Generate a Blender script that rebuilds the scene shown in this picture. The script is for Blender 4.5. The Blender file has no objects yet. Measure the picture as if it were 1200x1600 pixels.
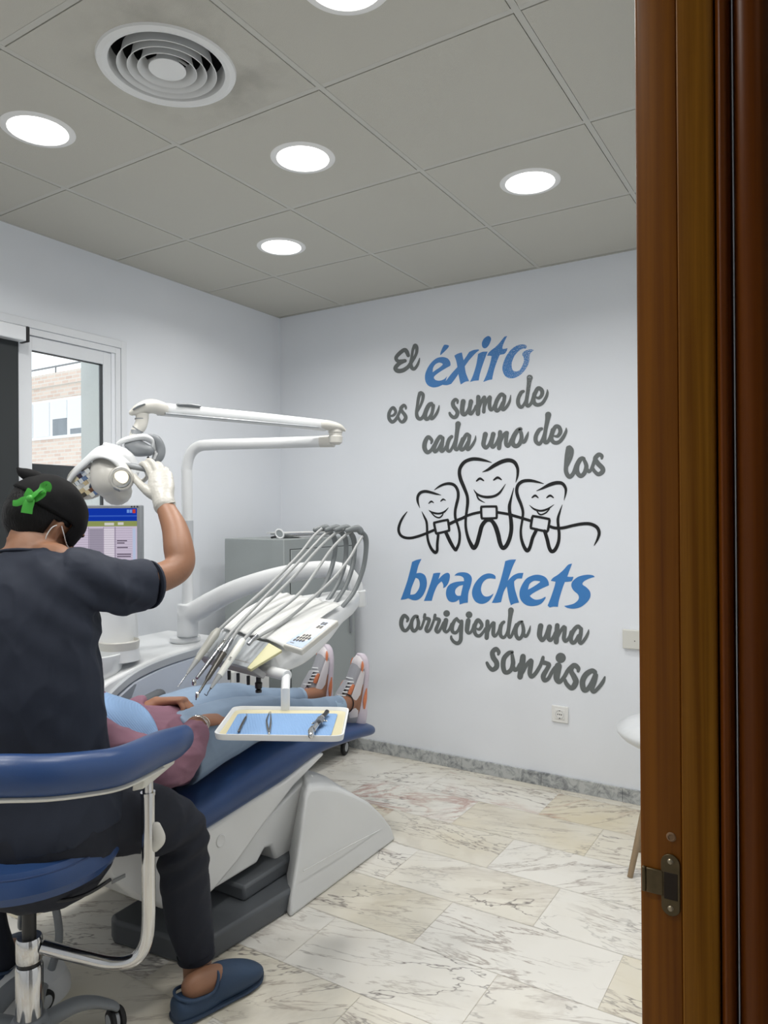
import bpy, bmesh, math, random
from mathutils import Vector, Matrix, noise
random.seed(7)
SC = bpy.context.scene
COL = SC.collection
V = Vector
PI = math.pi

# ------------------------------------------------------------------ camera
CAM_H = 1.366
F_PX, YAW, PITCH, ROLL = 1129.15, 0.5571, 0.0036, 0.0060
_r0 = V((math.cos(YAW), math.sin(YAW), 0)); _f0 = V((-math.sin(YAW), math.cos(YAW), 0))
CF = (_f0 * math.cos(PITCH) + V((0, 0, 1)) * math.sin(PITCH)).normalized()
_u0 = -_f0 * math.sin(PITCH) + V((0, 0, 1)) * math.cos(PITCH)
CR = _r0 * math.cos(ROLL) - _u0 * math.sin(ROLL)
CU = _r0 * math.sin(ROLL) + _u0 * math.cos(ROLL)
EYE = V((0, 0, CAM_H))
cam_data = bpy.data.cameras.new('camera'); cam = bpy.data.objects.new('camera', cam_data); COL.objects.link(cam)
cam_data.sensor_fit = 'AUTO'; cam_data.sensor_width = 36.0
cam_data.lens = F_PX / 1600 * 36.0
cam_data.clip_start = 0.01; cam_data.clip_end = 200
mw = Matrix.Identity(4)
for i in range(3):
    mw[i][0] = CR[i]; mw[i][1] = CU[i]; mw[i][2] = -CF[i]; mw[i][3] = EYE[i]
cam.matrix_world = mw
SC.camera = cam

# ------------------------------------------------------------------ view, sky
SC.view_settings.view_transform = 'Standard'; SC.view_settings.look = 'None'
SC.view_settings.gamma = 1.0; SC.view_settings.use_curve_mapping = False
SC.view_settings.exposure = -0.10
SC.cycles.use_denoising = True
SC.cycles.max_bounces = 10; SC.cycles.diffuse_bounces = 6; SC.cycles.glossy_bounces = 5
SC.cycles.sample_clamp_indirect = 8.0
SKY_STRENGTH = 1.9
LAMP_EMISSION = 9.0
PANEL_POWER = 6.6
HALL_FILL_EMISSION = 1.6
world = bpy.data.worlds.new('sky'); SC.world = world; world.use_nodes = True
bg = world.node_tree.nodes['Background']
bg.inputs[0].default_value = (0.92, 0.955, 1.0, 1); bg.inputs[1].default_value = SKY_STRENGTH

# ------------------------------------------------------------------ helpers
def PX(px, py, d):
    """the point seen at a pixel of the 1200x1600 photograph, d metres in front of the camera"""
    return EYE + (CF + CR * ((px - 600) / F_PX) + CU * ((800 - py) / F_PX)) * d
def onplane(px, py, ax, val):
    dr = CF + CR * ((px - 600) / F_PX) + CU * ((800 - py) / F_PX)
    t = (val - EYE[ax]) / dr[ax]
    return EYE + dr * t

def s2l(c):
    c = c / 255.0
    return c / 12.92 if c <= 0.04045 else ((c + 0.055) / 1.055) ** 2.4
def rgb(r, g, b): return (s2l(r), s2l(g), s2l(b), 1.0)

MATS = {}
def mat(name, col=None, rough=0.5, metal=0.0, bump=0.0, bscale=60.0, spec=0.5, var=0.0, vscale=6.0, coat=0.0, trans=0.0, sss=0.0, emit=None, estr=0.0, stretch=None):
    if name in MATS: return MATS[name]
    m = bpy.data.materials.new(name); m.use_nodes = True
    nt = m.node_tree; b = nt.nodes['Principled BSDF']
    b.inputs['Base Color'].default_value = col
    b.inputs['Roughness'].default_value = rough; b.inputs['Metallic'].default_value = metal
    b.inputs['Specular IOR Level'].default_value = spec
    if coat: b.inputs['Coat Weight'].default_value = coat; b.inputs['Coat Roughness'].default_value = 0.08
    if trans: b.inputs['Transmission Weight'].default_value = trans
    if sss:
        b.inputs['Subsurface Weight'].default_value = sss
        b.inputs['Subsurface Radius'].default_value = (0.012, 0.005, 0.003)
        b.inputs['Subsurface Scale'].default_value = 0.6
    if emit: b.inputs['Emission Color'].default_value = emit; b.inputs['Emission Strength'].default_value = estr
    if bump or var:
        tc = nt.nodes.new('ShaderNodeTexCoord'); mp = nt.nodes.new('ShaderNodeMapping')
        if stretch: mp.inputs['Scale'].default_value = stretch
        nt.links.new(tc.outputs['Object'], mp.inputs['Vector'])
    if bump:
        n = nt.nodes.new('ShaderNodeTexNoise'); n.inputs['Scale'].default_value = bscale; n.inputs['Detail'].default_value = 4
        bp = nt.nodes.new('ShaderNodeBump'); bp.inputs['Strength'].default_value = bump; bp.inputs['Distance'].default_value = 0.004
        nt.links.new(mp.outputs['Vector'], n.inputs['Vector'])
        nt.links.new(n.outputs['Fac'], bp.inputs['Height']); nt.links.new(bp.outputs['Normal'], b.inputs['Normal'])
    if var:
        n2 = nt.nodes.new('ShaderNodeTexNoise'); n2.inputs['Scale'].default_value = vscale; n2.inputs['Detail'].default_value = 5
        mx = nt.nodes.new('ShaderNodeMix'); mx.data_type = 'RGBA'
        mx.inputs[6].default_value = tuple(c * (1 - var) for c in col[:3]) + (1,)
        mx.inputs[7].default_value = tuple(min(1, c * (1 + var)) for c in col[:3]) + (1,)
        nt.links.new(mp.outputs['Vector'], n2.inputs['Vector'])
        nt.links.new(n2.outputs['Fac'], mx.inputs[0]); nt.links.new(mx.outputs[2], b.inputs['Base Color'])
    MATS[name] = m
    return m

def emat(name, col, strength):
    if name in MATS: return MATS[name]
    m = bpy.data.materials.new(name); m.use_nodes = True
    nt = m.node_tree; nt.nodes.clear()
    o = nt.nodes.new('ShaderNodeOutputMaterial'); e = nt.nodes.new('ShaderNodeEmission')
    e.inputs[0].default_value = col; e.inputs[1].default_value = strength
    nt.links.new(e.outputs[0], o.inputs[0]); MATS[name] = m
    return m

def cr(pts, n=8, closed=False):
    """Catmull-Rom through points of any dimension"""
    P = [tuple(p) for p in pts]; m = len(P); out = []
    segs = m if closed else m - 1
    for i in range(segs):
        p0 = P[(i - 1) % m] if (closed or i > 0) else P[0]
        p1 = P[i]; p2 = P[(i + 1) % m]
        p3 = P[(i + 2) % m] if (closed or i + 2 < m) else P[-1]
        for k in range(n):
            t = k / n; t2 = t * t; t3 = t2 * t
            out.append(tuple(0.5 * (2 * b + (c - a) * t + (2 * a - 5 * b + 4 * c - d) * t2 + (3 * b - a - 3 * c + d) * t3) for a, b, c, d in zip(p0, p1, p2, p3)))
    if not closed: out.append(P[-1])
    return out

class MB:
    def __init__(self): self.v = []; self.f = []
    def add(self, vs, fs):
        o = len(self.v); self.v += [V(p) for p in vs]; self.f += [[i + o for i in q] for q in fs]; return self
    def quad(self, a, b, c, d): return self.add([a, b, c, d], [(0, 1, 2, 3)])
    def box(self, lo, hi, M=None):
        x0, y0, z0 = lo; x1, y1, z1 = hi
        vs = [V(p) for p in ((x0, y0, z0), (x1, y0, z0), (x1, y1, z0), (x0, y1, z0), (x0, y0, z1), (x1, y0, z1), (x1, y1, z1), (x0, y1, z1))]
        if M is not None: vs = [M @ p for p in vs]
        return self.add(vs, [(3, 2, 1, 0), (4, 5, 6, 7), (0, 1, 5, 4), (1, 2, 6, 5), (2, 3, 7, 6), (3, 0, 4, 7)])
    def loft(self, rings, cap=True, closed=False):
        n = len(rings[0]); vs = [p for r in rings for p in r]; fs = []
        m = len(rings)
        for i in range(m if closed else m - 1):
            a = i * n; b = ((i + 1) % m) * n
            for j in range(n):
                k = (j + 1) % n
                fs.append((a + j, a + k, b + k, b + j))
        if cap and not closed:
            fs.append(tuple(range(n - 1, -1, -1))); fs.append(tuple((m - 1) * n + j for j in range(n)))
        return self.add(vs, fs)
    def tube(self, pts, r, n=12, res=8, up=None, smooth=True, cap=True, dome=False):
        """swept tube; pts 3-D, r number or list; an entry of r may be (ru, rv) for an ellipse; up fixes the ru direction"""
        if not isinstance(r, (list, tuple)) or (len(r) == 2 and len(pts) != 2): r = [r] * len(pts)
        R = [(q, q) if not isinstance(q, (list, tuple)) else tuple(q) for q in r]
        data = [tuple(p) + tuple(q) for p, q in zip(pts, R)]
        if smooth and len(data) > 2: data = cr(data, res)
        P = [V(d[:3]) for d in data]; Q = [d[3:] for d in data]
        if dome:
            for end in (0, -1):
                a = P[end]; b = P[1] if end == 0 else P[-2]
                dr = (a - b).normalized(); rr = Q[end]; rm = min(rr)
                ex = []
                for k in range(1, 5):
                    an = k / 4 * PI / 2
                    ex.append((a + dr * rm * math.sin(an), (max(rr[0] * math.cos(an), 1e-4), max(rr[1] * math.cos(an), 1e-4))))
                if end == 0:
                    P = [e[0] for e in ex[::-1]] + P; Q = [e[1] for e in ex[::-1]] + list(Q)
                else:
                    P = P + [e[0] for e in ex]; Q = list(Q) + [e[1] for e in ex]
        rings = []; prev = None
        for i, p in enumerate(P):
            t = (P[min(i + 1, len(P) - 1)] - P[max(i - 1, 0)])
            t = t.normalized() if t.length > 1e-9 else V((0, 0, 1))
            if up is not None:
                uu = V(up) - t * V(up).dot(t)
            elif prev is None:
                uu = t.orthogonal()
            else:
                uu = prev - t * prev.dot(t)
            if uu.length < 1e-6: uu = t.orthogonal()
            uu.normalize(); prev = uu; w = t.cross(uu)
            rings.append([p + uu * (Q[i][0] * math.cos(2 * PI * k / n)) + w * (Q[i][1] * math.sin(2 * PI * k / n)) for k in range(n)])
        return self.loft(rings, cap)
    def lathe(self, prof, c, n=40, axis=None, x=None, arc=1.0):
        a = V(axis).normalized() if axis is not None else V((0, 0, 1))
        u = V(x) if x is not None else a.orthogonal()
        u = (u - a * u.dot(a)).normalized(); w = a.cross(u); c = V(c)
        rings = []
        for k in range(n):
            t = 2 * PI * k / n * arc
            d = u * math.cos(t) + w * math.sin(t)
            rings.append([c + d * max(r, 1e-5) + a * h for r, h in prof])
        m = len(prof); vs = [p for q in rings for p in q]; fs = []
        for k in range(n if arc == 1.0 else n - 1):
            b = ((k + 1) % n) * m
            for j in range(m - 1): fs.append((k * m + j, b + j, b + j + 1, k * m + j + 1))
        return self.add(vs, fs)
    def ell(self, c, r, M=None, n=20, m=12):
        c = V(c); rings = []
        for i in range(1, m):
            t = PI * i / m
            ring = []
            for k in range(n):
                p = V((r[0] * math.sin(t) * math.cos(2 * PI * k / n), r[1] * math.sin(t) * math.sin(2 * PI * k / n), -r[2] * math.cos(t)))
                ring.append(c + (M @ p if M is not None else p))
            rings.append(ring)
        return self.loft(rings, True)
    def prism(self, poly, d):
        """polygon (3-D points) pushed along vector d"""
        n = len(poly); d = V(d); a = [V(p) for p in poly]; b = [p + d for p in a]
        return self.add(a + b, [tuple(range(n - 1, -1, -1)), tuple(range(n, 2 * n))] + [(i, (i + 1) % n, n + (i + 1) % n, n + i) for i in range(n)])

def mesh_obj(name, mb, m=None, parent=None, bevel=0.0, sub=0, angle=35, seg=2):
    me = bpy.data.meshes.new(name)
    me.from_pydata([tuple(p) for p in mb.v], [], mb.f)
    bm = bmesh.new(); bm.from_mesh(me)
    bmesh.ops.remove_doubles(bm, verts=bm.verts, dist=1e-6)
    bmesh.ops.recalc_face_normals(bm, faces=bm.faces)
    bm.to_mesh(me); bm.free()
    return link(name, me, m, parent, bevel, sub, angle, seg)
def link(name, me, m=None, parent=None, bevel=0.0, sub=0, angle=35, seg=2):
    for p in me.polygons: p.use_smooth = True
    if not sub: me.set_sharp_from_angle(angle=math.radians(angle))
    o = bpy.data.objects.new(name, me); COL.objects.link(o)
    if m is not None: me.materials.append(m)
    if bevel:
        b = o.modifiers.new('bevel', 'BEVEL'); b.width = bevel; b.segments = seg; b.limit_method = 'ANGLE'; b.angle_limit = math.radians(angle)
        b.harden_normals = False
    if sub:
        s = o.modifiers.new('sub', 'SUBSURF'); s.levels = sub; s.render_levels = sub
    if parent is not None: adopt(o, parent)
    return o
def adopt(o, parent):
    o.parent = parent
    o.matrix_parent_inverse = ROOTS.get(parent.name, Matrix.Identity(4))
ROOTS = {}
def thing(name, label, cat, loc, group=None):
    o = bpy.data.objects.new(name, None); COL.objects.link(o)
    o.location = V(loc); o.empty_display_size = 0.05
    ROOTS[o.name] = Matrix.Translation(-V(loc))
    return tag(o, label, cat, group)
def tag(o, label=None, cat=None, group=None, kind=None):
    if label: o['label'] = label
    if cat: o['category'] = cat
    if group: o['group'] = group
    if kind: o['kind'] = kind
    return o
def struct(name, mb, m, parent=None, label=None, cat=None, **k):
    o = mesh_obj(name, mb, m, parent, **k); o['kind'] = 'structure'
    if label: o['label'] = label
    if cat: o['category'] = cat
    return o
def kids(o): return [c for c in bpy.data.objects if c.parent == o]
def copy_tree(o, parent=None):
    c = o.copy(); COL.objects.link(c)
    if parent is not None:
        c.parent = parent; c.matrix_parent_inverse = o.matrix_parent_inverse
    else: ROOTS[c.name] = ROOTS.get(o.name, Matrix.Identity(4))
    for ch in kids(o): copy_tree(ch, c)
    return c
def fuse(name, mb, m, parent=None, voxel=0.006, smooth=6, factor=0.5, disp=None, dec=None):
    """one continuous skin over overlapping closed shapes"""
    me = bpy.data.meshes.new(name + '_raw')
    me.from_pydata([tuple(p) for p in mb.v], [], mb.f)
    bm = bmesh.new(); bm.from_mesh(me); bmesh.ops.recalc_face_normals(bm, faces=bm.faces); bm.to_mesh(me); bm.free()
    o = bpy.data.objects.new(name + '_raw', me); COL.objects.link(o)
    r = o.modifiers.new('r', 'REMESH'); r.mode = 'VOXEL'; r.voxel_size = voxel; r.use_smooth_shade = True
    if smooth:
        s = o.modifiers.new('s', 'SMOOTH'); s.iterations = smooth; s.factor = factor
    dg = bpy.context.evaluated_depsgraph_get()
    out = bpy.data.meshes.new_from_object(o.evaluated_get(dg))
    bpy.data.objects.remove(o); bpy.data.meshes.remove(me)
    out.name = name
    if disp:
        out.update()
        nn = [v.normal.copy() for v in out.vertices]
        for v, nrm in zip(out.vertices, nn):
            v.co = v.co + nrm * disp(v.co)
    out.update()
    out.materials.clear()
    return link(name, out, m, parent, angle=180)
# ================================================================== THE ROOM
ZC = 2.604; XL = -2.949; YB = 3.509; XR = -0.178; YF = -1.2; XH = 1.25
GX0, GY0, G = -1.8554, 1.679, 0.6

# ---- materials of the shell
def wall_mat():
    m = mat('white_wall_paint', rgb(233, 236, 241), rough=0.62, bump=0.06, bscale=140, spec=0.3)
    nt = m.node_tree; b = nt.nodes['Principled BSDF']
    tc = nt.nodes.new('ShaderNodeTexCoord')
    n = nt.nodes.new('ShaderNodeTexNoise'); n.inputs['Scale'].default_value = 1.1; n.inputs['Detail'].default_value = 3
    r = nt.nodes.new('ShaderNodeValToRGB')
    r.color_ramp.elements[0].position = 0.3; r.color_ramp.elements[0].color = rgb(228, 232, 238)
    r.color_ramp.elements[1].position = 0.7; r.color_ramp.elements[1].color = rgb(235, 238, 243)
    nt.links.new(tc.outputs['Object'], n.inputs['Vector']); nt.links.new(n.outputs['Fac'], r.inputs['Fac']); nt.links.new(r.outputs['Color'], b.inputs['Base Color'])
    return m
WALL = wall_mat()
CEIL = mat('ceiling_tile', rgb(192, 190, 181), rough=0.9, bump=0.25, bscale=420, spec=0.15, var=0.03, vscale=2.0)
_n = CEIL.node_tree; _b = _n.nodes['Principled BSDF']; _src = _b.inputs['Base Color'].links[0].from_socket
_t = _n.nodes.new('ShaderNodeTexCoord'); _d = _n.nodes.new('ShaderNodeVectorMath'); _d.operation = 'DISTANCE'; _d.inputs[1].default_value = (-1.50, 1.40, 2.604); _n.links.new(_t.outputs['Object'], _d.inputs[0])
_m = _n.nodes.new('ShaderNodeMapRange'); _m.inputs[1].default_value = .17; _m.inputs[2].default_value = .34; _m.inputs[3].default_value = .30; _m.inputs[4].default_value = 0; _n.links.new(_d.outputs['Value'], _m.inputs[0])
_a = _n.nodes.new('ShaderNodeTexNoise'); _a.inputs['Scale'].default_value = 9; _a.inputs['Detail'].default_value = 5; _n.links.new(_t.outputs['Object'], _a.inputs['Vector'])
_r = _n.nodes.new('ShaderNodeMapRange'); _r.inputs[1].default_value = .42; _r.inputs[2].default_value = .66; _n.links.new(_a.outputs['Fac'], _r.inputs[0])
_k = _n.nodes.new('ShaderNodeMath'); _k.operation = 'MULTIPLY'; _n.links.new(_m.outputs[0], _k.inputs[0]); _n.links.new(_r.outputs[0], _k.inputs[1])
_x = _n.nodes.new('ShaderNodeMix'); _x.data_type = 'RGBA'; _n.links.new(_k.outputs[0], _x.inputs[0]); _n.links.new(_src, _x.inputs[6]); _x.inputs[7].default_value = rgb(96, 92, 84); _n.links.new(_x.outputs[2], _b.inputs['Base Color'])
TBAR = mat('ceiling_bar', rgb(192, 191, 184), rough=0.6, spec=0.3)
ALU = mat('white_aluminium', rgb(226, 229, 233), rough=0.35, spec=0.5)

def floor_mat():
    m = bpy.data.materials.new('marble_tiles'); m.use_nodes = True
    nt = m.node_tree; b = nt.nodes['Principled BSDF']; N = nt.nodes.new; L = nt.links.new
    at = N('ShaderNodeAttribute'); at.attribute_name = 'tile'; at.attribute_type = 'GEOMETRY'
    tc = N('ShaderNodeTexCoord'); sep = N('ShaderNodeSeparateColor'); L(at.outputs['Color'], sep.inputs['Color'])
    off = N('ShaderNodeVectorMath'); off.operation = 'SCALE'; off.inputs['Scale'].default_value = 37.0
    L(at.outputs['Color'], off.inputs[0])
    add = N('ShaderNodeVectorMath'); add.operation = 'ADD'; L(tc.outputs['Object'], add.inputs[0]); L(off.outputs['Vector'], add.inputs[1])
    rot = N('ShaderNodeVectorRotate'); rot.rotation_type = 'Z_AXIS'
    ang = N('ShaderNodeMath'); ang.operation = 'MULTIPLY_ADD'; ang.inputs[1].default_value = 0.9; ang.inputs[2].default_value = -0.75
    L(sep.outputs['Red'], ang.inputs[0]); L(ang.outputs[0], rot.inputs['Angle']); L(add.outputs['Vector'], rot.inputs['Vector'])
    def vein(scale, sx, width, dist, detail=6):
        mp = N('ShaderNodeMapping'); mp.inputs['Scale'].default_value = (sx, 1, 1); L(rot.outputs['Vector'], mp.inputs['Vector'])
        n = N('ShaderNodeTexNoise'); n.inputs['Scale'].default_value = scale; n.inputs['Detail'].default_value = detail
        n.inputs['Distortion'].default_value = dist; n.inputs['Roughness'].default_value = 0.62
        L(mp.outputs['Vector'], n.inputs['Vector'])
        s = N('ShaderNodeMath'); s.operation = 'SUBTRACT'; s.inputs[1].default_value = 0.5; L(n.outputs['Fac'], s.inputs[0])
        a = N('ShaderNodeMath'); a.operation = 'ABSOLUTE'; L(s.outputs[0], a.inputs[0])
        r = N('ShaderNodeMapRange'); r.inputs[1].default_value = 0; r.inputs[2].default_value = width; r.inputs[3].default_value = 1; r.inputs[4].default_value = 0
        L(a.outputs[0], r.inputs[0]); return r
    v1 = vein(4.6, 0.34, 0.010, 0.35, 5); v2 = vein(11.0, 0.20, 0.024, 0.4); v3 = vein(2.2, 0.5, 0.05, 0.4, 8)
    # broken up veins
    def brk(v, scale, lo, hi, k):
        n = N('ShaderNodeTexNoise'); n.inputs['Scale'].default_value = scale; n.inputs['Detail'].default_value = 4
        L(add.outputs['Vector'], n.inputs['Vector'])
        r = N('ShaderNodeMapRange'); r.inputs[1].default_value = lo; r.inputs[2].default_value = hi; r.inputs[3].default_value = 0; r.inputs[4].default_value = k
        L(n.outputs['Fac'], r.inputs[0])
        mm = N('ShaderNodeMath'); mm.operation = 'MULTIPLY'; L(v.outputs[0], mm.inputs[0]); L(r.outputs[0], mm.inputs[1]); return mm
    b1 = brk(v1, 2.4, 0.36, 0.6, 0.85); b2 = brk(v2, 3.0, 0.38, 0.6, 0.72); b3 = brk(v3, 1.5, 0.42, 0.7, 0.35)
    # base: white to warm cream by tile and by cloud
    cl = N('ShaderNodeTexNoise'); cl.inputs['Scale'].default_value = 2.3; cl.inputs['Detail'].default_value = 5; L(add.outputs['Vector'], cl.inputs['Vector'])
    w = N('ShaderNodeMath'); w.operation = 'MULTIPLY_ADD'; w.inputs[1].default_value = 0.62; L(sep.outputs['Green'], w.inputs[0])
    cs = N('ShaderNodeMath'); cs.operation = 'MULTIPLY_ADD'; cs.inputs[1].default_value = 1.2; cs.inputs[2].default_value = -0.58; L(cl.outputs['Fac'], cs.inputs[0]); L(cs.outputs[0], w.inputs[2])
    ramp = N('ShaderNodeValToRGB'); L(w.outputs[0], ramp.inputs['Fac'])
    e = ramp.color_ramp.elements; e[0].position = 0.1; e[0].color = rgb(228, 225, 217); e[1].position = 1.0; e[1].color = rgb(212, 199, 166)
    q = e.new(0.6); q.color = rgb(221, 215, 199)
    def mix(a, fac, colr):
        mx = N('ShaderNodeMix'); mx.data_type = 'RGBA'; L(a, mx.inputs[6]); L(fac, mx.inputs[0]); mx.inputs[7].default_value = colr; return mx.outputs[2]
    c = mix(ramp.outputs['Color'], b3.outputs[0], rgb(172, 160, 144))
    c = mix(c, b2.outputs[0], rgb(140, 126, 116))
    c = mix(c, b1.outputs[0], rgb(104, 96, 94))
    # red veins in a few tiles
    v4 = vein(5.0, 0.4, 0.05, 1.2); rr = N('ShaderNodeMapRange'); rr.inputs[1].default_value = 0.82; rr.inputs[2].default_value = 0.9; L(sep.outputs['Blue'], rr.inputs[0])
    b4 = brk(v4, 2.2, 0.45, 0.6, 0.6); m4 = N('ShaderNodeMath'); m4.operation = 'MULTIPLY'; L(b4.outputs[0], m4.inputs[0]); L(rr.outputs[0], m4.inputs[1])
    c = mix(c, m4.outputs[0], rgb(160, 92, 74))
    L(c, b.inputs['Base Color'])
    b.inputs['Roughness'].default_value = 0.22; b.inputs['Specular IOR Level'].default_value = 0.45
    return m
FLOORM = floor_mat()

def build_floor():
    me = bpy.data.meshes.new('floor'); vs = []; fs = []; cols = []
    rh, tw, gap = 0.2885, 0.588, 0.0007
    y = 2.0 - rh * 12; r = -12
    rnd = random.Random(11)
    while y < YB + 0.01:
        x = -1.15 - tw * 4 + (tw / 2 if r % 2 else 0)
        while x < XH:
            x0, x1, y0, y1 = max(x, XL) + gap, min(x + tw, XH) - gap, max(y, YF) + gap, min(y + rh, YB) - gap
            if x1 > x0 and y1 > y0:
                o = len(vs); dz = rnd.uniform(-0.0002, 0.0)
                vs += [(x0, y0, dz), (x1, y0, dz), (x1, y1, dz), (x0, y1, dz)]; fs.append((o, o + 1, o + 2, o + 3))
                cols.append((rnd.random(), rnd.random() ** 1.3, rnd.random(), 1))
            x += tw
        y += rh; r += 1
    # the grout bed below the joints
    o = len(vs); vs += [(XL, YF, -0.0012), (XH, YF, -0.0012), (XH, YB, -0.0012), (XL, YB, -0.0012)]; fs.append((o, o + 1, o + 2, o + 3)); cols.append((.5, .9, .1, 1))
    o = len(vs); vs += [(XL, YF, -0.06), (XH, YF, -0.06), (XH, YB, -0.06), (XL, YB, -0.06)]; fs.append((o + 3, o + 2, o + 1, o)); cols.append((.5, .9, .1, 1))
    me.from_pydata(vs, [], fs)
    ca = me.color_attributes.new('tile', 'FLOAT_COLOR', 'CORNER')
    for p, c in zip(me.polygons, cols):
        for li in p.loop_indices: ca.data[li].color = c
    o = link('floor', me, FLOORM, angle=30); o['kind'] = 'structure'; o['label'] = 'polished cream marble floor tiles with dark veins'; o['category'] = 'floor'
    return o
build_floor()

# ---- ceiling: square tiles in a lay-in grid
LIGHTS = [(-2.1554, 1.379), (-1.5554, 1.979), (-0.9554, 2.579), (-2.1554, 2.579), (-0.9554, 1.379), (-1.5554, 0.779), (-0.9554, 0.179), (-2.1554, 0.179)]  # last three lie out of view, added as extra room lighting
LR = 0.100
VENT = (-1.5554, 1.379); VR = 0.165
def tile_with_hole(mb, x0, x1, y0, y1, z, t, hole=None):
    if hole is None:
        mb.box((x0, y0, z), (x1, y1, z + t)); return
    cx, cy, r = hole; n = 48
    def sq(a):
        c, s = math.cos(a), math.sin(a)
        tx = ((x1 - cx) if c > 0 else (x0 - cx)) / c if abs(c) > 1e-9 else 1e9
        ty = ((y1 - cy) if s > 0 else (y0 - cy)) / s if abs(s) > 1e-9 else 1e9
        k = min(tx, ty); return (cx + c * k, cy + s * k)
    A = [PI / 4 + 2 * PI * i / n for i in range(n)]
    rings = []
    rings.append([(cx + r * math.cos(a), cy + r * math.sin(a), z + t) for a in A])
    rings.append([(cx + r * math.cos(a), cy + r * math.sin(a), z) for a in A])
    rings.append([(*sq(a), z) for a in A]); rings.append([(*sq(a), z + t) for a in A])
    mb.loft(rings, cap=False)
mb = MB(); gb = MB(); hw = 0.0108; bw = 0.0088
xs = [GX0 + G * i for i in range(-1, 6)]; ys = [GY0 + G * j for j in range(-5, 4)]
xe = [XL + 0.004] + xs + [XH]; ye = [YF] + [y for y in ys if y > YF] + [YB - 0.004]
for i in range(len(xe) - 1):
    for j in range(len(ye) - 1):
        x0, x1, y0, y1 = xe[i] + hw, xe[i + 1] - hw, ye[j] + hw, ye[j + 1] - hw
        if i == 0: x0 = XL + 0.012
        if x1 - x0 < 0.03 or y1 - y0 < 0.004: continue
        h = None
        for (lx, ly) in LIGHTS:
            if x0 < lx < x1 and y0 < ly < y1: h = (lx, ly, LR + 0.004)
        if x0 < VENT[0] < x1 and y0 < VENT[1] < y1: h = (VENT[0], VENT[1], VR)
        tile_with_hole(mb, x0, x1, y0, y1, ZC, 0.016, h)
mb.box((XL, YF, ZC + 0.19), (XH, YB, ZC + 0.22))
CEILO = struct('ceiling', mb, CEIL, label='grey suspended ceiling of square lay-in tiles', cat='ceiling')
for x in xs: gb.box((x - bw, YF, ZC + 0.001), (x + bw, YB, ZC + 0.012))
for y in ye[1:-1]:
    for i in range(len(xe) - 1): gb.box((xe[i] + bw, y - bw, ZC + 0.0015), (xe[i + 1] - bw, y + bw, ZC + 0.012))
gb.box((XL, YF, ZC - 0.001), (XL + 0.010, YB, ZC + 0.010)); gb.box((XL, YB - 0.006, ZC - 0.001), (XH, YB, ZC + 0.010))
o = mesh_obj('ceiling_grid', gb, TBAR, CEILO, bevel=0.0006)

# ---- walls
WY0, WY1, WZ0, WZ1 = 1.16, 2.33, 0.93, 2.205     # window opening in the left wall
XO = -3.155                                       # its outer face
mb = MB()
mb.box((XO, YF, 0), (XL, WY0, ZC + 0.2)); mb.box((XO, WY1 - 0.07, 0), (XL, YB + 0.1, ZC + 0.2))
mb.box((XO, WY0, 0), (XL, WY1 - 0.07, WZ0)); mb.box((XO, WY0, WZ1), (XL, WY1 - 0.07, ZC + 0.2))
struct('wall_left', mb, WALL, label='white painted wall with the sliding window', cat='wall')
mb = MB(); mb.box((XL, YB, 0), (XR + 0.1, YB + 0.1, ZC + 0.2)); struct('wall_back', mb, WALL, label='white wall carrying the blue and grey lettering', cat='wall')
DZ = 2.68                                          # the door opening runs up past the picture
mb = MB(); mb.box((XR, 0.815, 0), (XR + 0.08, YB, ZC + 0.2)); mb.box((XR, YF, 0), (XR + 0.08, -0.03, ZC + 0.2))
struct('wall_right', mb, WALL, label='white wall with the doorway', cat='wall')
mb = MB(); mb.box((XL, YF - 0.1, 0), (XH + 0.1, YF, ZC + 0.2)); mb.box((XH, YF, 0), (XH + 0.1, YB, ZC + 0.2)); mb.box((XR + 0.08, 2.2, 0), (XH, 2.3, ZC + 0.2))
struct('wall_front', mb, WALL, label='white wall of the hall behind the doorway', cat='wall')

# ---- marble baseboard on the text wall and the window wall
BASEM = mat('grey_marble', rgb(172, 175, 176), rough=0.25)
_n = BASEM.node_tree; _t = _n.nodes.new('ShaderNodeTexCoord'); _a = _n.nodes.new('ShaderNodeTexNoise'); _a.inputs['Scale'].default_value = 17; _a.inputs['Detail'].default_value = 9; _a.inputs['Roughness'].default_value = .68; _a.inputs['Distortion'].default_value = 1.1
_r = _n.nodes.new('ShaderNodeValToRGB'); _r.color_ramp.elements[0].position = .36; _r.color_ramp.elements[0].color = rgb(122, 126, 130); _r.color_ramp.elements[1].position = .56; _r.color_ramp.elements[1].color = rgb(188, 191, 191)
_n.links.new(_t.outputs['Object'], _a.inputs['Vector']); _n.links.new(_a.outputs['Fac'], _r.inputs['Fac']); _n.links.new(_r.outputs['Color'], _n.nodes['Principled BSDF'].inputs['Base Color'])
mb = MB(); x = XL; k = 0
rnd = random.Random(3); 
while x < XR - 0.01:
    w = [0.40, 0.33, 0.52, 0.44][k % 4]; x1 = min(x + w, XR)
    mb.box((x + 0.0006, YB - 0.012, 0), (x1 - 0.0006, YB, 0.066)); x = x1; k += 1
struct('baseboard_back', mb, BASEM, label='grey marble skirting under the lettered wall', cat='baseboard', bevel=0.001)
mb = MB(); y = YF
while y < YB - 0.02:
    y1 = min(y + 0.42, YB - 0.012); mb.box((XL, y + 0.0006, 0), (XL + 0.012, y1 - 0.0006, 0.066)); y = y1
struct('baseboard_left', mb, BASEM, label='grey marble skirting under the window wall', cat='baseboard', bevel=0.001)

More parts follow.
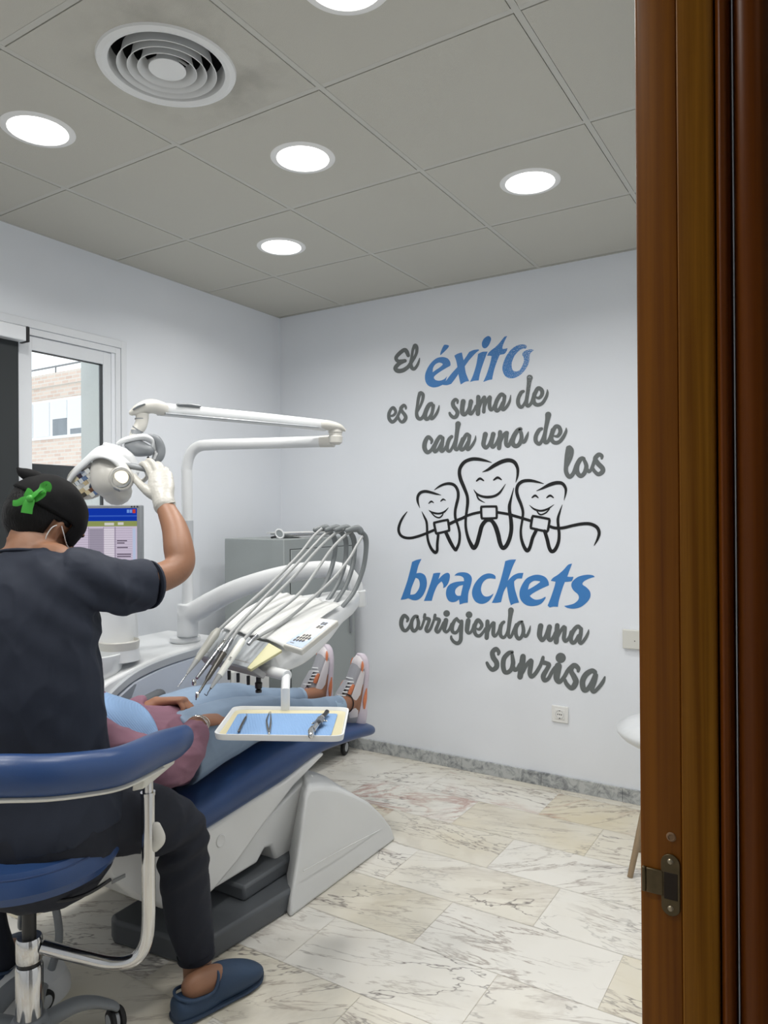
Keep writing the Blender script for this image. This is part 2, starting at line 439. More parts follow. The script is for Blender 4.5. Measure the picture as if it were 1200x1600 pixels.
# ---- window
FX = XL                        # frame stands just proud of the wall
wn = bpy.data.objects.new('window_1', None); COL.objects.link(wn); wn.location = (XL, WY0, WZ0); ROOTS['window_1'] = Matrix.Translation((-XL, -WY0, -WZ0))
tag(wn, 'white aluminium sliding window looking out on a brick building', 'window', kind='structure')
def frame_rect(mb, y0, y1, z0, z1, w, x0, x1, wt=None):
    wt = wt or w
    mb.box((x0, y0, z0), (x1, y0 + w, z1)); mb.box((x0, y1 - w, z0), (x1, y1, z1))
    mb.box((x0, y0 + w, z0), (x1, y1 - w, z0 + wt)); mb.box((x0, y0 + w, z1 - wt), (x1, y1 - w, z1))
mb = MB(); frame_rect(mb, WY0 - 0.03, WY1 + 0.012, WZ0 - 0.03, WZ1 + 0.014, 0.032, FX - 0.002, FX + 0.010, 0.036)
mesh_obj('window_casing', mb, ALU, wn, bevel=0.002)
mb = MB(); frame_rect(mb, WY0, WY1 - 0.022, WZ0, WZ1 - 0.024, 0.028, FX - 0.085, FX + 0.006)
mesh_obj('window_frame', mb, ALU, wn, bevel=0.0015)
Y_M = 1.845
s1 = MB(); frame_rect(s1, 1.795, WY1 - 0.052, WZ0 + 0.028, WZ1 - 0.054, 0.060, FX - 0.035, FX - 0.004)
sash = mesh_obj('sash', s1, ALU, wn, bevel=0.002)
GASK = mat('black_gasket', rgb(18, 18, 20), rough=0.5)
s1 = MB(); frame_rect(s1, 1.853, WY1 - 0.110, WZ0 + 0.086, WZ1 - 0.112, 0.005, FX - 0.030, FX - 0.012)
mesh_obj('gasket', s1, GASK, sash)
s2 = MB(); frame_rect(s2, WY0 + 0.028, 1.815, WZ0 + 0.028, WZ1 - 0.054, 0.050, FX - 0.075, FX - 0.042)
sash2 = mesh_obj('sash', s2, ALU, wn, bevel=0.002)
def glass_mat():
    m = bpy.data.materials.new('window_glass'); m.use_nodes = True; nt = m.node_tree; nt.nodes.clear()
    o = nt.nodes.new('ShaderNodeOutputMaterial'); t = nt.nodes.new('ShaderNodeBsdfTransparent'); g = nt.nodes.new('ShaderNodeBsdfGlossy'); mx = nt.nodes.new('ShaderNodeMixShader')
    g.inputs['Roughness'].default_value = 0.02; mx.inputs[0].default_value = 0.035; t.inputs[0].default_value = (0.96, 0.98, 0.98, 1)
    nt.links.new(t.outputs[0], mx.inputs[1]); nt.links.new(g.outputs[0], mx.inputs[2]); nt.links.new(mx.outputs[0], o.inputs[0]); return m
GLASS = glass_mat()
g = MB(); g.box((FX - 0.024, 1.853, WZ0 + 0.086), (FX - 0.020, WY1 - 0.110, WZ1 - 0.112)); mesh_obj('pane', g, GLASS, sash)
g = MB(); g.box((FX - 0.062, WY0 + 0.076, WZ0 + 0.076), (FX - 0.058, 1.767, WZ1 - 0.102)); mesh_obj('pane', g, GLASS, sash2)
b = MB(); b.lathe([(0.0, 0), (0.004, 0), (0.004, 0.001), (0.0, 0.001)], (FX + 0.0065, 2.272, 1.60), 12, axis=(1, 0, 0)); mesh_obj('drain_cap', b, GASK, wn)
STUCCO = mat('grey_stucco', rgb(206, 208, 204), rough=0.9, bump=0.5, bscale=70)
mb = MB(); mb.box((XO - 0.02, WY1 - 0.078, WZ0 - 0.003), (FX - 0.086, WY1 - 0.03, WZ1 + 0.003)); mb.box((XO - 0.02, WY0 - 0.04, WZ0 - 0.05), (FX - 0.086, WY0 - 0.002, WZ1 + 0.1))
mb.box((XO - 0.06, WY0 - 0.04, WZ0 - 0.06), (FX - 0.086, WY1, WZ0 - 0.003))
struct('trim_1', mb, STUCCO, label='grey rendered reveal outside the window', cat='window reveal', bevel=0.003)

# ---- doorway on the right: varnished pine jamb seen close up
def pine(name, c1, c2, scale=1.0, rough=0.45):
    m = bpy.data.materials.new(name); m.use_nodes = True; nt = m.node_tree; b = nt.nodes['Principled BSDF']; b.inputs['Specular IOR Level'].default_value = 0.12; N = nt.nodes.new; L = nt.links.new
    tc = N('ShaderNodeTexCoord'); mp = N('ShaderNodeMapping'); mp.inputs['Scale'].default_value = (70 * scale, 70 * scale, 1.1)
    L(tc.outputs['Object'], mp.inputs['Vector'])
    n = N('ShaderNodeTexNoise'); n.inputs['Scale'].default_value = 1.0; n.inputs['Detail'].default_value = 3; n.inputs['Distortion'].default_value = 0.4; L(mp.outputs['Vector'], n.inputs['Vector'])
    mp2 = N('ShaderNodeMapping'); mp2.inputs['Scale'].default_value = (420, 420, 7); L(tc.outputs['Object'], mp2.inputs['Vector'])
    n2 = N('ShaderNodeTexNoise'); n2.inputs['Scale'].default_value = 1.0; L(mp2.outputs['Vector'], n2.inputs['Vector'])
    ad = N('ShaderNodeMath'); ad.operation = 'MULTIPLY_ADD'; ad.inputs[1].default_value = 0.25; L(n2.outputs['Fac'], ad.inputs[0]); L(n.outputs['Fac'], ad.inputs[2])
    r = N('ShaderNodeValToRGB'); r.color_ramp.elements[0].position = 0.42; r.color_ramp.elements[0].color = c1; r.color_ramp.elements[1].position = 0.78; r.color_ramp.elements[1].color = c2
    L(ad.outputs[0], r.inputs['Fac']); L(r.outputs['Color'], b.inputs['Base Color'])
    b.inputs['Roughness'].default_value = rough; b.inputs['Coat Weight'].default_value = 0.05; b.inputs['Coat Roughness'].default_value = 0.25
    return m
PINE_D = pine('varnished_pine', rgb(96, 52, 6), rgb(124, 74, 12))
PINE_L = pine('light_pine', rgb(110, 66, 8), rgb(146, 98, 26), 1.3)
PINE_R = pine('red_pine', rgb(82, 38, 6), rgb(106, 55, 10), 0.8, 0.35)
YJ = 0.80
dj = bpy.data.objects.new('door_1', None); COL.objects.link(dj); dj.location = (-0.14, YJ, 0); ROOTS['door_1'] = Matrix.Translation((0.14, -YJ, 0))
tag(dj, 'dark varnished pine door frame standing open close to the viewer', 'door frame', kind='structure')
def vprism(poly, m, name, parent=dj, bevel=0.0015, z0=0.0, z1=DZ):
    b = MB(); b.prism([(x, y, z0) for x, y in poly], (0, 0, z1 - z0)); return mesh_obj(name, b, m, parent, bevel=bevel)
def jx(px, y=YJ): return onplane(px, 800, 1, y)[0]
jamb = vprism([(jx(996), YJ + 0.016), (jx(996), YJ + 0.003), (jx(1003), YJ), (jx(1062), YJ), (jx(1062), YJ + 0.016)], PINE_D, 'jamb')
y1 = YJ - 0.0035
vprism([(jx(1062.5), YJ + 0.016), (jx(1062.5), y1), (jx(1070, y1), y1 - 0.0005), (jx(1112, y1), y1 - 0.0005), (jx(1119, y1), y1 + 0.002), (jx(1120), YJ + 0.016)], PINE_L, 'stop_strip')
y2 = YJ - 0.006
vprism([(jx(1121), YJ + 0.016), (jx(1123), YJ), (jx(1128, y2), y2), (jx(1138, y2), y2), (jx(1143), YJ - 0.002), (jx(1146), YJ + 0.016)], PINE_R, 'bead')
cas = [(jx(1147), YJ + 0.02), (jx(1152, YJ + 0.004), YJ + 0.004), (jx(1162, YJ - 0.001), YJ - 0.001), (jx(1182, YJ - 0.003), YJ - 0.003), (jx(1196, YJ), YJ), (jx(1206, YJ + .008), YJ + 0.008), (jx(1208, YJ + .01), YJ + 0.085), (jx(1147), YJ + 0.085)]
vprism(cas, PINE_R, 'casing', bevel=0.002)
vprism([(-0.178, -0.03), (-0.098, -0.03), (-0.098, -0.012), (-0.178, -0.012)], PINE_D, 'jamb')
STEELD = mat('tarnished_brass', rgb(92, 80, 58), rough=0.42, metal=0.8, var=0.35, vscale=90)
# strike plate: rounded plate, lip, two screws
zp = onplane(1040, 1380, 1, YJ)[2]; SPX = jx(1044)
b = MB(); pl = []
for k in range(24):
    a = 2 * PI * k / 24; x = 0.0095 * math.cos(a); z = 0.0095 * math.sin(a)
    pl.append((SPX + x, YJ, zp + z + (0.0225 if math.sin(a) >= 0 else -0.0225)))
b.prism(pl, (0, -0.0022, 0))
sp = mesh_obj('strike_plate', b, STEELD, dj, bevel=0.0006)
b = MB(); b.box((jx(1006), YJ - 0.0030, zp - 0.013), (SPX - 0.007, YJ, zp + 0.013)); b.box((jx(1004) - 0.003, YJ - 0.0032, zp - 0.013), (jx(1006), YJ + 0.008, zp + 0.013)); mesh_obj('lip', b, STEELD, sp, bevel=0.0012)
b = MB(); b.box((SPX - 0.0065, YJ - 0.0026, zp - 0.015), (SPX + 0.007, YJ - 0.0018, zp + 0.013)); mesh_obj('latch_hole', b, mat('latch_dark', rgb(40, 30, 20), rough=0.6, metal=0.4), sp, bevel=0.002)
for dz in (-0.0245, 0.0245):
    b = MB(); b.lathe([(0, 0.0034), (0.0022, 0.0032), (0.0034, 0.002), (0.0036, 0)], (SPX, YJ, zp + dz), 14, axis=(0, -1, 0)); mesh_obj('screw', b, mat('screw_steel', rgb(150, 140, 120), rough=0.3, metal=0.9), sp)
zs = onplane(1045, 1307, 1, YJ)[2]
b = MB(); b.lathe([(0, 0.0006), (0.0028, 0.0006), (0.0032, 0.0014), (0.0046, 0.0008), (0.005, 0)], (jx(1045), YJ, zs), 16, axis=(0, -1, 0)); mesh_obj('screw_plug', b, mat('wood_filler', rgb(132, 104, 76), rough=0.7), dj)

# ---- ceiling lights and vent
LAMPM = emat('lamp_diffuser', (1.0, 0.985, 0.95, 1), LAMP_EMISSION)
TRIM = mat('lamp_trim', rgb(236, 236, 234), rough=0.4)
lt = None
names = ['round recessed ceiling light nearest the window', 'round recessed ceiling light in the tile right of the air vent, above the lettering', 'round recessed ceiling light farthest right, near the door frame', 'round recessed ceiling light nearest the corner of the two walls', 'round recessed ceiling light cut by the top edge of the photo',
         'added unseen round ceiling light over the doorway side', 'added unseen round ceiling light by the doorway', 'added unseen round ceiling light behind the dentist']
for i, (x, y) in enumerate(LIGHTS):
    if i == 0:
        lt = thing('ceiling_light', names[0], 'ceiling light', (x, y, ZC), 'round recessed ceiling lights')
        b = MB(); b.lathe([(0.088, 0.02), (0.088, 0.001), (0.091, -0.004), (0.108, -0.003), (0.112, 0.0), (0.104, 0.0), (0.100, 0.02)], (x, y, ZC), 56); mesh_obj('trim_ring', b, TRIM, lt)
        b = MB(); b.lathe([(0.0, -0.0015), (0.05, -0.0015), (0.0885, 0.0005), (0.0885, 0.012), (0, 0.012)], (x, y, ZC), 56); mesh_obj('diffuser', b, LAMPM, lt)
        ld = bpy.data.lights.new('led_panel', 'AREA'); ld.shape = 'DISK'; ld.size = 0.17; ld.energy = PANEL_POWER; ld.spread = math.radians(150); ld.color = (1.0, .985, .955)
        lo = bpy.data.objects.new('led_panel', ld); COL.objects.link(lo); adopt(lo, lt); lo.location = (x, y, ZC - .006)
    else:
        c = copy_tree(lt); c.location = (x, y, ZC); c['label'] = names[i]
v = thing('air_vent', 'round white ceiling air vent with concentric rings', 'air vent', (VENT[0], VENT[1], ZC))
VM = mat('vent_white', rgb(228, 229, 228), rough=0.4)
b = MB(); b.lathe([(0.152, 0.05), (0.152, 0.006), (0.156, -0.004), (0.170, -0.010), (0.184, -0.006), (0.187, 0.0), (0.164, 0.0), (0.158, 0.05)], (VENT[0], VENT[1], ZC), 64); mesh_obj('flange', b, VM, v)
for r in (0.128, 0.101, 0.074):
    b = MB(); b.lathe([(r - 0.011, 0.034), (r - 0.009, 0.020), (r - 0.004, 0.002), (r + 0.004, -0.010), (r + 0.0055, -0.009), (r - 0.002, 0.004), (r - 0.007, 0.022), (r - 0.009, 0.034)], (VENT[0], VENT[1], ZC), 64)
    mesh_obj('louver_ring', b, VM, v)
b = MB(); b.lathe([(0.0, -0.010), (0.036, -0.010), (0.050, -0.006), (0.050, -0.004), (0.034, 0.006), (0.024, 0.05), (0.0, 0.05)], (VENT[0], VENT[1], ZC), 48); mesh_obj('center_cone', b, VM, v)
b = MB(); b.lathe([(0.0, 0.12), (0.154, 0.12), (0.154, 0.045), (0.158, 0.045), (0.158, 0.125), (0, 0.125)], (VENT[0], VENT[1], ZC), 48); mesh_obj('duct', b, mat('duct_dark', rgb(30, 31, 32), rough=0.7), v)
b = MB()
for a in (0, PI / 2): b.tube([(VENT[0] - 0.15 * math.cos(a), VENT[1] - 0.15 * math.sin(a), ZC + 0.045), (VENT[0] + 0.15 * math.cos(a), VENT[1] + 0.15 * math.sin(a), ZC + 0.045)], 0.004, 8)
mesh_obj('spider_bar', b, VM, v)
# unseen lamp added behind the viewer to give dim light from the corridor
h = thing('hall_fill_light', 'added unseen square fill light outside the doorway', 'ceiling light', (0.55, -0.2, ZC))
b = MB(); b.box((0.35, -0.4, ZC - 0.012), (0.75, 0.0, ZC - 0.002)); mesh_obj('diffuser', b, emat('hall_fill_diffuser', (1, .95, .88, 1), HALL_FILL_EMISSION), h)
b = MB(); frame_b = b; b.box((0.33, -0.42, ZC - 0.014), (0.35, 0.02, ZC)); b.box((0.75, -0.42, ZC - 0.014), (0.77, 0.02, ZC)); b.box((0.35, -0.42, ZC - 0.014), (0.75, -0.4, ZC)); b.box((0.35, 0.0, ZC - 0.014), (0.75, 0.02, ZC)); mesh_obj('frame', b, TRIM, h)

# ---- outside
br = bpy.data.materials.new('pale_brick'); br.use_nodes = True; nt = br.node_tree; bb = nt.nodes['Principled BSDF']
tc = nt.nodes.new('ShaderNodeTexCoord'); mp = nt.nodes.new('ShaderNodeMapping'); bt = nt.nodes.new('ShaderNodeTexBrick')
mp.inputs['Rotation'].default_value = (PI / 2, 0, 0); nt.links.new(tc.outputs['Object'], mp.inputs[0]); nt.links.new(mp.outputs[0], bt.inputs['Vector'])
bt.inputs['Color1'].default_value = rgb(212, 194, 180); bt.inputs['Color2'].default_value = rgb(198, 174, 160); bt.inputs['Mortar'].default_value = rgb(205, 200, 192)
bt.inputs['Scale'].default_value = 1; bt.inputs['Brick Width'].default_value = 0.26; bt.inputs['Row Height'].default_value = 0.085; bt.inputs['Mortar Size'].default_value = 0.012
nt.links.new(bt.outputs['Color'], bb.inputs['Base Color']); bb.inputs['Roughness'].default_value = 0.9
BY = 10.0
tp = onplane(90, 583, 1, BY); w0 = onplane(55, 634, 1, BY); w1 = onplane(55, 690, 1, BY)
ztop = tp[2]; zwt = onplane(90, 628, 1, BY)[2]; zwb = onplane(90, 681, 1, BY)[2]; zlow = onplane(90, 800, 1, BY)[2]
bd = thing('brick_building', 'pale brick apartment building seen through the window', 'building', (-13, BY + 2, -6))
b = MB(); b.box((-24, BY, -6), (-6, BY + 6, ztop)); mesh_obj('facade', b, br, bd)
SHUT = mat('shutter_white', rgb(225, 226, 226), rough=0.7)
b = MB(); b.box((-24, BY - 0.06, ztop - 0.28), (-6, BY - 0.001, ztop)); mesh_obj('parapet_band', b, br, bd)
b = MB(); b.tube([(-24, BY, ztop + 0.16), (-6, BY, ztop + 0.16)], 0.022, 8)
for k in range(19): b.tube([(-24 + k, BY, ztop), (-24 + k, BY, ztop + 0.16)], 0.016, 6)
mesh_obj('roof_rail', b, mat('rail_grey', rgb(120, 122, 124), rough=0.5), bd)
xa = onplane(57, 660, 1, BY)[0]; xw = (onplane(128, 660, 1, BY)[0] - xa) / 2.62
XSH = [xa + xw * k for k in (-3, -2, -1, 0, 1, 2, 3, 4)]
fb = MB(); fb.box((XSH[0], BY - 0.05, zwb - 0.06), (XSH[-1] + xw, BY - 0.001, zwt + 0.06)); fr = mesh_obj('window_band', fb, SHUT, bd)
for k, x in enumerate(XSH):
    op = {4: 0.52, 5: 0.85}.get(k, 1.0)
    zz = zwt - (zwt - zwb) * op
    b = MB(); b.box((x + 0.05, BY - 0.075, zz), (x + xw - 0.05, BY - 0.045, zwt)); mesh_obj('shutter', b, mat('shutter_slats', rgb(214, 215, 216), rough=0.7, bump=0.6, bscale=1, stretch=(0.1, 1, 22)), bd)
    if op < 1:
        b = MB(); b.box((x + 0.06, BY - 0.058, zwb), (x + xw - 0.06, BY - 0.046, zz)); mesh_obj('pane', b, mat('far_pane', rgb(118, 124, 130), rough=0.2, var=0.3, vscale=4), bd)
b = MB(); b.box((-24, BY - 0.04, zlow - 0.1), (-6, BY - 0.001, zlow + 0.55)); mesh_obj('lower_band', b, SHUT, bd)
for k in range(10):
    b = MB(); x = xa - 2 + k * 0.62; b.box((x, BY - 0.055, zlow - 0.1), (x + 0.45, BY - 0.042, zlow + 0.3)); mesh_obj('lower_pane', b, MATS['far_pane'], bd)
# dark rail across the outside of the window
r0 = onplane(60, 725, 0, -3.32); r1 = onplane(60, 751, 0, -3.32)
rb = thing('balcony_rail', 'black flat balcony rail crossing outside the window', 'railing', (-3.32, 2.0, 0.2))
b = MB(); b.box((-3.335, 0.2, r1[2]), (-3.305, 3.4, r0[2])); mesh_obj('top_rail', b, mat('black_paint', rgb(8, 8, 9), rough=0.5), rb, bevel=0.004)
for y in (0.25, 3.35):
    b = MB(); b.box((-3.33, y - 0.02, 0.2), (-3.31, y + 0.02, r1[2])); mesh_obj('post', b, MATS['black_paint'], rb)
b = MB(); b.box((-3.8, 0.0, 0.1), (XO, 3.6, 0.2)); struct('trim_2', b, STUCCO, label='concrete balcony slab outside the window', cat='balcony slab')

# ---- roller blind over the left sash
rbm = thing('roller_blind', 'charcoal roller blind drawn down over the left window sash', 'blind', (XL + 0.02, 1.5, WZ1 - 0.1))
zt = WZ1 - 0.036
b = MB(); b.box((FX + 0.008, WY0 + 0.02, zt - 0.062), (FX + 0.060, 1.792, zt)); mesh_obj('head_box', b, ALU, rbm, bevel=0.004)
b = MB(); b.box((FX + 0.006, 1.792, zt - 0.064), (FX + 0.062, 1.806, zt + 0.002)); mesh_obj('end_cap', b, GASK, rbm, bevel=0.003)
b = MB(); b.box((FX + 0.020, WY0 + 0.03, WZ0 + 0.05), (FX + 0.0212, 1.779, zt - 0.05)); mesh_obj('fabric', b, mat('charcoal_screen', rgb(46, 50, 52), rough=0.8, bump=0.2, bscale=900), rbm)
b = MB(); b.tube([(FX + 0.021, WY0 + 0.03, WZ0 + 0.045), (FX + 0.021, 1.779, WZ0 + 0.045)], 0.009, 12); mesh_obj('bottom_bar', b, ALU, rbm)

# ---- wall plates
PLATE = mat('plate_white', rgb(232, 232, 230), rough=0.35)
t = thing('wall_socket', 'white square wall socket low on the lettered wall', 'socket', (-1.161, YB, 0.371))
b = MB(); b.box((-1.203, YB - 0.009, 0.330), (-1.119, YB, 0.412)); mesh_obj('cover_frame', b, PLATE, t, bevel=0.003)
b = MB(); b.box((-1.186, YB - 0.012, 0.346), (-1.136, YB - 0.008, 0.396)); sk = mesh_obj('socket_insert', b, PLATE, t, bevel=0.002)
b = MB(); b.lathe([(0, -0.0005), (0.0175, -0.0005), (0.0195, 0.0015), (0.0205, 0.0015), (0.0215, 0)], (-1.161, YB - 0.0122, 0.371), 28, axis=(0, -1, 0)); mesh_obj('well', b, mat('well_grey', rgb(205, 206, 206), rough=0.4), t)
for dx in (-0.0095, 0.0, 0.0095):
    b = MB(); b.lathe([(0, 0.0012), (0.0026, 0.0012), (0.0026, 0)], (-1.161 + dx, YB - 0.0122, 0.371), 12, axis=(0, -1, 0)); mesh_obj('pin_hole', b, GASK, t)
for dz in (-0.0185, 0.0185):
    b = MB(); b.box((-1.1635, YB - 0.0145, 0.371 + dz - 0.002), (-1.1585, YB - 0.0122, 0.371 + dz + 0.002)); mesh_obj('earth_clip', b, GASK, t)
t = thing('blank_plate', 'cream blank junction box cover beside the door frame', 'wall plate', (-0.79, YB, 0.772))
b = MB(); b.box((-0.853, YB - 0.020, 0.728), (-0.703, YB, 0.818)); mesh_obj('cover', b, mat('cream_plate', rgb(214, 213, 206), rough=0.4), t, bevel=0.004)
b = MB(); b.lathe([(0, 0.0006), (0.0022, 0.0006), (0.0026, 0)], (-0.796, YB - 0.0202, 0.767), 12, axis=(0, -1, 0)); mesh_obj('screw_hole', b, GASK, t)
# ================================================================== LETTERING ON THE WALL
BLUE = mat('blue_vinyl', rgb(64, 128, 194), rough=0.45)
GREY = mat('grey_vinyl', rgb(104, 109, 109), rough=0.5)
BLACK = mat('black_vinyl', rgb(10, 12, 14), rough=0.45)
def onwall(x, y): 
    p = onplane(x, y, 1, YB); return V((p[0], YB - 0.0004, p[2]))
LAYER = 0
def ribbon(mb, pts, closed=False, depth=0.0008, res=7, caps=True):
    """brush stroke of changing width lying on the wall; pts (x, y, width) in photo pixels"""
    P = cr(pts, res, closed); n = len(P); L = []; R = []
    for i, (x, y, w) in enumerate(P):
        a = P[(i - 1) % n] if (closed or i > 0) else P[0]; b = P[(i + 1) % n] if (closed or i < n - 1) else P[-1]
        tx, ty = b[0] - a[0], b[1] - a[1]; l = math.hypot(tx, ty) or 1; nx, ny = -ty / l, tx / l; h = max(w, 0.05) / 2
        L.append((x + nx * h, y + ny * h)); R.append((x - nx * h, y - ny * h))
    m = n if closed else n - 1
    global LAYER
    LAYER = (LAYER + 1) % 14
    dd = depth + 0.00006 * LAYER; vs = []; fs = []
    for i in range(n):
        e = V((0, -dd - 0.00012 * i / n, 0)); vs += [onwall(*L[i]) + e, onwall(*R[i]) + e]
    for i in range(m):
        j = (i + 1) % n; fs.append((2 * i, 2 * i + 1, 2 * j + 1, 2 * j))
    mb.add(vs, fs)
    if not closed and caps:
        for (x, y, w) in (P[0], P[-1]):
            if w > 0.8: dot(mb, x, y, w / 2 * 0.97, dd + 0.00003)
def dot(mb, x, y, r, depth=0.0008, ry=None):
    mb.add([onwall(x + r * math.cos(2 * PI * k / 20), y + (ry or r) * math.sin(2 * PI * k / 20)) + V((0, -depth, 0)) for k in range(20)], [tuple(range(20))])
def smooth_poly(pts, res=6):
    """closed outline; a point with a third value is a corner, the rest are passed smoothly"""
    n = len(pts); ci = [i for i in range(n) if len(pts[i]) > 2]
    P = [(p[0], p[1]) for p in pts]
    if not ci: return cr(P, res, True)
    out = []
    for a in range(len(ci)):
        i = ci[a]; j = ci[(a + 1) % len(ci)]
        seq = [P[i]]; k = i
        while True:
            k = (k + 1) % n; seq.append(P[k])
            if k == j: break
        c = cr(seq, res) if len(seq) > 2 else seq
        out += c[:-1]
    return out
def filled(name, polys, m, depth=0.0008):
    """flat letter outlines (holes allowed) filled on the wall"""
    cu = bpy.data.curves.new(name, 'CURVE'); cu.dimensions = '2D'; cu.fill_mode = 'BOTH'; cu.extrude = 0.0
    for p in polys:
        sp = cu.splines.new('POLY'); sp.points.add(len(p) - 1); sp.use_cyclic_u = True
        for q, pt in zip(p, sp.points): pt.co = (q[0] * 0.01, -q[1] * 0.01, 0, 1)
    o = bpy.data.objects.new(name, cu); COL.objects.link(o)
    me = bpy.data.meshes.new_from_object(o.evaluated_get(bpy.context.evaluated_depsgraph_get()))
    bpy.data.objects.remove(o)
    bm = bmesh.new(); bm.from_mesh(me)
    bmesh.ops.remove_doubles(bm, verts=bm.verts, dist=1e-6)
    for v in bm.verts: v.co = onwall(v.co.x * 100, -v.co.y * 100)
    geo = bmesh.ops.extrude_face_region(bm, geom=bm.faces[:])
    for e in geo['geom']:
        if isinstance(e, bmesh.types.BMVert): e.co.y -= depth
    bm.normal_update(); out = MB()
    idx = {v: i for i, v in enumerate(bm.verts)}
    out.add([v.co.copy() for v in bm.verts], [[idx[v] for v in f.verts] for f in bm.faces]); bm.free(); bpy.data.meshes.remove(me)
    return out
def word(name, label, m, x0, y0, s, strokes=(), polys=(), dots=()):
    mb = MB()
    for st in strokes:
        ribbon(mb, [(x0 + p[0] / s, y0 + p[1] / s, p[2] / s) for p in st])
    for d in dots: dot(mb, x0 + d[0] / s, y0 + d[1] / s, d[2] / s)
    for grp in polys:
        pp = [smooth_poly([(x0 + p[0] / s, y0 + p[1] / s) + ((1,) if len(p) > 2 else ()) for p in q]) for q in grp]
        f = filled(name, pp, m); mb.add(f.v, f.f)
    o = mesh_obj(name, mb, m, angle=20)
    tag(o, label, 'wall lettering', 'vinyl words of the wall motto')
    return o
def worn(name, col, x0, x1, z0, z1):
    m = mat(name, col, rough=0.45); nt = m.node_tree; N = nt.nodes.new; L = nt.links.new; b = nt.nodes['Principled BSDF']
    tc = N('ShaderNodeTexCoord'); n = N('ShaderNodeTexNoise'); n.inputs['Scale'].default_value = 260; n.inputs['Detail'].default_value = 3; L(tc.outputs['Object'], n.inputs['Vector'])
    sp = N('ShaderNodeSeparateXYZ'); L(tc.outputs['Object'], sp.inputs[0])
    a = N('ShaderNodeMapRange'); a.inputs[1].default_value = x0; a.inputs[2].default_value = x1; a.inputs[3].default_value = 0; a.inputs[4].default_value = 0.15; L(sp.outputs['X'], a.inputs[0])
    c_ = N('ShaderNodeMapRange'); c_.inputs[1].default_value = z0; c_.inputs[2].default_value = z1; c_.inputs[3].default_value = 0; c_.inputs[4].default_value = 0.09; L(sp.outputs['Z'], c_.inputs[0])
    s1 = N('ShaderNodeMath'); s1.operation = 'ADD'; L(a.outputs[0], s1.inputs[0]); L(c_.outputs[0], s1.inputs[1])
    s2 = N('ShaderNodeMath'); s2.operation = 'ADD'; L(s1.outputs[0], s2.inputs[0]); L(n.outputs['Fac'], s2.inputs[1])
    g = N('ShaderNodeMath'); g.operation = 'GREATER_THAN'; g.inputs[1].default_value = 0.70; L(s2.outputs[0], g.inputs[0])
    mx = N('ShaderNodeMix'); mx.data_type = 'RGBA'; mx.inputs[6].default_value = col; mx.inputs[7].default_value = rgb(214, 222, 232); L(g.outputs[0], mx.inputs[0]); L(mx.outputs[2], b.inputs['Base Color']); return m
pa, pb_, pc = onwall(745, 600), onwall(828, 560), onwall(835, 575)
WORNB = worn('worn_blue_vinyl', rgb(64, 128, 194), pa.x, pb_.x, onwall(800, 600).z, onwall(800, 598).z - .02)
pd = onwall(825, 605)
WORNG = worn('worn_grey_vinyl', rgb(104, 109, 109), 5, 6, onwall(828, 612).z, onwall(828, 590).z)
c = 1
word('lettering_word', 'small grey vinyl word El at the top of the wall motto', GREY, 605, 515, 10, [
    [(330, 405, 58), (305, 345, 66), (268, 318, 62), (190, 375, 62), (140, 440, 58), (165, 490, 56), (225, 495, 58), (280, 488, 58)],
    [(275, 492, 50), (190, 530, 62), (130, 600, 66), (165, 645, 70), (245, 638, 68), (320, 590, 60), (365, 530, 55), (425, 440, 48), (460, 360, 46), (463, 280, 54), (440, 250, 62)],
    [(432, 250, 58), (402, 320, 44), (385, 430, 44), (370, 530, 56), (385, 595, 60), (425, 615, 52), (470, 560, 44), (495, 500, 34), (508, 448, 14)]])
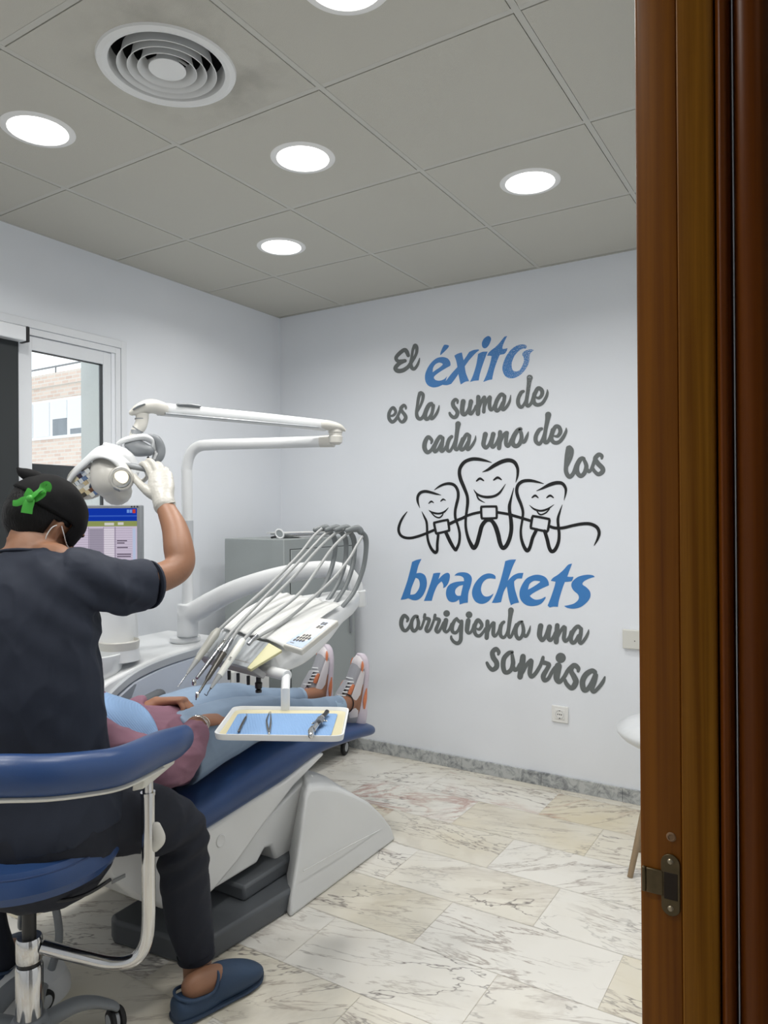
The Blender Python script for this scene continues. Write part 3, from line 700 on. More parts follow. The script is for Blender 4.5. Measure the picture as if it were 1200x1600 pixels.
word('lettering_word', 'large blue vinyl word éxito near the top of the motto', WORNB, 605, 515, 10, polys=[
    [[(905, 237), (955, 245), (962, 268), (920, 320), (835, 400, c), (830, 385), (845, 330), (880, 255)]],
    [[(860, 866, c), (790, 895), (720, 903), (660, 885), (620, 850), (595, 790), (592, 720), (610, 650), (650, 570), (710, 495), (780, 445), (850, 430), (900, 434), (950, 455), (982, 500), (990, 548), (980, 568), (940, 590), (870, 632), (800, 678), (745, 722), (730, 752), (752, 785), (800, 799), (850, 793), (900, 768), (935, 731, c), (912, 812, c)],
     [(868, 545), (845, 522), (800, 518), (750, 548), (718, 600), (710, 668, c), (760, 632), (825, 588)]],
    [[(1050, 408, c), (1100, 378), (1168, 358, c), (1180, 420), (1195, 480, c), (1240, 415), (1282, 350, c), (1350, 320), (1425, 310, c), (1440, 322, c), (1380, 370), (1280, 480), (1212, 575, c), (1230, 680), (1280, 805, c), (1220, 815), (1150, 858, c), (1135, 800), (1113, 692, c), (1060, 770), (1000, 848, c), (930, 868), (858, 862, c), (920, 800), (1000, 695), (1098, 585, c), (1080, 490)]],
    [[(1422, 380, c), (1490, 348), (1570, 345, c), (1540, 420), (1490, 560), (1450, 690), (1430, 795, c), (1360, 800), (1295, 818, c), (1340, 720), (1390, 560)]],
    [[(1590, 102), (1618, 125), (1620, 170), (1590, 240), (1550, 285), (1510, 290), (1485, 262), (1482, 205), (1510, 145), (1558, 108)]],
    [[(1875, 100, c), (1850, 150), (1810, 240), (1800, 285), (1810, 305, c), (1850, 298), (1880, 290, c), (1865, 340), (1830, 380), (1790, 388), (1760, 395, c), (1730, 460), (1680, 600), (1650, 720), (1640, 780, c), (1580, 790), (1502, 818, c), (1550, 710), (1600, 560), (1630, 430), (1625, 412, c), (1590, 408), (1563, 412, c), (1580, 370), (1630, 320), (1690, 275), (1750, 215), (1810, 140), (1840, 110)]],
    [[(2180, 270), (2170, 245), (2120, 232), (2040, 245), (1950, 300), (1870, 400), (1820, 510), (1802, 590), (1810, 660), (1850, 730), (1920, 762), (2010, 748), (2100, 690), (2180, 590), (2220, 490), (2225, 410), (2240, 365), (2292, 320, c), (2250, 308), (2190, 318), (2130, 350), (2112, 395), (2135, 440), (2135, 500), (2100, 590), (2060, 640), (2010, 655), (1960, 630), (1945, 560), (1955, 490), (2000, 395), (2070, 325), (2120, 298), (2160, 298)]]])
S2 = 8.5714
word('lettering_word', 'grey vinyl word es at the start of the second line', GREY, 600, 580, S2, [
    [(90, 600, 30), (130, 590, 36), (158, 545, 40), (130, 492, 46), (95, 510, 42), (68, 570, 46), (72, 640, 48), (112, 680, 48), (160, 645, 44), (200, 570, 38), (232, 500, 42), (265, 458, 46), (292, 480, 34), (293, 505, 24)],
    [(255, 460, 42), (228, 500, 50), (245, 540, 46), (280, 585, 50), (292, 625, 50), (268, 668, 50), (235, 680, 40), (203, 645, 36), (192, 600, 26)]])
word('lettering_word', 'grey vinyl word la between es and suma', GREY, 600, 580, S2, [
    [(482, 295, 50), (462, 370, 44), (448, 470, 42), (438, 560, 46), (452, 620, 52), (490, 640, 48), (530, 600, 46), (570, 500, 46), (605, 445, 46), (638, 435, 50)],
    [(495, 292, 54), (524, 315, 46), (518, 385, 40), (482, 480, 32), (452, 540, 26)],
    [(640, 435, 46), (600, 470, 48), (562, 560, 48), (556, 625, 54), (585, 642, 46), (632, 585, 42), (662, 490, 42)],
    [(662, 460, 50), (648, 550, 44), (628, 620, 44), (650, 636, 40), (698, 580, 40), (728, 515, 32), (740, 460, 12)]])
D = -1114
word('lettering_word', 'grey vinyl word suma in the second line', GREY, 730, 580, S2, [
    [(985 + D, 430, 25), (985 + D, 395, 38), (955 + D, 382, 48), (925 + D, 420, 54), (932 + D, 470, 56), (970 + D, 520, 56), (985 + D, 560, 54), (965 + D, 608, 52), (930 + D, 618, 48), (895 + D, 590, 44), (880 + D, 560, 34)],
    [(1062 + D, 405, 68), (1050 + D, 480, 62), (1050 + D, 555, 62), (1080 + D, 582, 50), (1120 + D, 540, 46), (1148 + D, 475, 46), (1168 + D, 410, 60)],
    [(52, 405, 62), (38, 480, 55), (32, 550, 52), (55, 570, 46), (95, 520, 40), (120, 470, 44)],
    [(150, 345, 58), (150, 430, 62), (145, 570, 62)], [(160, 510, 30), (190, 410, 42), (225, 350, 46)],
    [(232, 350, 50), (230, 440, 46), (222, 545, 48)], [(240, 470, 28), (272, 385, 40), (303, 345, 46)],
    [(310, 352, 46), (300, 440, 50), (308, 505, 50), (335, 515, 42), (370, 450, 42)],
    [(500, 335, 50), (455, 312, 54), (400, 390, 56), (375, 480, 56), (395, 528, 54), (432, 508, 46), (478, 420, 46)],
    [(503, 335, 48), (490, 420, 52), (468, 495, 50), (492, 515, 44), (540, 462, 42), (572, 395, 34), (584, 322, 12)]])
word('lettering_word', 'grey vinyl word de with a worn tip ending the second line', WORNG, 730, 580, S2, [
    [(755, 270, 40), (720, 292, 52), (685, 370, 52), (685, 440, 54), (715, 482, 48), (748, 465, 42), (785, 390, 34), (805, 300, 32)],
    [(838, 88, 84), (830, 150, 60), (813, 280, 52), (795, 400, 52), (800, 452, 52), (825, 465, 44), (868, 410, 46), (900, 300, 50)],
    [(920, 348, 26), (962, 360, 42), (1000, 320, 52), (1002, 260, 56), (955, 228, 54), (915, 285, 56), (890, 370, 56), (902, 430, 56), (950, 452, 52), (1010, 425, 48), (1058, 350, 44), (1076, 290, 34), (1074, 248, 12)]])
word('lettering_word', 'grey vinyl word cada starting the third line', GREY, 650, 640, S2, [
    [(205, 452, 26), (212, 410, 46), (165, 368, 52), (125, 430, 60), (115, 510, 62), (150, 570, 56), (200, 548, 46), (245, 480, 48)],
    [(352, 380, 50), (322, 362, 50), (277, 430, 56), (245, 510, 56), (255, 565, 46), (300, 528, 42), (345, 440, 44)],
    [(360, 380, 50), (352, 470, 46), (335, 545, 48), (360, 556, 40), (410, 490, 44), (440, 420, 44)],
    [(480, 362, 46), (445, 400, 52), (420, 480, 52), (425, 545, 46), (460, 552, 40), (500, 480, 36), (528, 400, 32)],
    [(565, 192, 76), (555, 270, 58), (538, 400, 52), (525, 500, 50), (535, 533, 46), (560, 530, 40), (600, 450, 42), (625, 390, 46)],
    [(712, 350, 50), (678, 332, 50), (632, 410, 56), (600, 490, 56), (610, 538, 50), (650, 518, 46), (700, 430, 46)],
    [(718, 352, 50), (705, 440, 50), (685, 520, 48), (710, 532, 42), (760, 470, 42), (793, 405, 32), (800, 352, 12)]])
word('lettering_word', 'grey vinyl word uno in the middle of the third line', GREY, 770, 640, 6.6667, [
    [(930 * .7778 - 800, 257, 54), (915 * .7778 - 800, 311, 48), (905 * .7778 - 800, 365, 48), (937 * .7778 - 800, 398, 40), (980 * .7778 - 800, 365, 36), (1015 * .7778 - 800, 303, 40), (1036 * .7778 - 800, 256, 52)],
    [(1035 * .7778 - 800, 256, 50), (1020 * .7778 - 800, 325, 42), (1015 * .7778 - 800, 378, 40), (1040 * .7778 - 800, 390, 34), (1085 * .7778 - 800, 340, 34), (1112 * .7778 - 800, 290, 32)],
    [(77, 235, 46), (74, 310, 48), (66, 402, 46)], [(82, 340, 26), (112, 268, 36), (142, 240, 38)],
    [(150, 242, 40), (140, 310, 42), (140, 362, 42), (165, 378, 38), (198, 310, 40)],
    [(288, 205, 46), (255, 222, 46), (215, 290, 52), (207, 348, 50), (235, 380, 46), (272, 365, 44), (298, 310, 44), (298, 255, 40), (282, 215, 36)],
    [(300, 290, 26), (312, 332, 36), (332, 333, 36), (358, 275, 32), (372, 232, 10)]])
word('lettering_word', 'grey vinyl word de ending the third line above los', GREY, 770, 640, 6.6667, [
    [(510, 200, 34), (482, 215, 42), (450, 275, 44), (450, 330, 44), (483, 358, 38), (510, 328, 36), (535, 260, 30), (545, 205, 26)],
    [(578, 54, 66), (570, 110, 50), (553, 200, 42), (540, 290, 42), (545, 338, 42), (570, 338, 36), (600, 290, 40), (625, 210, 42)],
    [(642, 277, 20), (680, 275, 36), (705, 230, 44), (690, 182, 42), (655, 178, 42), (625, 232, 46), (610, 300, 46), (640, 343, 42), (690, 338, 40), (733, 290, 38), (763, 230, 30), (766, 192, 10)]])
word('lettering_word', 'grey vinyl word los on its own above the right tooth', GREY, 770, 640, 6.6667, [
    [(788, 400, 50), (772, 480, 44), (765, 570, 44), (765, 650, 46), (800, 700, 46), (842, 660, 42), (872, 580, 42), (910, 518, 44), (945, 510, 40)],
    [(800, 395, 48), (822, 425, 46), (815, 490, 40), (790, 560, 28), (772, 600, 22)],
    [(948, 512, 40), (920, 512, 44), (880, 580, 50), (880, 650, 50), (915, 692, 46), (955, 660, 46), (975, 590, 46), (955, 532, 38)],
    [(972, 600, 32), (990, 636, 40), (1012, 645, 30), (1040, 590, 38), (1062, 525, 38)],
    [(1136, 508, 28), (1135, 482, 40), (1102, 470, 46), (1068, 512, 50), (1095, 560, 52), (1142, 610, 52), (1142, 648, 50), (1100, 674, 44), (1060, 642, 38), (1040, 608, 34)]])
word('lettering_word', 'large blue vinyl word brackets below the drawn teeth', BLUE, 620, 860, 7.5, polys=[
    [[(180, 135, c), (230, 112), (290, 100, c), (255, 175), (230, 268, c), (280, 264), (330, 292), (352, 360), (345, 440), (305, 530), (250, 578), (190, 582), (135, 560, c), (100, 572), (45, 580, c), (75, 500), (120, 370), (155, 240)], [(222, 320, c), (255, 338), (270, 390), (258, 450), (215, 508), (158, 520, c), (170, 450), (200, 370)]],
    [[(430, 270, c), (470, 263), (512, 262, c), (488, 340, c), (540, 287), (590, 262), (618, 277), (622, 320), (605, 380), (575, 425), (545, 442, c), (545, 400), (525, 362, c), (480, 405), (440, 490), (410, 590, c), (365, 590), (318, 592, c), (355, 500), (400, 370)]],
    [[(675, 295, c), (710, 266), (770, 256), (830, 266), (870, 300), (880, 350), (862, 430), (840, 500), (833, 612, c), (790, 617), (738, 635, c), (730, 575, c), (690, 600), (640, 605), (600, 580), (578, 520), (585, 450), (620, 400), (690, 370), (790, 360, c), (782, 322), (750, 300), (710, 295)], [(778, 405, c), (730, 417), (690, 455), (685, 500), (710, 530), (750, 530, c), (765, 460)]],
    [[(1158, 335, c), (1155, 300), (1120, 276), (1060, 271), (990, 302), (920, 380), (884, 470), (890, 545), (930, 605), (1000, 627), (1070, 600), (1118, 540), (1133, 505, c), (1090, 533), (1040, 540), (1002, 510), (987, 450), (1007, 380), (1050, 338), (1100, 327)]]]
    + [[[((x / 7.0588 + 150) * 7.5, y / 7.0588 * 7.5) + tuple(k) for x, y, *k in q] for q in g] for g in [
    [[(138, 118, c), (190, 103), (257, 100, c), (215, 190), (165, 335, c), (220, 280), (280, 252), (338, 248, c), (322, 310, c), (270, 312), (235, 342, c), (245, 430), (290, 575, c), (240, 585), (200, 605, c), (175, 520), (155, 395, c), (120, 460), (92, 570, c), (45, 578), (-10, 578, c), (40, 470), (80, 350), (120, 200)]],
    [[(620, 385, c), (612, 340), (580, 295), (520, 271), (450, 273), (370, 312), (312, 400), (294, 480), (312, 550), (370, 603), (450, 614), (530, 590), (578, 535), (582, 510, c), (530, 536), (470, 543), (425, 520), (408, 500, c), (450, 468), (530, 425)], [(520, 350), (500, 337), (450, 337), (405, 372), (388, 432, c), (440, 405)]],
    [[(875, 145, c), (850, 210), (822, 290, c), (860, 292), (890, 290, c), (875, 333), (850, 343), (795, 348, c), (765, 430), (730, 550), (718, 622, c), (670, 620), (628, 630, c), (605, 608, c), (640, 520), (680, 400), (692, 345, c), (665, 340), (640, 335, c), (665, 302), (720, 267), (780, 215), (830, 160)]],
    [[(1125, 292, c), (1100, 274), (1030, 269), (940, 292), (880, 342), (867, 390), (890, 440), (943, 490), (945, 540), (900, 583), (840, 603), (788, 612, c), (820, 633), (890, 643), (970, 624), (1040, 570), (1076, 510), (1070, 450), (1030, 405), (990, 375), (1005, 342), (1060, 312)]]]])
q = -0  # corrigiendo: traced from two crops that overlap by 100 px of the photo
J = [[(x + 1000, y, w) for x, y, w in st] for st in [
    [(168, 245, 78), (155, 330, 76), (150, 410, 66), (185, 442, 46), (230, 395, 46), (258, 310, 48)],
    [(300, 372, 30), (345, 380, 48), (380, 312, 56), (325, 238, 62), (280, 295, 62), (265, 400, 58), (290, 468, 56), (345, 483, 52), (400, 430, 46), (440, 370, 48)],
    [(468, 260, 66), (465, 370, 70), (455, 515, 70)], [(480, 430, 32), (520, 325, 44), (558, 280, 52)],
    [(572, 285, 52), (562, 370, 62), (560, 460, 62), (590, 488, 46), (640, 420, 46), (672, 320, 52)],
    [(725, 268, 50), (690, 302, 56), (670, 390, 58), (675, 478, 58), (720, 512, 52), (760, 465, 42), (790, 370, 38), (800, 305, 34)],
    [(835, 84, 92), (825, 170, 70), (808, 300, 62), (793, 430, 58), (805, 498, 52), (835, 500, 44), (880, 400, 52), (920, 310, 54)],
    [(1008, 265, 46), (960, 285, 56), (915, 360, 62), (915, 470, 62), (955, 528, 60), (1000, 498, 56), (1030, 420, 62), (1020, 320, 52), (1002, 275, 46)],
    [(1035, 430, 36), (1055, 488, 52), (1088, 475, 46), (1122, 400, 40), (1139, 328, 12)]]]
word('lettering_word', 'long grey vinyl word corrigiendo under the blue word brackets', GREY, 615, 945, 10, [
    [(212, 260, 34), (225, 215, 50), (170, 168, 58), (130, 225, 66), (120, 310, 66), (150, 385, 60), (195, 402, 52), (250, 340, 52), (290, 250, 52)],
    [(372, 180, 50), (330, 185, 52), (285, 260, 58), (285, 360, 58), (320, 408, 56), (368, 368, 52), (390, 290, 58), (375, 205, 46)],
    [(388, 310, 46), (402, 365, 48), (430, 368, 42), (458, 300, 40), (482, 230, 42)],
    [(490, 152, 46), (487, 205, 54), (530, 215, 56), (558, 230, 56), (543, 290, 54), (510, 380, 58), (535, 418, 46), (580, 370, 46), (612, 290, 42), (638, 225, 42)],
    [(650, 158, 46), (647, 210, 54), (690, 222, 56), (716, 238, 56), (698, 300, 54), (665, 390, 58), (695, 428, 46), (740, 370, 46), (785, 280, 50)],
    [(820, 240, 76), (805, 320, 72), (795, 390, 62), (830, 423, 46), (875, 378, 46), (912, 300, 52)],
    [(988, 215, 50), (950, 255, 56), (920, 330, 62), (920, 410, 58), (965, 438, 52), (1010, 400, 46), (1042, 320, 40)],
    [(985, 215, 46), (1022, 255, 52), (1050, 275, 50)], [(1065, 255, 56), (1060, 330, 66), (1055, 450, 62), (1048, 550, 62), (1008, 598, 60), (950, 582, 52), (908, 530, 46), (902, 492, 34)]] + J,
    dots=[(830, 135, 52), (1180, 155, 53)])
word('lettering_word', 'grey vinyl word una right of corrigiendo', GREY, 830, 960, 12, [
    [(180, 215, 104), (165, 300, 100), (160, 400, 98), (205, 483, 76), (260, 430, 72), (310, 320, 80), (345, 232, 96)],
    [(345, 232, 96), (330, 330, 86), (325, 440, 82), (365, 485, 66), (420, 415, 62), (452, 340, 60)],
    [(490, 205, 90), (480, 350, 95), (470, 515, 96)], [(500, 430, 46), (560, 300, 62), (615, 235, 76)],
    [(638, 245, 66), (625, 350, 78), (615, 450, 78), (650, 502, 66), (720, 425, 66), (755, 330, 72)],
    [(928, 262, 72), (870, 225, 76), (790, 310, 82), (745, 430, 82), (765, 522, 76), (822, 515, 70), (890, 400, 70)],
    [(938, 265, 70), (928, 370, 78), (905, 500, 76), (940, 540, 62), (1010, 460, 62), (1065, 355, 52), (1080, 285, 16)]])
Mx = lambda st: [((x / 10.909 + 95) * 12, (y / 10.909 + 10) * 12, w * 1.1) for x, y, w in st]
word('lettering_word', 'grey vinyl word sonrisa sloping at the bottom of the motto', GREY, 750, 1000, 12, [
    [(345, 268, 52), (352, 222, 74), (300, 168, 84), (235, 232, 92), (252, 330, 98), (310, 420, 98), (308, 508, 96), (235, 556, 82), (170, 500, 72), (132, 428, 58)],
    [(605, 225, 62), (540, 245, 82), (455, 340, 92), (435, 470, 92), (460, 588, 88), (520, 606, 82), (588, 548, 82), (620, 440, 88), (612, 335, 74), (600, 250, 56)],
    [(625, 480, 56), (650, 555, 82), (702, 538, 72), (748, 455, 72)],
    [(808, 310, 108), (793, 430, 116), (752, 690, 108)], [(800, 620, 52), (880, 460, 72), (955, 382, 82)],
    [(968, 395, 82), (950, 500, 92), (935, 620, 88), (970, 688, 76), (1050, 615, 76), (1130, 480, 68), (1160, 400, 66)],
    Mx([(40, 185, 56), (32, 262, 78), (90, 285, 76), (140, 312, 78), (108, 385, 76), (45, 500, 88), (65, 578, 72), (130, 548, 66), (190, 440, 66), (245, 360, 66)]),
    Mx([(298, 335, 128), (285, 420, 120), (272, 540, 108), (315, 606, 76), (390, 535, 72), (470, 400, 72), (560, 320, 80)]),
    Mx([(638, 418, 56), (638, 372, 78), (580, 322, 84), (528, 365, 82), (522, 430, 82), (570, 520, 96), (600, 600, 100), (560, 688, 96), (510, 706, 80), (440, 638, 72), (412, 570, 60)]),
    Mx([(925, 440, 80), (870, 415, 84), (770, 480, 96), (712, 600, 96), (732, 728, 94), (790, 736, 80), (868, 620, 76), (930, 490, 80)]),
    Mx([(940, 490, 80), (910, 600, 92), (875, 720, 86), (910, 772, 66), (988, 700, 66), (1058, 605, 64), (1092, 520, 30)])],
    dots=[((340 / 10.909 + 95) * 12, (195 / 10.909 + 10) * 12, 97)])
# three smiling teeth joined by a brace wire
dec = thing('teeth_drawing', 'black vinyl line drawing of three smiling teeth wearing braces', 'wall drawing', onwall(780, 800))
def draw(name, x0, y0, s, strokes, parent, closed=False):
    mb = MB()
    for st in strokes: ribbon(mb, [(x0 + a / s, y0 + b / s, w / s) for a, b, w in st], closed)
    return mesh_obj(name, mb, BLACK, parent, angle=20)
def bracket(x0, y0, s, q, w, parent):
    mb = MB(); Q = [(x0 + a / s, y0 + b / s) for a, b in q]; pts = []
    for i in range(4):
        p = V(Q[i]); a = V(Q[i - 1]); b = V(Q[(i + 1) % 4]); r = 1.8
        pts += [(*(p + (a - p).normalized() * r), w / s), (*(p + (b - p).normalized() * r), w / s)]
    ribbon(mb, pts, True); return mesh_obj('bracket', mb, BLACK, parent, angle=20)
N = (610, 740, 10)
t = draw('tooth_outline', *N, [
    [(795, 335, 6), (720, 318, 30), (620, 290, 42), (540, 278, 46), (470, 300, 46), (430, 360, 42), (430, 440, 34), (462, 538, 5)],
    [(688, 256, 6), (760, 205, 30), (850, 165, 40), (940, 158, 46), (1010, 190, 46), (1055, 270, 46), (1060, 370, 46), (1035, 480, 46), (1015, 580, 42), (1015, 680, 42), (1040, 760, 38), (1070, 860, 38), (1085, 960, 40), (1075, 1080, 42), (1035, 1175, 48), (1010, 1185, 48), (940, 1070, 56), (870, 920, 56)],
    [(492, 590, 6), (530, 670, 28), (565, 750, 36), (575, 850, 36), (577, 950, 36), (595, 1060, 40), (640, 1170, 46), (700, 1232, 50), (732, 1200, 44), (735, 1100, 42), (750, 960, 42)]], dec)
draw('smile', *N, [[(598, 568, 5), (650, 605, 30), (750, 625, 30), (840, 600, 30), (910, 530, 6)], [(640, 610, 18), (700, 670, 22), (765, 688, 24), (810, 655, 22), (825, 625, 15)]], t)
for e in ([(600, 465, 16), (640, 435, 28), (676, 455, 12)], [(788, 432, 16), (825, 402, 28), (863, 418, 12)]): draw('eye', *N, [e], t)
bracket(*N, [(683, 768), (900, 722), (922, 890), (718, 938)], 38, t)
O = (705, 700, 9.41)
t = draw('tooth_outline', *O, [
    [(594, 213, 8), (500, 185, 35), (400, 165, 50), (300, 165, 52), (200, 205, 52), (140, 280, 52), (122, 360, 52), (140, 460, 56), (190, 580, 52), (235, 700, 46), (243, 800, 46), (230, 920, 40), (215, 1050, 38), (218, 1180, 40), (250, 1320, 46), (300, 1430, 58), (337, 1470, 60), (378, 1410, 60), (415, 1280, 60), (450, 1150, 60), (500, 1080, 56), (550, 1060, 50), (600, 1075, 56), (650, 1150, 66), (690, 1270, 66), (720, 1400, 62), (760, 1470, 60), (812, 1435, 60), (860, 1330, 58), (885, 1200, 58), (880, 1060, 56), (860, 930, 50), (860, 840, 48), (885, 730, 28), (922, 588, 8)],
    [(462, 353, 8), (540, 320, 38), (640, 255, 56), (750, 200, 60), (850, 180, 60), (930, 210, 56), (975, 290, 46), (980, 370, 38), (970, 440, 28), (948, 508, 5)]], dec)
draw('smile', *O, [[(332, 610, 6), (380, 675, 30), (450, 710, 36), (540, 722, 40), (640, 705, 38), (720, 650, 32), (800, 530, 6)], [(375, 690, 18), (410, 755, 24), (498, 804, 6)]], t)
for e in ([(375, 485, 22), (425, 450, 36), (479, 480, 18)], [(628, 470, 22), (685, 435, 36), (739, 465, 18)]): draw('eye', *O, [e], t)
bracket(*O, [(442, 864), (668, 860), (670, 1030), (450, 1036)], 34, t)
Q = (800, 740, 8)
t = draw('tooth_outline', *Q, [
    [(398, 126, 6), (320, 105, 26), (230, 88, 38), (140, 95, 42), (80, 140, 42), (60, 210, 42), (75, 290, 42), (115, 390, 38), (138, 480, 34), (130, 580, 30), (112, 700, 30), (118, 810, 36), (150, 910, 42), (190, 962, 48), (225, 920, 42), (260, 800, 42), (310, 700, 42)],
    [(306, 216, 6), (380, 185, 26), (470, 140, 44), (560, 115, 46), (630, 125, 42), (670, 180, 36), (672, 240, 26), (652, 332, 5)],
    [(630, 388, 6), (595, 490, 26), (575, 570, 36), (580, 660, 36), (590, 760, 38), (580, 860, 42), (540, 950, 46), (497, 972, 48), (465, 925, 46), (440, 820, 46), (410, 720, 46)]], dec)
draw('smile', *Q, [[(218, 394, 5), (280, 445, 24), (360, 465, 26), (440, 445, 24), (526, 387, 5)], [(310, 465, 14), (340, 505, 20), (375, 512, 20), (430, 485, 18), (470, 440, 12)]], t)
for e in ([(252, 300, 16), (290, 275, 28), (327, 300, 14)], [(436, 300, 16), (478, 275, 28), (518, 300, 14)]): draw('eye', *Q, [e], t)
bracket(*Q, [(258, 530), (472, 570), (446, 726), (234, 680)], 32, t)
for x0, y0, s, st in [(N[0], N[1], N[2], [(263, 596, 10), (200, 680, 32), (150, 780, 40), (130, 880, 42), (160, 960, 42), (230, 1000, 42), (330, 1005, 42), (450, 975, 42), (560, 935, 42), (690, 880, 42)]),
                      (N[0], N[1], N[2], [(915, 790, 50), (1040, 732, 48), (1170, 680, 44)]), (O[0], O[1], O[2], [(150, 1038, 38), (220, 1002, 38), (330, 965, 40), (440, 942, 40)]),
                      (O[0], O[1], O[2], [(675, 945, 40), (800, 965, 40), (900, 985, 38)]), (Q[0], Q[1], Q[2], [(0, 520, 36), (110, 552, 36), (240, 592, 36)]),
                      (Q[0], Q[1], Q[2], [(460, 655, 36), (540, 680, 38), (640, 678, 38), (760, 650, 38), (880, 628, 40), (980, 630, 42), (1060, 670, 44), (1090, 740, 40), (1070, 820, 30), (1028, 897, 8)])]:
    mb = MB(); ribbon(mb, [(x0 + a / s, y0 + b / s, w / s) for a, b, w in st])
    mesh_obj('brace_wire', mb, BLACK, dec, angle=20)
# ================================================================== EQUIPMENT
WHITEP = mat('white_enamel', rgb(218, 220, 221), rough=0.28, spec=0.5)
OFFW = mat('ivory_plastic', rgb(206, 204, 197), rough=0.35)
BLUEUP = mat('blue_upholstery', rgb(40, 67, 112), rough=0.34, spec=0.45, bump=0.05, bscale=300)
GREYD = mat('dark_grey_base', rgb(84, 88, 92), rough=0.5)
GREYP = mat('mid_grey_plastic', rgb(128, 132, 136), rough=0.42)
HOSE = mat('grey_hose', rgb(158, 160, 160), rough=0.4)
WHIP = mat('dark_grey_whip', rgb(112, 117, 119), rough=0.4)
CHROME = mat('chrome', rgb(205, 205, 205), rough=0.12, metal=1.0)
STEEL = mat('steel', rgb(160, 162, 166), rough=0.25, metal=1.0)
BLACKP = mat('black_plastic', rgb(22, 22, 24), rough=0.4)
RUBBER = mat('black_rubber', rgb(26, 26, 28), rough=0.7)
PANELB = mat('unit_side_panel', rgb(212, 219, 230), rough=0.3)
CABG = mat('cabinet_grey', rgb(150, 156, 156), rough=0.45)
MIRROR = mat('mirror_glass', rgb(225, 230, 236), rough=0.03, metal=1.0)
LIPG = mat('cool_grey', rgb(178, 182, 186), rough=0.35)

def rquad(TL, TR, BR, BL, r=0.3, n=5):
    """rounded quadrilateral ring through four 3-D corners"""
    C = [V(TL), V(TR), V(BR), V(BL)]; out = []
    for i in range(4):
        p = C[i]; a = C[i - 1]; b = C[(i + 1) % 4]
        la = p + (a - p) * r * 0.5; lb = p + (b - p) * r * 0.5
        for k in range(n):
            t = k / (n - 1); out.append(la * (1 - t) ** 2 + p * 2 * t * (1 - t) + lb * t * t)
    return out
def smooth_rings(rings, res=5):
    m = len(rings[0]); cols = [cr([r[j] for r in rings], res) for j in range(m)]
    return [[V(cols[j][i]) for j in range(m)] for i in range(len(cols[0]))]
def dome_rings(rings, k=0.985, steps=3, end=-1, depth=0.01):
    """round off the end of a loft"""
    base = rings[end]; c = sum(base, V()) / len(base); nxt = rings[-2] if end == -1 else rings[1]
    dr = (c - sum(nxt, V()) / len(nxt)).normalized(); ex = []
    for i in range(1, steps + 1):
        a = i / steps * PI / 2
        ex.append([c + (p - c) * (1 - (1 - math.cos(a)) * 0.6) + dr * depth * math.sin(a) for p in base])
    return rings + ex if end == -1 else ex[::-1] + rings

# ------------------------------------------------ dental chair
ch = thing('dental_chair', 'blue upholstered dental chair with white casing under the reclining patient', 'dental chair', (-1.9, 2.0, 0))
def sect(y, xr, xl, zt, zb, bulge=0.0, n=28, e=3.2):
    cx, cz, hx, hz = (xr + xl) / 2, (zt + zb) / 2, (xr - xl) / 2, (zt - zb) / 2; R = []
    for k in range(n):
        a = 2 * PI * k / n; c, s = math.cos(a), math.sin(a)
        x = abs(c) ** (2 / e) * (1 if c > 0 else -1); z = abs(s) ** (2 / e) * (1 if s > 0 else -1)
        zz = cz + hz * z
        if z > 0: zz -= bulge * (1 - min(1, abs(x) * 1.05) ** 2) * z
        R.append(V((cx + hx * x, y, zz)))
    return R
S = [(2.735, -1.86, -2.06, .412, .400, 0), (2.715, -1.76, -2.16, .432, .388, 0), (2.66, -1.712, -2.21, .452, .388, 0.0), (2.52, -1.70, -2.23, .478, .405, 0.006), (2.26, -1.70, -2.235, .515, .412, 0.012),
     (2.05, -1.695, -2.24, .528, .368, 0.016), (1.86, -1.69, -2.245, .512, .352, .03), (1.66, -1.69, -2.25, .488, .335, .04), (1.52, -1.695, -2.25, .486, .325, .04), (1.40, -1.71, -2.24, .515, .37, .035)]
rings = smooth_rings([sect(*q) for q in S], 5)
mesh_obj('seat_cushion', MB().loft(rings), BLUEUP, ch, sub=1)
S = [(1.375, -1.73, -2.22, .56, .44, .03), (1.25, -1.755, -2.215, .615, .51, .03), (1.10, -1.81, -2.20, .672, .58, .02), (1.0, -1.88, -2.16, .71, .63, .01)]
mesh_obj('backrest', MB().loft(smooth_rings([sect(*q) for q in S], 5)), BLUEUP, ch, sub=1)
S = [(0.985, -1.90, -2.14, .725, .655, .01), (0.90, -1.89, -2.15, .765, .69, .015), (0.82, -1.91, -2.13, .80, .735, .0)]
mesh_obj('headrest', MB().loft(smooth_rings([sect(*q) for q in S], 5)), BLUEUP, ch, sub=1)
CASING = mat('chair_casing', rgb(216, 217, 216), rough=0.4)
def yz_prism(poly, x0, x1, res=0): 
    pts = cr(poly, res, True) if res else poly
    return MB().prism([(x0, y, z) for y, z in pts], (x1 - x0, 0, 0))
shell = [(1.28, .47), (1.29, .37), (1.385, .265), (1.485, .19), (1.66, .147), (1.70, .158), (1.80, .20), (1.93, .275), (2.10, .36), (2.30, .425), (2.26, .44), (2.05, .40), (1.86, .385), (1.66, .365), (1.50, .36), (1.38, .42)]
sh = mesh_obj('seat_casing', yz_prism(shell, -1.707, -2.23), CASING, ch, bevel=0.014, seg=4)
b = MB(); b.lathe([(0.0, 0.001), (0.016, 0.001), (0.018, 0.002), (0.020, 0.001), (0.0205, 0)], (-1.706, 1.72, .305), 24, axis=(1, 0, 0)); mesh_obj('pivot_cap', b, CASING, sh)
b = MB(); b.box((-1.706, 1.30, .347), (-1.7045, 1.345, .357)); mesh_obj('type_plate', b, mat('plate_grey', rgb(150, 152, 154), rough=0.4), sh)
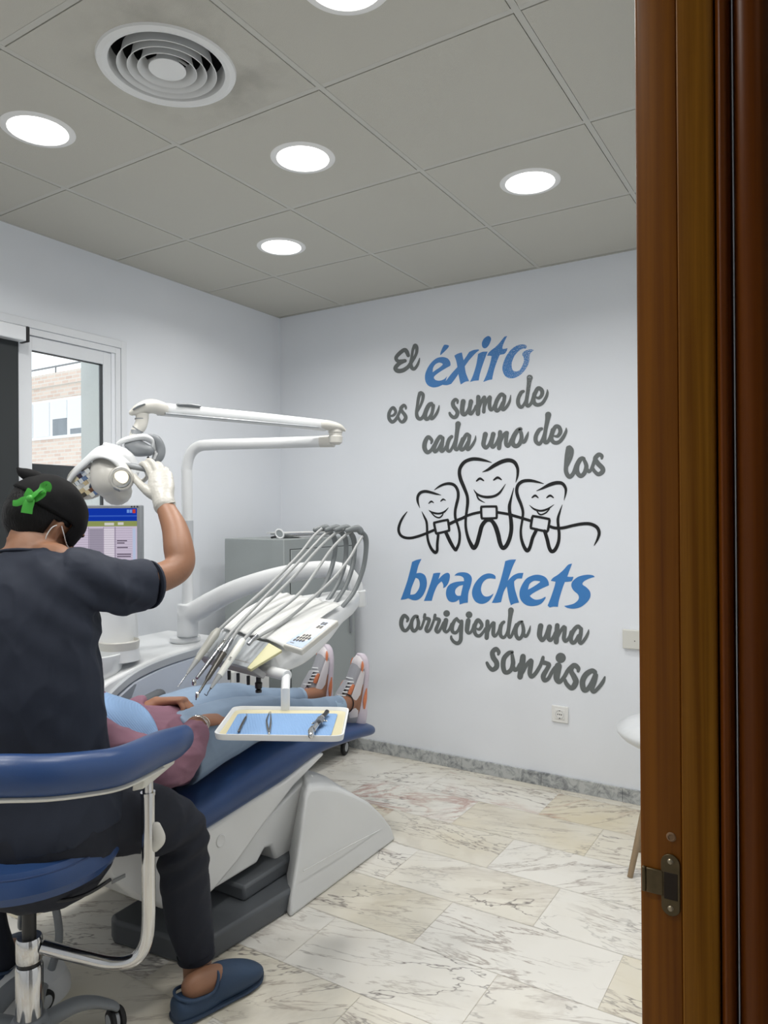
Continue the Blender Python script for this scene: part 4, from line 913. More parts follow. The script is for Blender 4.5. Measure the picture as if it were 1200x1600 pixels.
arm = [(1.70, .150), (1.91, .150), (1.95, .185), (1.985, .18), (2.02, .09), (2.20, .09), (2.24, .36), (2.14, .345), (2.00, .30), (1.86, .245)]
mesh_obj('lift_arm', yz_prism(arm, -1.72, -2.20), CASING, ch, bevel=0.010, seg=3)
bp = MB(); bp.prism([(-1.63, 1.55, 0), (-1.60, 1.95, 0), (-1.62, 2.55, 0), (-2.2, 2.55, 0), (-2.02, 1.95, 0), (-2.0, 1.52, 0), (-1.96, 1.50, 0)], (0, 0, .075))
base = mesh_obj('base_plate', bp, GREYD, ch, bevel=0.012, seg=3)
b = MB(); b.box((-1.98, 1.80, .074), (-1.68, 2.2, .125)); mesh_obj('base_step', b, GREYD, base, bevel=0.01)
prof = [(1.905, .0), (1.925, .05), (1.985, .15), (2.04, .25), (2.085, .335), (2.12, .357), (2.20, .338), (2.29, .300), (2.38, .250), (2.47, .190), (2.54, .120), (2.59, .055), (2.605, 0)]
def cov(x, top, dy, k): return [V((x + (top - x) * min(1, z / .357), y + dy * (1 - (y - 1.905) / .7), z * k)) for y, z in prof]
rr = [cov(-1.572, -1.648, 0, 1.0), cov(-1.62, -1.672, 0.03, 1.015), cov(-1.73, -1.76, .15, 1.03), cov(-2.09, -2.06, .15, 1.03), cov(-2.20, -2.15, .03, 1.015), cov(-2.25, -2.17, 0, 1.0)]
mesh_obj('foot_cover', MB().loft(rr), CASING, ch, bevel=0.012, seg=3, angle=28)
b = MB(); b.tube([V((-1.5795, 1.99, .125)), V((-1.580, 2.25, .105)), V((-1.588, 2.5, .075))], 0.0018, 8); mesh_obj('cover_crease', b, CASING, ch)
# left armrest beyond the patient
a0, a1 = PX(205, 1106, 2.60), PX(249, 1084, 2.76)
b = MB(); b.tube([a0, (a0 + a1) / 2, a1], [(0.018, 0.026)] * 3, 16, up=(0, 0, 1), dome=True); mesh_obj('armrest', b, GREYD, ch)
b = MB(); b.tube([a0 + V((0, 0, -.012)), V((a0.x + .01, a0.y - .03, .58)), V((-2.215, 1.75, .44))], 0.013, 12); mesh_obj('armrest_bracket', b, GREYD, ch)

# ------------------------------------------------ spittoon unit
XU = -2.30
un = thing('spittoon_unit', 'white dental unit with spittoon bowl standing behind the patient', 'dental unit', (-2.45, 2.0, 0))
body = [(1.62, 0.0), (1.62, .62), (1.66, .70), (1.75, .745), (1.86, .775), (2.0, .80), (2.2, .815), (2.40, .818), (2.40, 0.0)]
mesh_obj('unit_body', yz_prism(body, XU - 0.012, -2.72), WHITEP, un, bevel=0.012, seg=3)
pan = [(1.72, .05), (1.72, .60), (1.77, .675), (1.86, .725), (2.0, .755), (2.2, .772), (2.32, .776), (2.32, .05)]
mesh_obj('side_panel', yz_prism(pan, XU, XU - 0.03), PANELB, un, bevel=0.006)
mesh_obj('edge_band', MB().loft([[V((XU + e, y, z + dz)) for e, dz in ((0.004, -.028), (0.004, .004), (-.02, .004), (-.02, -.028))] for y, z in cr([(1.66, .575), (1.69, .645), (1.75, .700), (1.86, .757), (2.0, .785), (2.2, .80), (2.38, .803)], 5)]), LIPG, un, bevel=0.003)
lg = [(1.735, .55), (1.735, .60), (1.78, .672), (1.86, .716), (1.87, .715), (1.80, .58), (1.79, .55)]
bm_ = mesh_obj('badge_panel', yz_prism(lg, XU + 0.0015, XU - 0.001), mat('badge_grey', rgb(150, 156, 164), rough=0.35), un)
def text_mesh(name, s, size, M, m, parent, ext=0.0003, bold=0.0):
    cu = bpy.data.curves.new(name, 'FONT'); cu.body = s; cu.size = size; cu.extrude = ext; cu.offset = bold; cu.resolution_u = 3
    cu.align_x = 'CENTER'; cu.align_y = 'CENTER'
    o = bpy.data.objects.new(name, cu); COL.objects.link(o)
    me = bpy.data.meshes.new_from_object(o.evaluated_get(bpy.context.evaluated_depsgraph_get())); bpy.data.objects.remove(o)
    me.transform(M); return link(name, me, m, parent)
Myz = Matrix(((0, 0, 1, 0), (1, 0, 0, 0), (0, 1, 0, 0), (0, 0, 0, 1)))
text_mesh('badge_lettering', 'Ancar', 0.024, Matrix.Translation((XU + 0.0022, 1.775, .588)) @ Myz, BLACKP, bm_, bold=0.0005)
mesh_obj('water_cabinet', MB().box((-2.66, 2.41, 0.0), (XU - 0.015, 2.665, .66)), mat('warm_white', rgb(228, 228, 222), rough=0.35), un, bevel=0.008)
mesh_obj('spittoon_plinth', MB().lathe([(0, 0), (0.115, 0), (0.105, .08), (0.085, .14), (0, .14)], (-2.44, 1.76, .62), 36), WHITEP, un)
mesh_obj('spittoon_bowl', MB().lathe([(0, -.105), (.06, -.10), (.095, -.06), (.112, 0.0), (.115, .004), (.118, 0.0), (.110, -.06), (.075, -.112), (0, -.115)][::-1], (-2.44, 1.775, .835), 40), mat('white_ceramic', rgb(232, 234, 233), rough=0.12, spec=0.6), un)
tw = MB(); tw.tube([(-2.51, 1.90, .77), (-2.51, 1.90, .90), (-2.51, 1.90, 1.02), (-2.51, 1.90, 1.05)], [(.125, .12), (.120, .115), (.112, .105), (.10, .095)], 28, up=(1, 0, 0)); mesh_obj('filler_tower', tw, WHITEP, un)
ft = MB(); ft.lathe([(0, 0), (.075, 0), (.078, .03), (.074, .034), (.068, .022), (0, .020)], (-2.395, 1.865, .845), 32); pl = mesh_obj('cup_platform', ft, OFFW, un)
mesh_obj('cup_stand', MB().lathe([(0, 0), (.08, 0), (.074, .05), (0, .05)], (-2.395, 1.865, .80), 32), WHITEP, un)
mesh_obj('post_flange', MB().lathe([(0, 0), (.062, 0), (.066, .008), (.064, .02), (.056, .028), (.048, .03), (0, .03)], (-2.42, 2.23, .815), 36), WHITEP, un)

# ------------------------------------------------ monitor
scr_c = PX(140, 848, 2.80); right = V((CR.x, CR.y, 0)).normalized(); fwd = V((CF.x, CF.y, 0)).normalized()
mn = thing('computer_monitor', 'grey computer monitor showing a patient file, behind the dentist\'s head', 'monitor', scr_c)
def inview(o, x, z, y=0.0): return o + right * x + V((0, 0, z)) + fwd * y
def vbox(o, x0, x1, z0, z1, y0, y1):
    b = MB(); P = [inview(o, x, z, y) for z in (z0, z1) for x, y in ((x0, y0), (x1, y0), (x1, y1), (x0, y1))]
    return b.add(P, [(3, 2, 1, 0), (4, 5, 6, 7), (0, 1, 5, 4), (1, 2, 6, 5), (2, 3, 7, 6), (3, 0, 4, 7)])
W2, H2 = 0.200, 0.145
bez = mesh_obj('bezel', vbox(scr_c, -W2, W2, -H2, H2, 0.0, 0.035), mat('monitor_grey', rgb(132, 136, 140), rough=0.4), mn, bevel=0.004)
mesh_obj('rear_shell', vbox(scr_c, -W2 * .8, W2 * .8, -H2 * .8, H2 * .8, 0.034, 0.07), BLACKP, mn, bevel=0.01)
sx0, sx1, sz0, sz1 = -W2 + .014, W2 - .016, -H2 + .018, H2 - .012
SW, SHH = sx1 - sx0, sz1 - sz0
def scr(name, a0, a1, b0, b1, col, e=0.9, lift=0.0004):
    """a piece of the lit page: fractions across and down the screen"""
    k = 'lit_' + '_'.join(str(int(q)) for q in col)
    o = mesh_obj(name, vbox(scr_c, sx0 + SW * a0, sx0 + SW * a1, sz1 - SHH * b1, sz1 - SHH * b0, -lift, 0.001), emat(k, rgb(*col), e), scn if name != 'screen' else mn)
    return o
scn = None
scn = scr('screen', 0, 1, 0, 1, (214, 202, 222), 0.85, 0.0002)
TR = []
def scr_many(name, rects, col, lift, e=0.85):
    b = MB()
    for a0, a1, b0, b1 in rects:
        q = vbox(scr_c, sx0 + SW * a0, sx0 + SW * a1, sz1 - SHH * b1, sz1 - SHH * b0, -lift, 0.001); b.add(q.v, q.f)
    return mesh_obj(name, b, emat('lit_' + '_'.join(map(str, col)), rgb(*col), e), scn)
scr_many('title_bar', [(0, 1, 0, .19)], (22, 60, 178), .0006)
scr_many('title_band', [(0, 1, .105, .125)], (60, 100, 205), .0008)
scr_many('tool_bar', [(0, 1, .19, .27)], (150, 160, 96), .0006); scr_many('status_bar', [(0, 1, .95, 1)], (150, 160, 96), .0006)
scr_many('tool_buttons', [(.30, .33, .205, .25), (.36, .39, .205, .25), (.42, .47, .205, .25), (.66, .76, .215, .255), (.80, .86, .21, .25), (.72, .95, .955, .995)], (222, 222, 214), .0008)
scr_many('close_button', [(.955, .985, .015, .075)], (205, 70, 56), .0010)
scr_many('window_buttons', [(.895, .92, .02, .07), (.925, .95, .02, .07)], (120, 160, 235), .0010)
scr_many('grey_column', [(.50, .645, .30, .94)], (168, 160, 178), .0006)
scr_many('white_column', [(.655, .76, .30, .94)], (232, 224, 236), .0006)
scr_many('table_rules', [(.05, .95, .30 + .0335 * k, .303 + .0335 * k) for k in range(20)] + [(.49, .495, .28, .94), (.648, .652, .28, .94), (.768, .775, .28, .94)], (140, 130, 150), .0009)
scr_many('scroll_bar', [(.955, .985, .30, .94)], (196, 208, 236), .0009)
rt = random.Random(5); lines = []
for k in range(19):
    for lo, hi in ((.06, .47), (.79, .94)):
        if rt.random() < .62:
            lines.append((lo, lo + (hi - lo) * rt.uniform(.35, 1), .309 + .0335 * k, .326 + .0335 * k))
scr_many('text_lines', lines, (104, 92, 110), .0012)
def scr_text(name, s, a, b_, size, col):
    Mr = Matrix.Identity(4); p = inview(scr_c, sx0 + SW * a, sz1 - SHH * b_, -0.0013)
    for i in range(3): Mr[i][0] = right[i]; Mr[i][1] = (0, 0, 1)[i]; Mr[i][2] = -fwd[i]; Mr[i][3] = p[i]
    text_mesh(name, s, size, Mr, emat('lit_text', rgb(235, 238, 245), 0.9), scn, ext=0.0001)
scr_text('title_text', 'Gestión 4.9.6.391', .33, .055, .0125, 0); scr_text('subtitle_text', 'CLINICA  -  SESIONES', .34, .115, .008, 0); scr_text('heading_text', 'VISITAS', .30, .16, .0105, 0)
for k, dx in enumerate((-.036, -.026, -.014)):
    mesh_obj('button', vbox(scr_c, W2 + dx - .003, W2 + dx + .003, H2 - .0095, H2 - .0035, -.0006, .001), BLACKP, mn)
st = MB(); st.tube([inview(scr_c, 0.03, -.05, .07), inview(scr_c, .04, -.10, .10), V((-2.50, 1.90, 1.20)), V((-2.52, 1.88, 1.02))], [.018] * 4, 14); mesh_obj('stand_arm', st, GREYP, mn)

# ------------------------------------------------ operating lamp on its post
lp = thing('operating_lamp', 'white dental operating lamp on a jointed arm, held by the gloved hand', 'dental lamp', (-2.42, 2.23, .845))
zb = PX(292, 697, 3.14).z
P0 = V((-2.42, 2.23, .84)); up1 = PX(292, 745, 3.14); P0 = V((up1.x, up1.y, .84))
bend = [V((up1.x, up1.y, .84)), V((up1.x, up1.y, 1.2)), V((up1.x, up1.y, up1.z - .02)), PX(292, 730, 3.14), PX(297, 710, 3.135), PX(310, 698, 3.125), PX(332, 695, 3.10), PX(400, 693, 3.06), PX(520, 689.5, 3.0)]
mesh_obj('post', MB().tube(bend, 0.0235, 24, 8), WHITEP, lp)
mesh_obj('post_sleeve', MB().tube([V((up1.x, up1.y, 1.16)), V((up1.x, up1.y, 1.345))], 0.0265, 24), LIPG, lp)
el = PX(524, 678, 2.99)
eb = MB(); eb.lathe([(0, -.045), (.018, -.044), (.028, -.036), (.030, -.012), (.027, -.008), (.027, .004), (.030, .006), (.028, .030), (.015, .038), (0, .039)], el, 28); mesh_obj('elbow_joint', eb, OFFW, lp)
ek = MB(); ek.tube([PX(500, 689.8, 3.01), PX(522, 688.8, 3.0)], [.0245, .026], 20); ek.tube([PX(500, 664, 2.96), PX(512, 664.5, 2.97), PX(530, 668, 2.985), PX(540, 673, 2.99)], [(.020, .026), (.021, .028), (.015, .022), (.004, .008)], 16, up=(0, 0, 1)); mesh_obj('elbow_cover', ek, OFFW, lp)
sa = MB(); q = [PX(247, 639, 2.52), PX(330, 647, 2.67), PX(420, 655.5, 2.83), PX(508, 665, 2.97)]
sa.tube(q, [(.0235, .020)] * 4, 20, up=(0, 0, 1)); arm2 = mesh_obj('spring_arm', sa, WHITEP, lp)
gr = MB(); gr.tube([PX(258, 646, 2.515), PX(500, 668, 2.945)], [(.0035, .006)] * 2, 10, up=(0, 0, 1)); mesh_obj('arm_groove', gr, LIPG, arm2)
gi = MB(); gi.tube([PX(278, 632, 2.555), PX(292, 632.5, 2.585), PX(312, 635, 2.62)], [(.004, .010), (.006, .013), (.004, .010)], 12, up=(0, 0, 1), dome=True); mesh_obj('arm_inlay', gi, GREYP, arm2)
kn = MB(); kn.tube([PX(206, 645, 2.47), PX(215, 641, 2.475), PX(228, 636, 2.485), PX(240, 635, 2.50), PX(254, 639, 2.525)], [(.010, .016), (.019, .028), (.024, .030), (.025, .026), (.024, .022)], 20, up=(0, 0, 1), dome=True); kno = mesh_obj('front_knuckle', kn, OFFW, lp)
kc = MB(); kc.tube([PX(209, 640, 2.45), PX(217, 635.5, 2.452), PX(226, 631.5, 2.455)], [(.003, .012), (.004, .016), (.003, .010)], 12, up=(0, 0, 1), dome=True); mesh_obj('knuckle_inlay', kc, GREYP, kno)
nk = MB(); nk.tube([PX(222, 646, 2.48), PX(222, 655, 2.48), PX(219, 666, 2.475), PX(212, 676, 2.465), PX(211, 684, 2.46)], [.0225, .0215, .021, .018, .021], 20); nko = mesh_obj('neck', nk, OFFW, lp)
rg = MB(); rg.tube([PX(221, 654, 2.48), PX(221, 655.5, 2.48)], .0225, 20); rg.tube([PX(216, 670, 2.47), PX(215, 671.5, 2.47)], .0205, 20); mesh_obj('neck_seam', rg, GREYP, nko)
nc = MB(); nc.tube([PX(213, 674, 2.465), PX(211, 683, 2.46), PX(211, 690, 2.455)], [.0185, .0195, .0215], 18); mesh_obj('ribbed_cuff', nc, GREYP, nko)
yk = MB()
yk.tube([PX(183, 694, 2.42), PX(195, 688, 2.425), PX(212, 684.5, 2.44), PX(228, 684, 2.45), PX(239, 692, 2.46), PX(243, 705, 2.46), PX(240, 718, 2.455)], [(.006, .008), (.010, .018), (.012, .026), (.012, .030), (.009, .026), (.007, .022), (.006, .014)], 18, up=(0, 0, 1)); yko = mesh_obj('yoke', yk, WHITEP, lp)
yp = MB(); yp.tube([PX(233, 681, 2.45), PX(244, 686, 2.455), PX(251, 700, 2.46), PX(250, 714, 2.455), PX(243, 724, 2.45)], [(.006, .008), (.013, .014), (.015, .016), (.013, .014), (.006, .008)], 16, dome=True); mesh_obj('yoke_end_cap', yp, GREYP, yko)
yb = MB(); yb.tube([PX(199, 696, 2.43), PX(214, 700, 2.435), PX(231, 704, 2.44)], [(.010, .012), (.028, .020), (.020, .020)], 18, up=(0, 0, 1), dome=True); mesh_obj('yoke_motor', yb, GREYP, yko)
# lamp head: butterfly shell with two mirror wings and the bulb housing between
hc = PX(178, 735, 2.40)
hd = MB()
top = [(106, 752, 2.36), (112, 738, 2.365), (128, 722, 2.37), (148, 703, 2.375), (160, 697, 2.37), (172, 697, 2.37), (190, 707, 2.38), (208, 722, 2.385), (216, 735, 2.39), (213, 746, 2.39)]
sh = MB()
prof_b = [(104, 762, 2.33), (116, 744, 2.29), (133, 728, 2.25), (147, 717, 2.225), (161, 715, 2.21), (174, 720, 2.215), (186, 731, 2.24), (197, 741, 2.28), (208, 749, 2.32), (213, 751, 2.35)]
prof_m = [tuple((a + b_) / 2 for a, b_ in zip(t, q_)) for t, q_ in zip(top, prof_b)]
ra = [V(PX(*p)) for p in top]; rb_ = [V(PX(*p)) for p in prof_b]
rows = []
for t in (0, .33, .66, 1.0):
    rows.append(cr([tuple(a.lerp(b_, t) + V((0, 0, .012 * math.sin(PI * t)))) for a, b_ in zip(ra, rb_)], 4))
n = len(rows[0]); vs = [V(p) for r in rows for p in r]; fs = [(i * n + j, i * n + j + 1, (i + 1) * n + j + 1, (i + 1) * n + j) for i in range(3) for j in range(n - 1)]
sh.add(vs, fs); hood = mesh_obj('lamp_hood', sh, WHITEP, lp, sub=1); so = hood.modifiers.new('t', 'SOLIDIFY'); so.thickness = 0.006; so.offset = 0
# left wing rim and mirror facets
def disc_frame(c, nrm, upv):
    nrm = V(nrm).normalized(); u = V(upv) - nrm * V(upv).dot(nrm); u.normalize(); return nrm, u, u.cross(nrm)
wc = PX(136, 753, 2.34)
wn_ = (-CF * 0.86 + CR * -0.10 + V((0, 0, -.42)))
wn_, wu, ww = disc_frame(wc, wn_, CR * .8 + V((0, 0, .55)))
def wing(c, a, b, h, nm, m, parent):
    mb = MB(); R = []
    for hh, k in ((0.03, .93), (0.012, 1.03), (0.0, 1.04), (-.006, 1.0), (-.004, .90)):
        R.append([c + wu * (a * k * math.cos(2 * PI * i / 36)) + ww * (b * k * math.sin(2 * PI * i / 36)) - wn_ * hh for i in range(36)])
    mb.loft(R); return mesh_obj(nm, mb, m, parent)
wg = wing(wc, .074, .056, .03, 'left_wing', OFFW, lp)
fm = MB(); rf = random.Random(9); bl = MB(); cm = MB()
for i in range(-5, 6):
    for j in range(-4, 5):
        x, y = i * .0175 + (j % 2) * .008, j * .0140
        if (x / .062) ** 2 + (y / .046) ** 2 > 1: continue
        tilt = V((rf.uniform(-.14, .14), rf.uniform(-.14, .14), rf.uniform(-.14, .14)))
        n2 = (wn_ + tilt).normalized(); u2 = (wu - n2 * wu.dot(n2)).normalized(); w2 = u2.cross(n2); c2 = wc + wu * x + ww * y + wn_ * .009
        tgt = [fm, fm, bl, cm][rf.randrange(4)]
        q4 = [c2 + u2 * a * .0090 + w2 * b_ * .0072 for a, b_ in ((-1, -1), (1, -1), (1, 1), (-1, 1))]
        tgt.prism(q4, n2 * -.006)
mesh_obj('mirror_facets', fm, MIRROR, wg); mesh_obj('blue_facets', bl, mat('blue_mirror', rgb(112, 138, 186), rough=0.12, metal=1.0), wg); mesh_obj('cream_facets', cm, mat('cream_mirror', rgb(214, 206, 180), rough=0.15, metal=1.0), wg)
# bulb housing hanging in the middle
bh = MB(); bh.tube([PX(165, 718, 2.30), PX(169, 733, 2.285), PX(176, 752, 2.275), PX(183, 768, 2.28)], [(.036, .040), (.056, .052), (.064, .058), (.046, .044)], 32, up=CR, dome=True); bho = mesh_obj('bulb_housing', bh, OFFW, lp)
sn = (-CF * .86 + CR * .42 + V((0, 0, -.22))).normalized(); rc_ = PX(190, 749, 2.231)
shd = MB(); shd.lathe([(0, -.03), (.034, -.03), (.039, -.012), (.038, -.003), (.033, .002), (.028, .002), (.026, -.006), (0, -.008)], rc_, 40, axis=sn); mesh_obj('shade_ring', shd, OFFW, bho)
bu = MB(); bu.lathe([(0, .006), (.012, .004), (.0195, -.001), (.0225, -.006), (0, -.006)], rc_ + V((0, 0, .006)) - CR * .001, 28, axis=sn); mesh_obj('bulb_lens', bu, emat('warm_bulb', (1.0, .93, .74, 1), 1.5), bho)
lr = MB(); lr.lathe([(.0225, -.006), (.0265, .001), (.0305, .003), (.032, -.004)], rc_ + V((0, 0, .006)) - CR * .001, 28, axis=sn); mesh_obj('lens_ring', lr, GREYP, bho)
bs = MB(); bs.tube([PX(179, 763, 2.213), PX(186, 766, 2.208)], [(.003, .007)] * 2, 10, dome=True); mesh_obj('bulb_slot', bs, GREYP, bho)
# right wing seen from its edge and the grip handle
rw = MB(); rw.tube([PX(166, 696, 2.365), PX(182, 705, 2.37), PX(200, 716, 2.375), (PX(213, 738, 2.375))], [(.010, .03), (.020, .045), (.020, .045), (.008, .02)], 20, up=(0, 0, 1), dome=True); mesh_obj('right_wing', rw, WHITEP, lp)
hg = MB(); hg.tube([PX(192, 726, 2.31), PX(204, 728, 2.30), PX(218, 731, 2.29), PX(232, 735, 2.285)], [(.006, .008), (.010, .014), (.0095, .013), (.007, .009)], 18, up=(0, 0, 1), dome=True); mesh_obj('grip_handle', hg, GREYP, lp)
hb = MB(); hb.tube([PX(208, 741, 2.345), PX(220, 752, 2.335), PX(230, 745, 2.32), PX(228, 736, 2.29)], [.008, .007, .007, .006], 12); mesh_obj('handle_bracket', hb, OFFW, lp)
bk = MB(); bk.tube([PX(231, 714, 2.45), PX(233, 719, 2.448)], .004, 10); mesh_obj('cable_stub', bk, BLACKP, lp)

# ------------------------------------------------ delivery unit with arm
du_ = thing('delivery_unit', 'white instrument delivery unit hanging on a curved arm over the patient\'s legs', 'dental delivery unit', (-2.42, 2.23, .845))
dm = MB()
dm.tube([V((up1.x, up1.y, .845)), V((up1.x, up1.y, .93)), V((up1.x, up1.y, .985)), ], [.046, .044, .043], 28)
armp = [(283, 962, 3.135), (305, 955, 3.12), (330, 941, 3.10), (365, 923, 3.06), (410, 907, 3.02), (455, 896, 2.98), (500, 890, 2.95), (535, 893, 2.92), (552, 908, 2.91), (558, 928, 2.91)]
dm2 = MB(); dm2.tube([PX(*p) for p in armp], [(.040, .036), (.046, .036), (.046, .034), (.043, .033), (.040, .032), (.038, .032), (.036, .031), (.034, .030), (.031, .030), (.030, .030)], 24, up=(0, 0, 1))
dm.add(dm2.v, dm2.f)
fuse('balance_arm', dm, WHITEP, du_, voxel=0.006, smooth=4)
dj_ = MB(); dj_.lathe([(0, -.05), (.030, -.05), (.034, -.046), (.034, .012), (.030, .016), (0, .016)], PX(559, 928, 2.91), 28); mesh_obj('arm_end_sleeve', dj_, WHITEP, du_)
secs = [((330, 988, 2.40), (420, 1005, 2.31), (426, 1060, 2.29), (318, 1038, 2.38)), ((345, 975, 2.43), (442, 1008, 2.34), (455, 1053, 2.33), (335, 1036, 2.42)), ((380, 955, 2.52), (486, 985, 2.43), (486, 1037, 2.43), (372, 1022, 2.52)),
        ((412, 938, 2.60), (515, 966, 2.53), (516, 1006, 2.54), (408, 1000, 2.60)), ((440, 932, 2.68), (533, 950, 2.63), (536, 978, 2.64), (440, 970, 2.70)), ((485, 926, 2.76), (552, 936, 2.74), (553, 962, 2.75), (488, 955, 2.79)), ((535, 920, 2.88), (563, 924, 2.86), (563, 946, 2.86), (535, 944, 2.88))]
dbody = mesh_obj('tray_body', MB().loft(smooth_rings([rquad(*[PX(*p) for p in s_], r=.45) for s_ in secs], 5)), WHITEP, du_, sub=1)
# soft white cover sheet over the top
cv = MB(); ff = [(343, 984, 2.395), (362, 988, 2.375), (380, 992, 2.355), (398, 997, 2.335), (417, 1002, 2.315), (450, 1017, 2.315)]; bb_ = [(435, 929, 2.665), (456, 932, 2.655), (474, 935.5, 2.648), (492, 939, 2.64), (510, 942.5, 2.632), (533, 947, 2.62)]
cols = []
F = cr([tuple(PX(*p)) for p in ff], 6); B = cr([tuple(PX(*p)) for p in bb_], 6); n = len(F); vs = []
for i in range(13):
    t = i / 12
    for j in range(n):
        p = V(F[j]).lerp(V(B[j]), t); p.z += .006 + .010 * math.sin(PI * t) + .004 * math.sin(j * 1.9) * (0.35 + 0.65 * t) + .002 * math.sin(j * .8 + t * 5); vs.append(p)
cv.add(vs, [(i * n + j, i * n + j + 1, (i + 1) * n + j + 1, (i + 1) * n + j) for i in range(12) for j in range(n - 1)])
cvo = mesh_obj('top_cover', cv, mat('white_silicone', rgb(218, 219, 217), rough=0.45), du_, sub=1); so = cvo.modifiers.new('t', 'SOLIDIFY'); so.thickness = .004; so.offset = 0
# sloping holder plate, yellowed edge, grey lip
def slab(corners, th, name, m, parent, bevel=.002):
    P = [PX(*c) for c in corners]; nrm = (P[1] - P[0]).cross(P[3] - P[0]).normalized()
    if nrm.dot(CF) < 0: nrm = -nrm
    return mesh_obj(name, MB().prism(P, nrm * th), m, parent, bevel=bevel)
hp = slab([(333, 984, 2.395), (420, 1004, 2.305), (386, 1043, 2.225), (306, 1022, 2.315)], .012, 'holder_plate', mat('holder_grey', rgb(166, 171, 175), rough=0.35), du_)
slab([(420, 1004, 2.304), (441, 1016, 2.285), (392, 1046, 2.215), (386, 1043, 2.223)], .012, 'holder_edge', mat('yellowed_plastic', rgb(196, 192, 150), rough=0.4), hp)
slab([(306, 1022, 2.318), (386, 1043, 2.228), (412, 1061, 2.25), (320, 1037, 2.34)], .02, 'holder_lip', mat('lip_grey', rgb(150, 150, 150), rough=0.45), hp)
for (ax, ay, ad, bx, by, bd_) in ((352, 989, 2.372, 326, 1027, 2.29), (371, 993, 2.354, 344, 1032, 2.272), (389, 997, 2.336, 361, 1037, 2.254)):
    b = MB(); b.tube([PX(ax, ay, ad), PX(bx, by, bd_)], [(.004, .008)] * 2, 10, dome=True); mesh_obj('holder_rib', b, MATS['holder_grey'], hp)
for px_, py_, d_ in ((358, 1054, 2.31), (372, 1058, 2.30), (388, 1062, 2.29)):
    b = MB(); b.lathe([(0, -.016), (.0052, -.016), (.0056, -.002), (.0056, .012), (0, .012)], PX(px_, py_, d_), 14); mesh_obj('regulator_knob', b, BLACKP, du_)
b = MB(); b.lathe([(0, -.024), (.010, -.024), (.010, -.016), (.006, -.014), (.011, -.010), (.012, .006), (.008, .010), (.008, .024), (0, .024)], PX(404, 1070, 2.29), 16); mesh_obj('air_coupling', b, BLACKP, du_)
# control panel
cp = slab([(500, 965, 2.41), (529, 969, 2.39), (471, 1016, 2.26), (442, 1007, 2.285)], .022, 'control_panel', OFFW, du_, bevel=.004)
pp = [V(PX(*c)) for c in ((500, 965, 2.41), (529, 969, 2.39), (471, 1016, 2.26), (442, 1007, 2.285))]
pn = (pp[1] - pp[0]).cross(pp[3] - pp[0]).normalized(); pn = pn if pn.dot(CF) < 0 else -pn
def onp(u, v, h=0.0): return pp[3].lerp(pp[2], u).lerp(pp[0].lerp(pp[1], u), v) + pn * h
def patch(u0, u1, v0, v1, h, name, m, parent): return mesh_obj(name, MB().prism([onp(u0, v0, h), onp(u1, v0, h), onp(u1, v1, h), onp(u0, v1, h)], -pn * .0012), m, parent)
kp = patch(.06, .92, .05, .95, .0008, 'keypad', mat('keypad_blue', rgb(158, 176, 204), rough=0.3), cp)
KB = MB()
for u0, v0 in ((.42, .66), (.42, .78), (.58, .66), (.58, .78)): KB.prism([onp(u0, v0, .0014), onp(u0 + .12, v0, .0014), onp(u0 + .12, v0 + .09, .0014), onp(u0, v0 + .09, .0014)], -pn * .0008)
rk = random.Random(4)
for i in range(15):
    u, v_ = .22 + .13 * (i % 5), .20 + .085 * (i // 5) + .012 * (i % 5)
    if i in (4, 10, 14): continue
    KB.prism([onp(u + .055 * math.cos(a * PI / 4), v_ + .04 * math.sin(a * PI / 4), .0014) for a in range(8)], -pn * .0008)
mesh_obj('key_symbols', KB, BLACKP, kp)
b = MB()
for u, v_ in ((.45, .56), (.6, .58)): b.prism([onp(u + .04 * math.cos(a * PI / 6), v_ + .025 * math.sin(a * PI / 6), .0014) for a in range(12)], -pn * .0008)
mesh_obj('key_rings', b, mat('key_white', rgb(200, 206, 214), rough=0.3), kp)
b = MB(); b.prism([onp(.16, .10, .0013), onp(.36, .10, .0013), onp(.36, .125, .0013), onp(.16, .125, .0013)], -pn * .0007); mesh_obj('maker_mark', b, mat('mark_grey', rgb(110, 116, 126), rough=0.4), kp)
# whips at the back
top_w = [(505, 824), (524, 825), (540, 825), (553, 827), (562, 836)]
low = [((490, 940, 2.70), (508, 912, 2.76), (519, 884, 2.80), (524, 855, 2.82), (521, 838, 2.81), (508, 825, 2.78)),
       ((508, 943, 2.69), (526, 916, 2.75), (538, 884, 2.79), (541, 855, 2.81), (538, 838, 2.80), (526, 825, 2.77)),
       ((522, 944, 2.68), (540, 916, 2.74), (551, 884, 2.78), (554, 855, 2.80), (551, 838, 2.79), (541, 825, 2.76)),
       ((533, 950, 2.66), (553, 925, 2.72), (567, 890, 2.76), (572, 858, 2.78), (570, 838, 2.775), (558, 826, 2.75))]
wh = []
for i, w in enumerate(low):
    b = MB(); b.tube([PX(*p) for p in w], [(.0085, .006), (.0085, .006), (.009, .006), (.0095, .0065), (.011, .007), (.010, .007)], 12, 8, up=CR); wo = mesh_obj('whip_arm', b, WHIP, du_); wh.append(wo)
    c0 = PX(*w[-1]); b = MB(); b.tube([PX(w[-1][0] + 6, w[-1][1] + 5, w[-1][2] + .005), c0, PX(w[-1][0] - 16, w[-1][1] + 3, w[-1][2] - .02)], [(.013, .010), (.014, .010), (.009, .008)], 12, up=(0, 0, 1), dome=True); mesh_obj('whip_clamp', b, WHIP, wo)
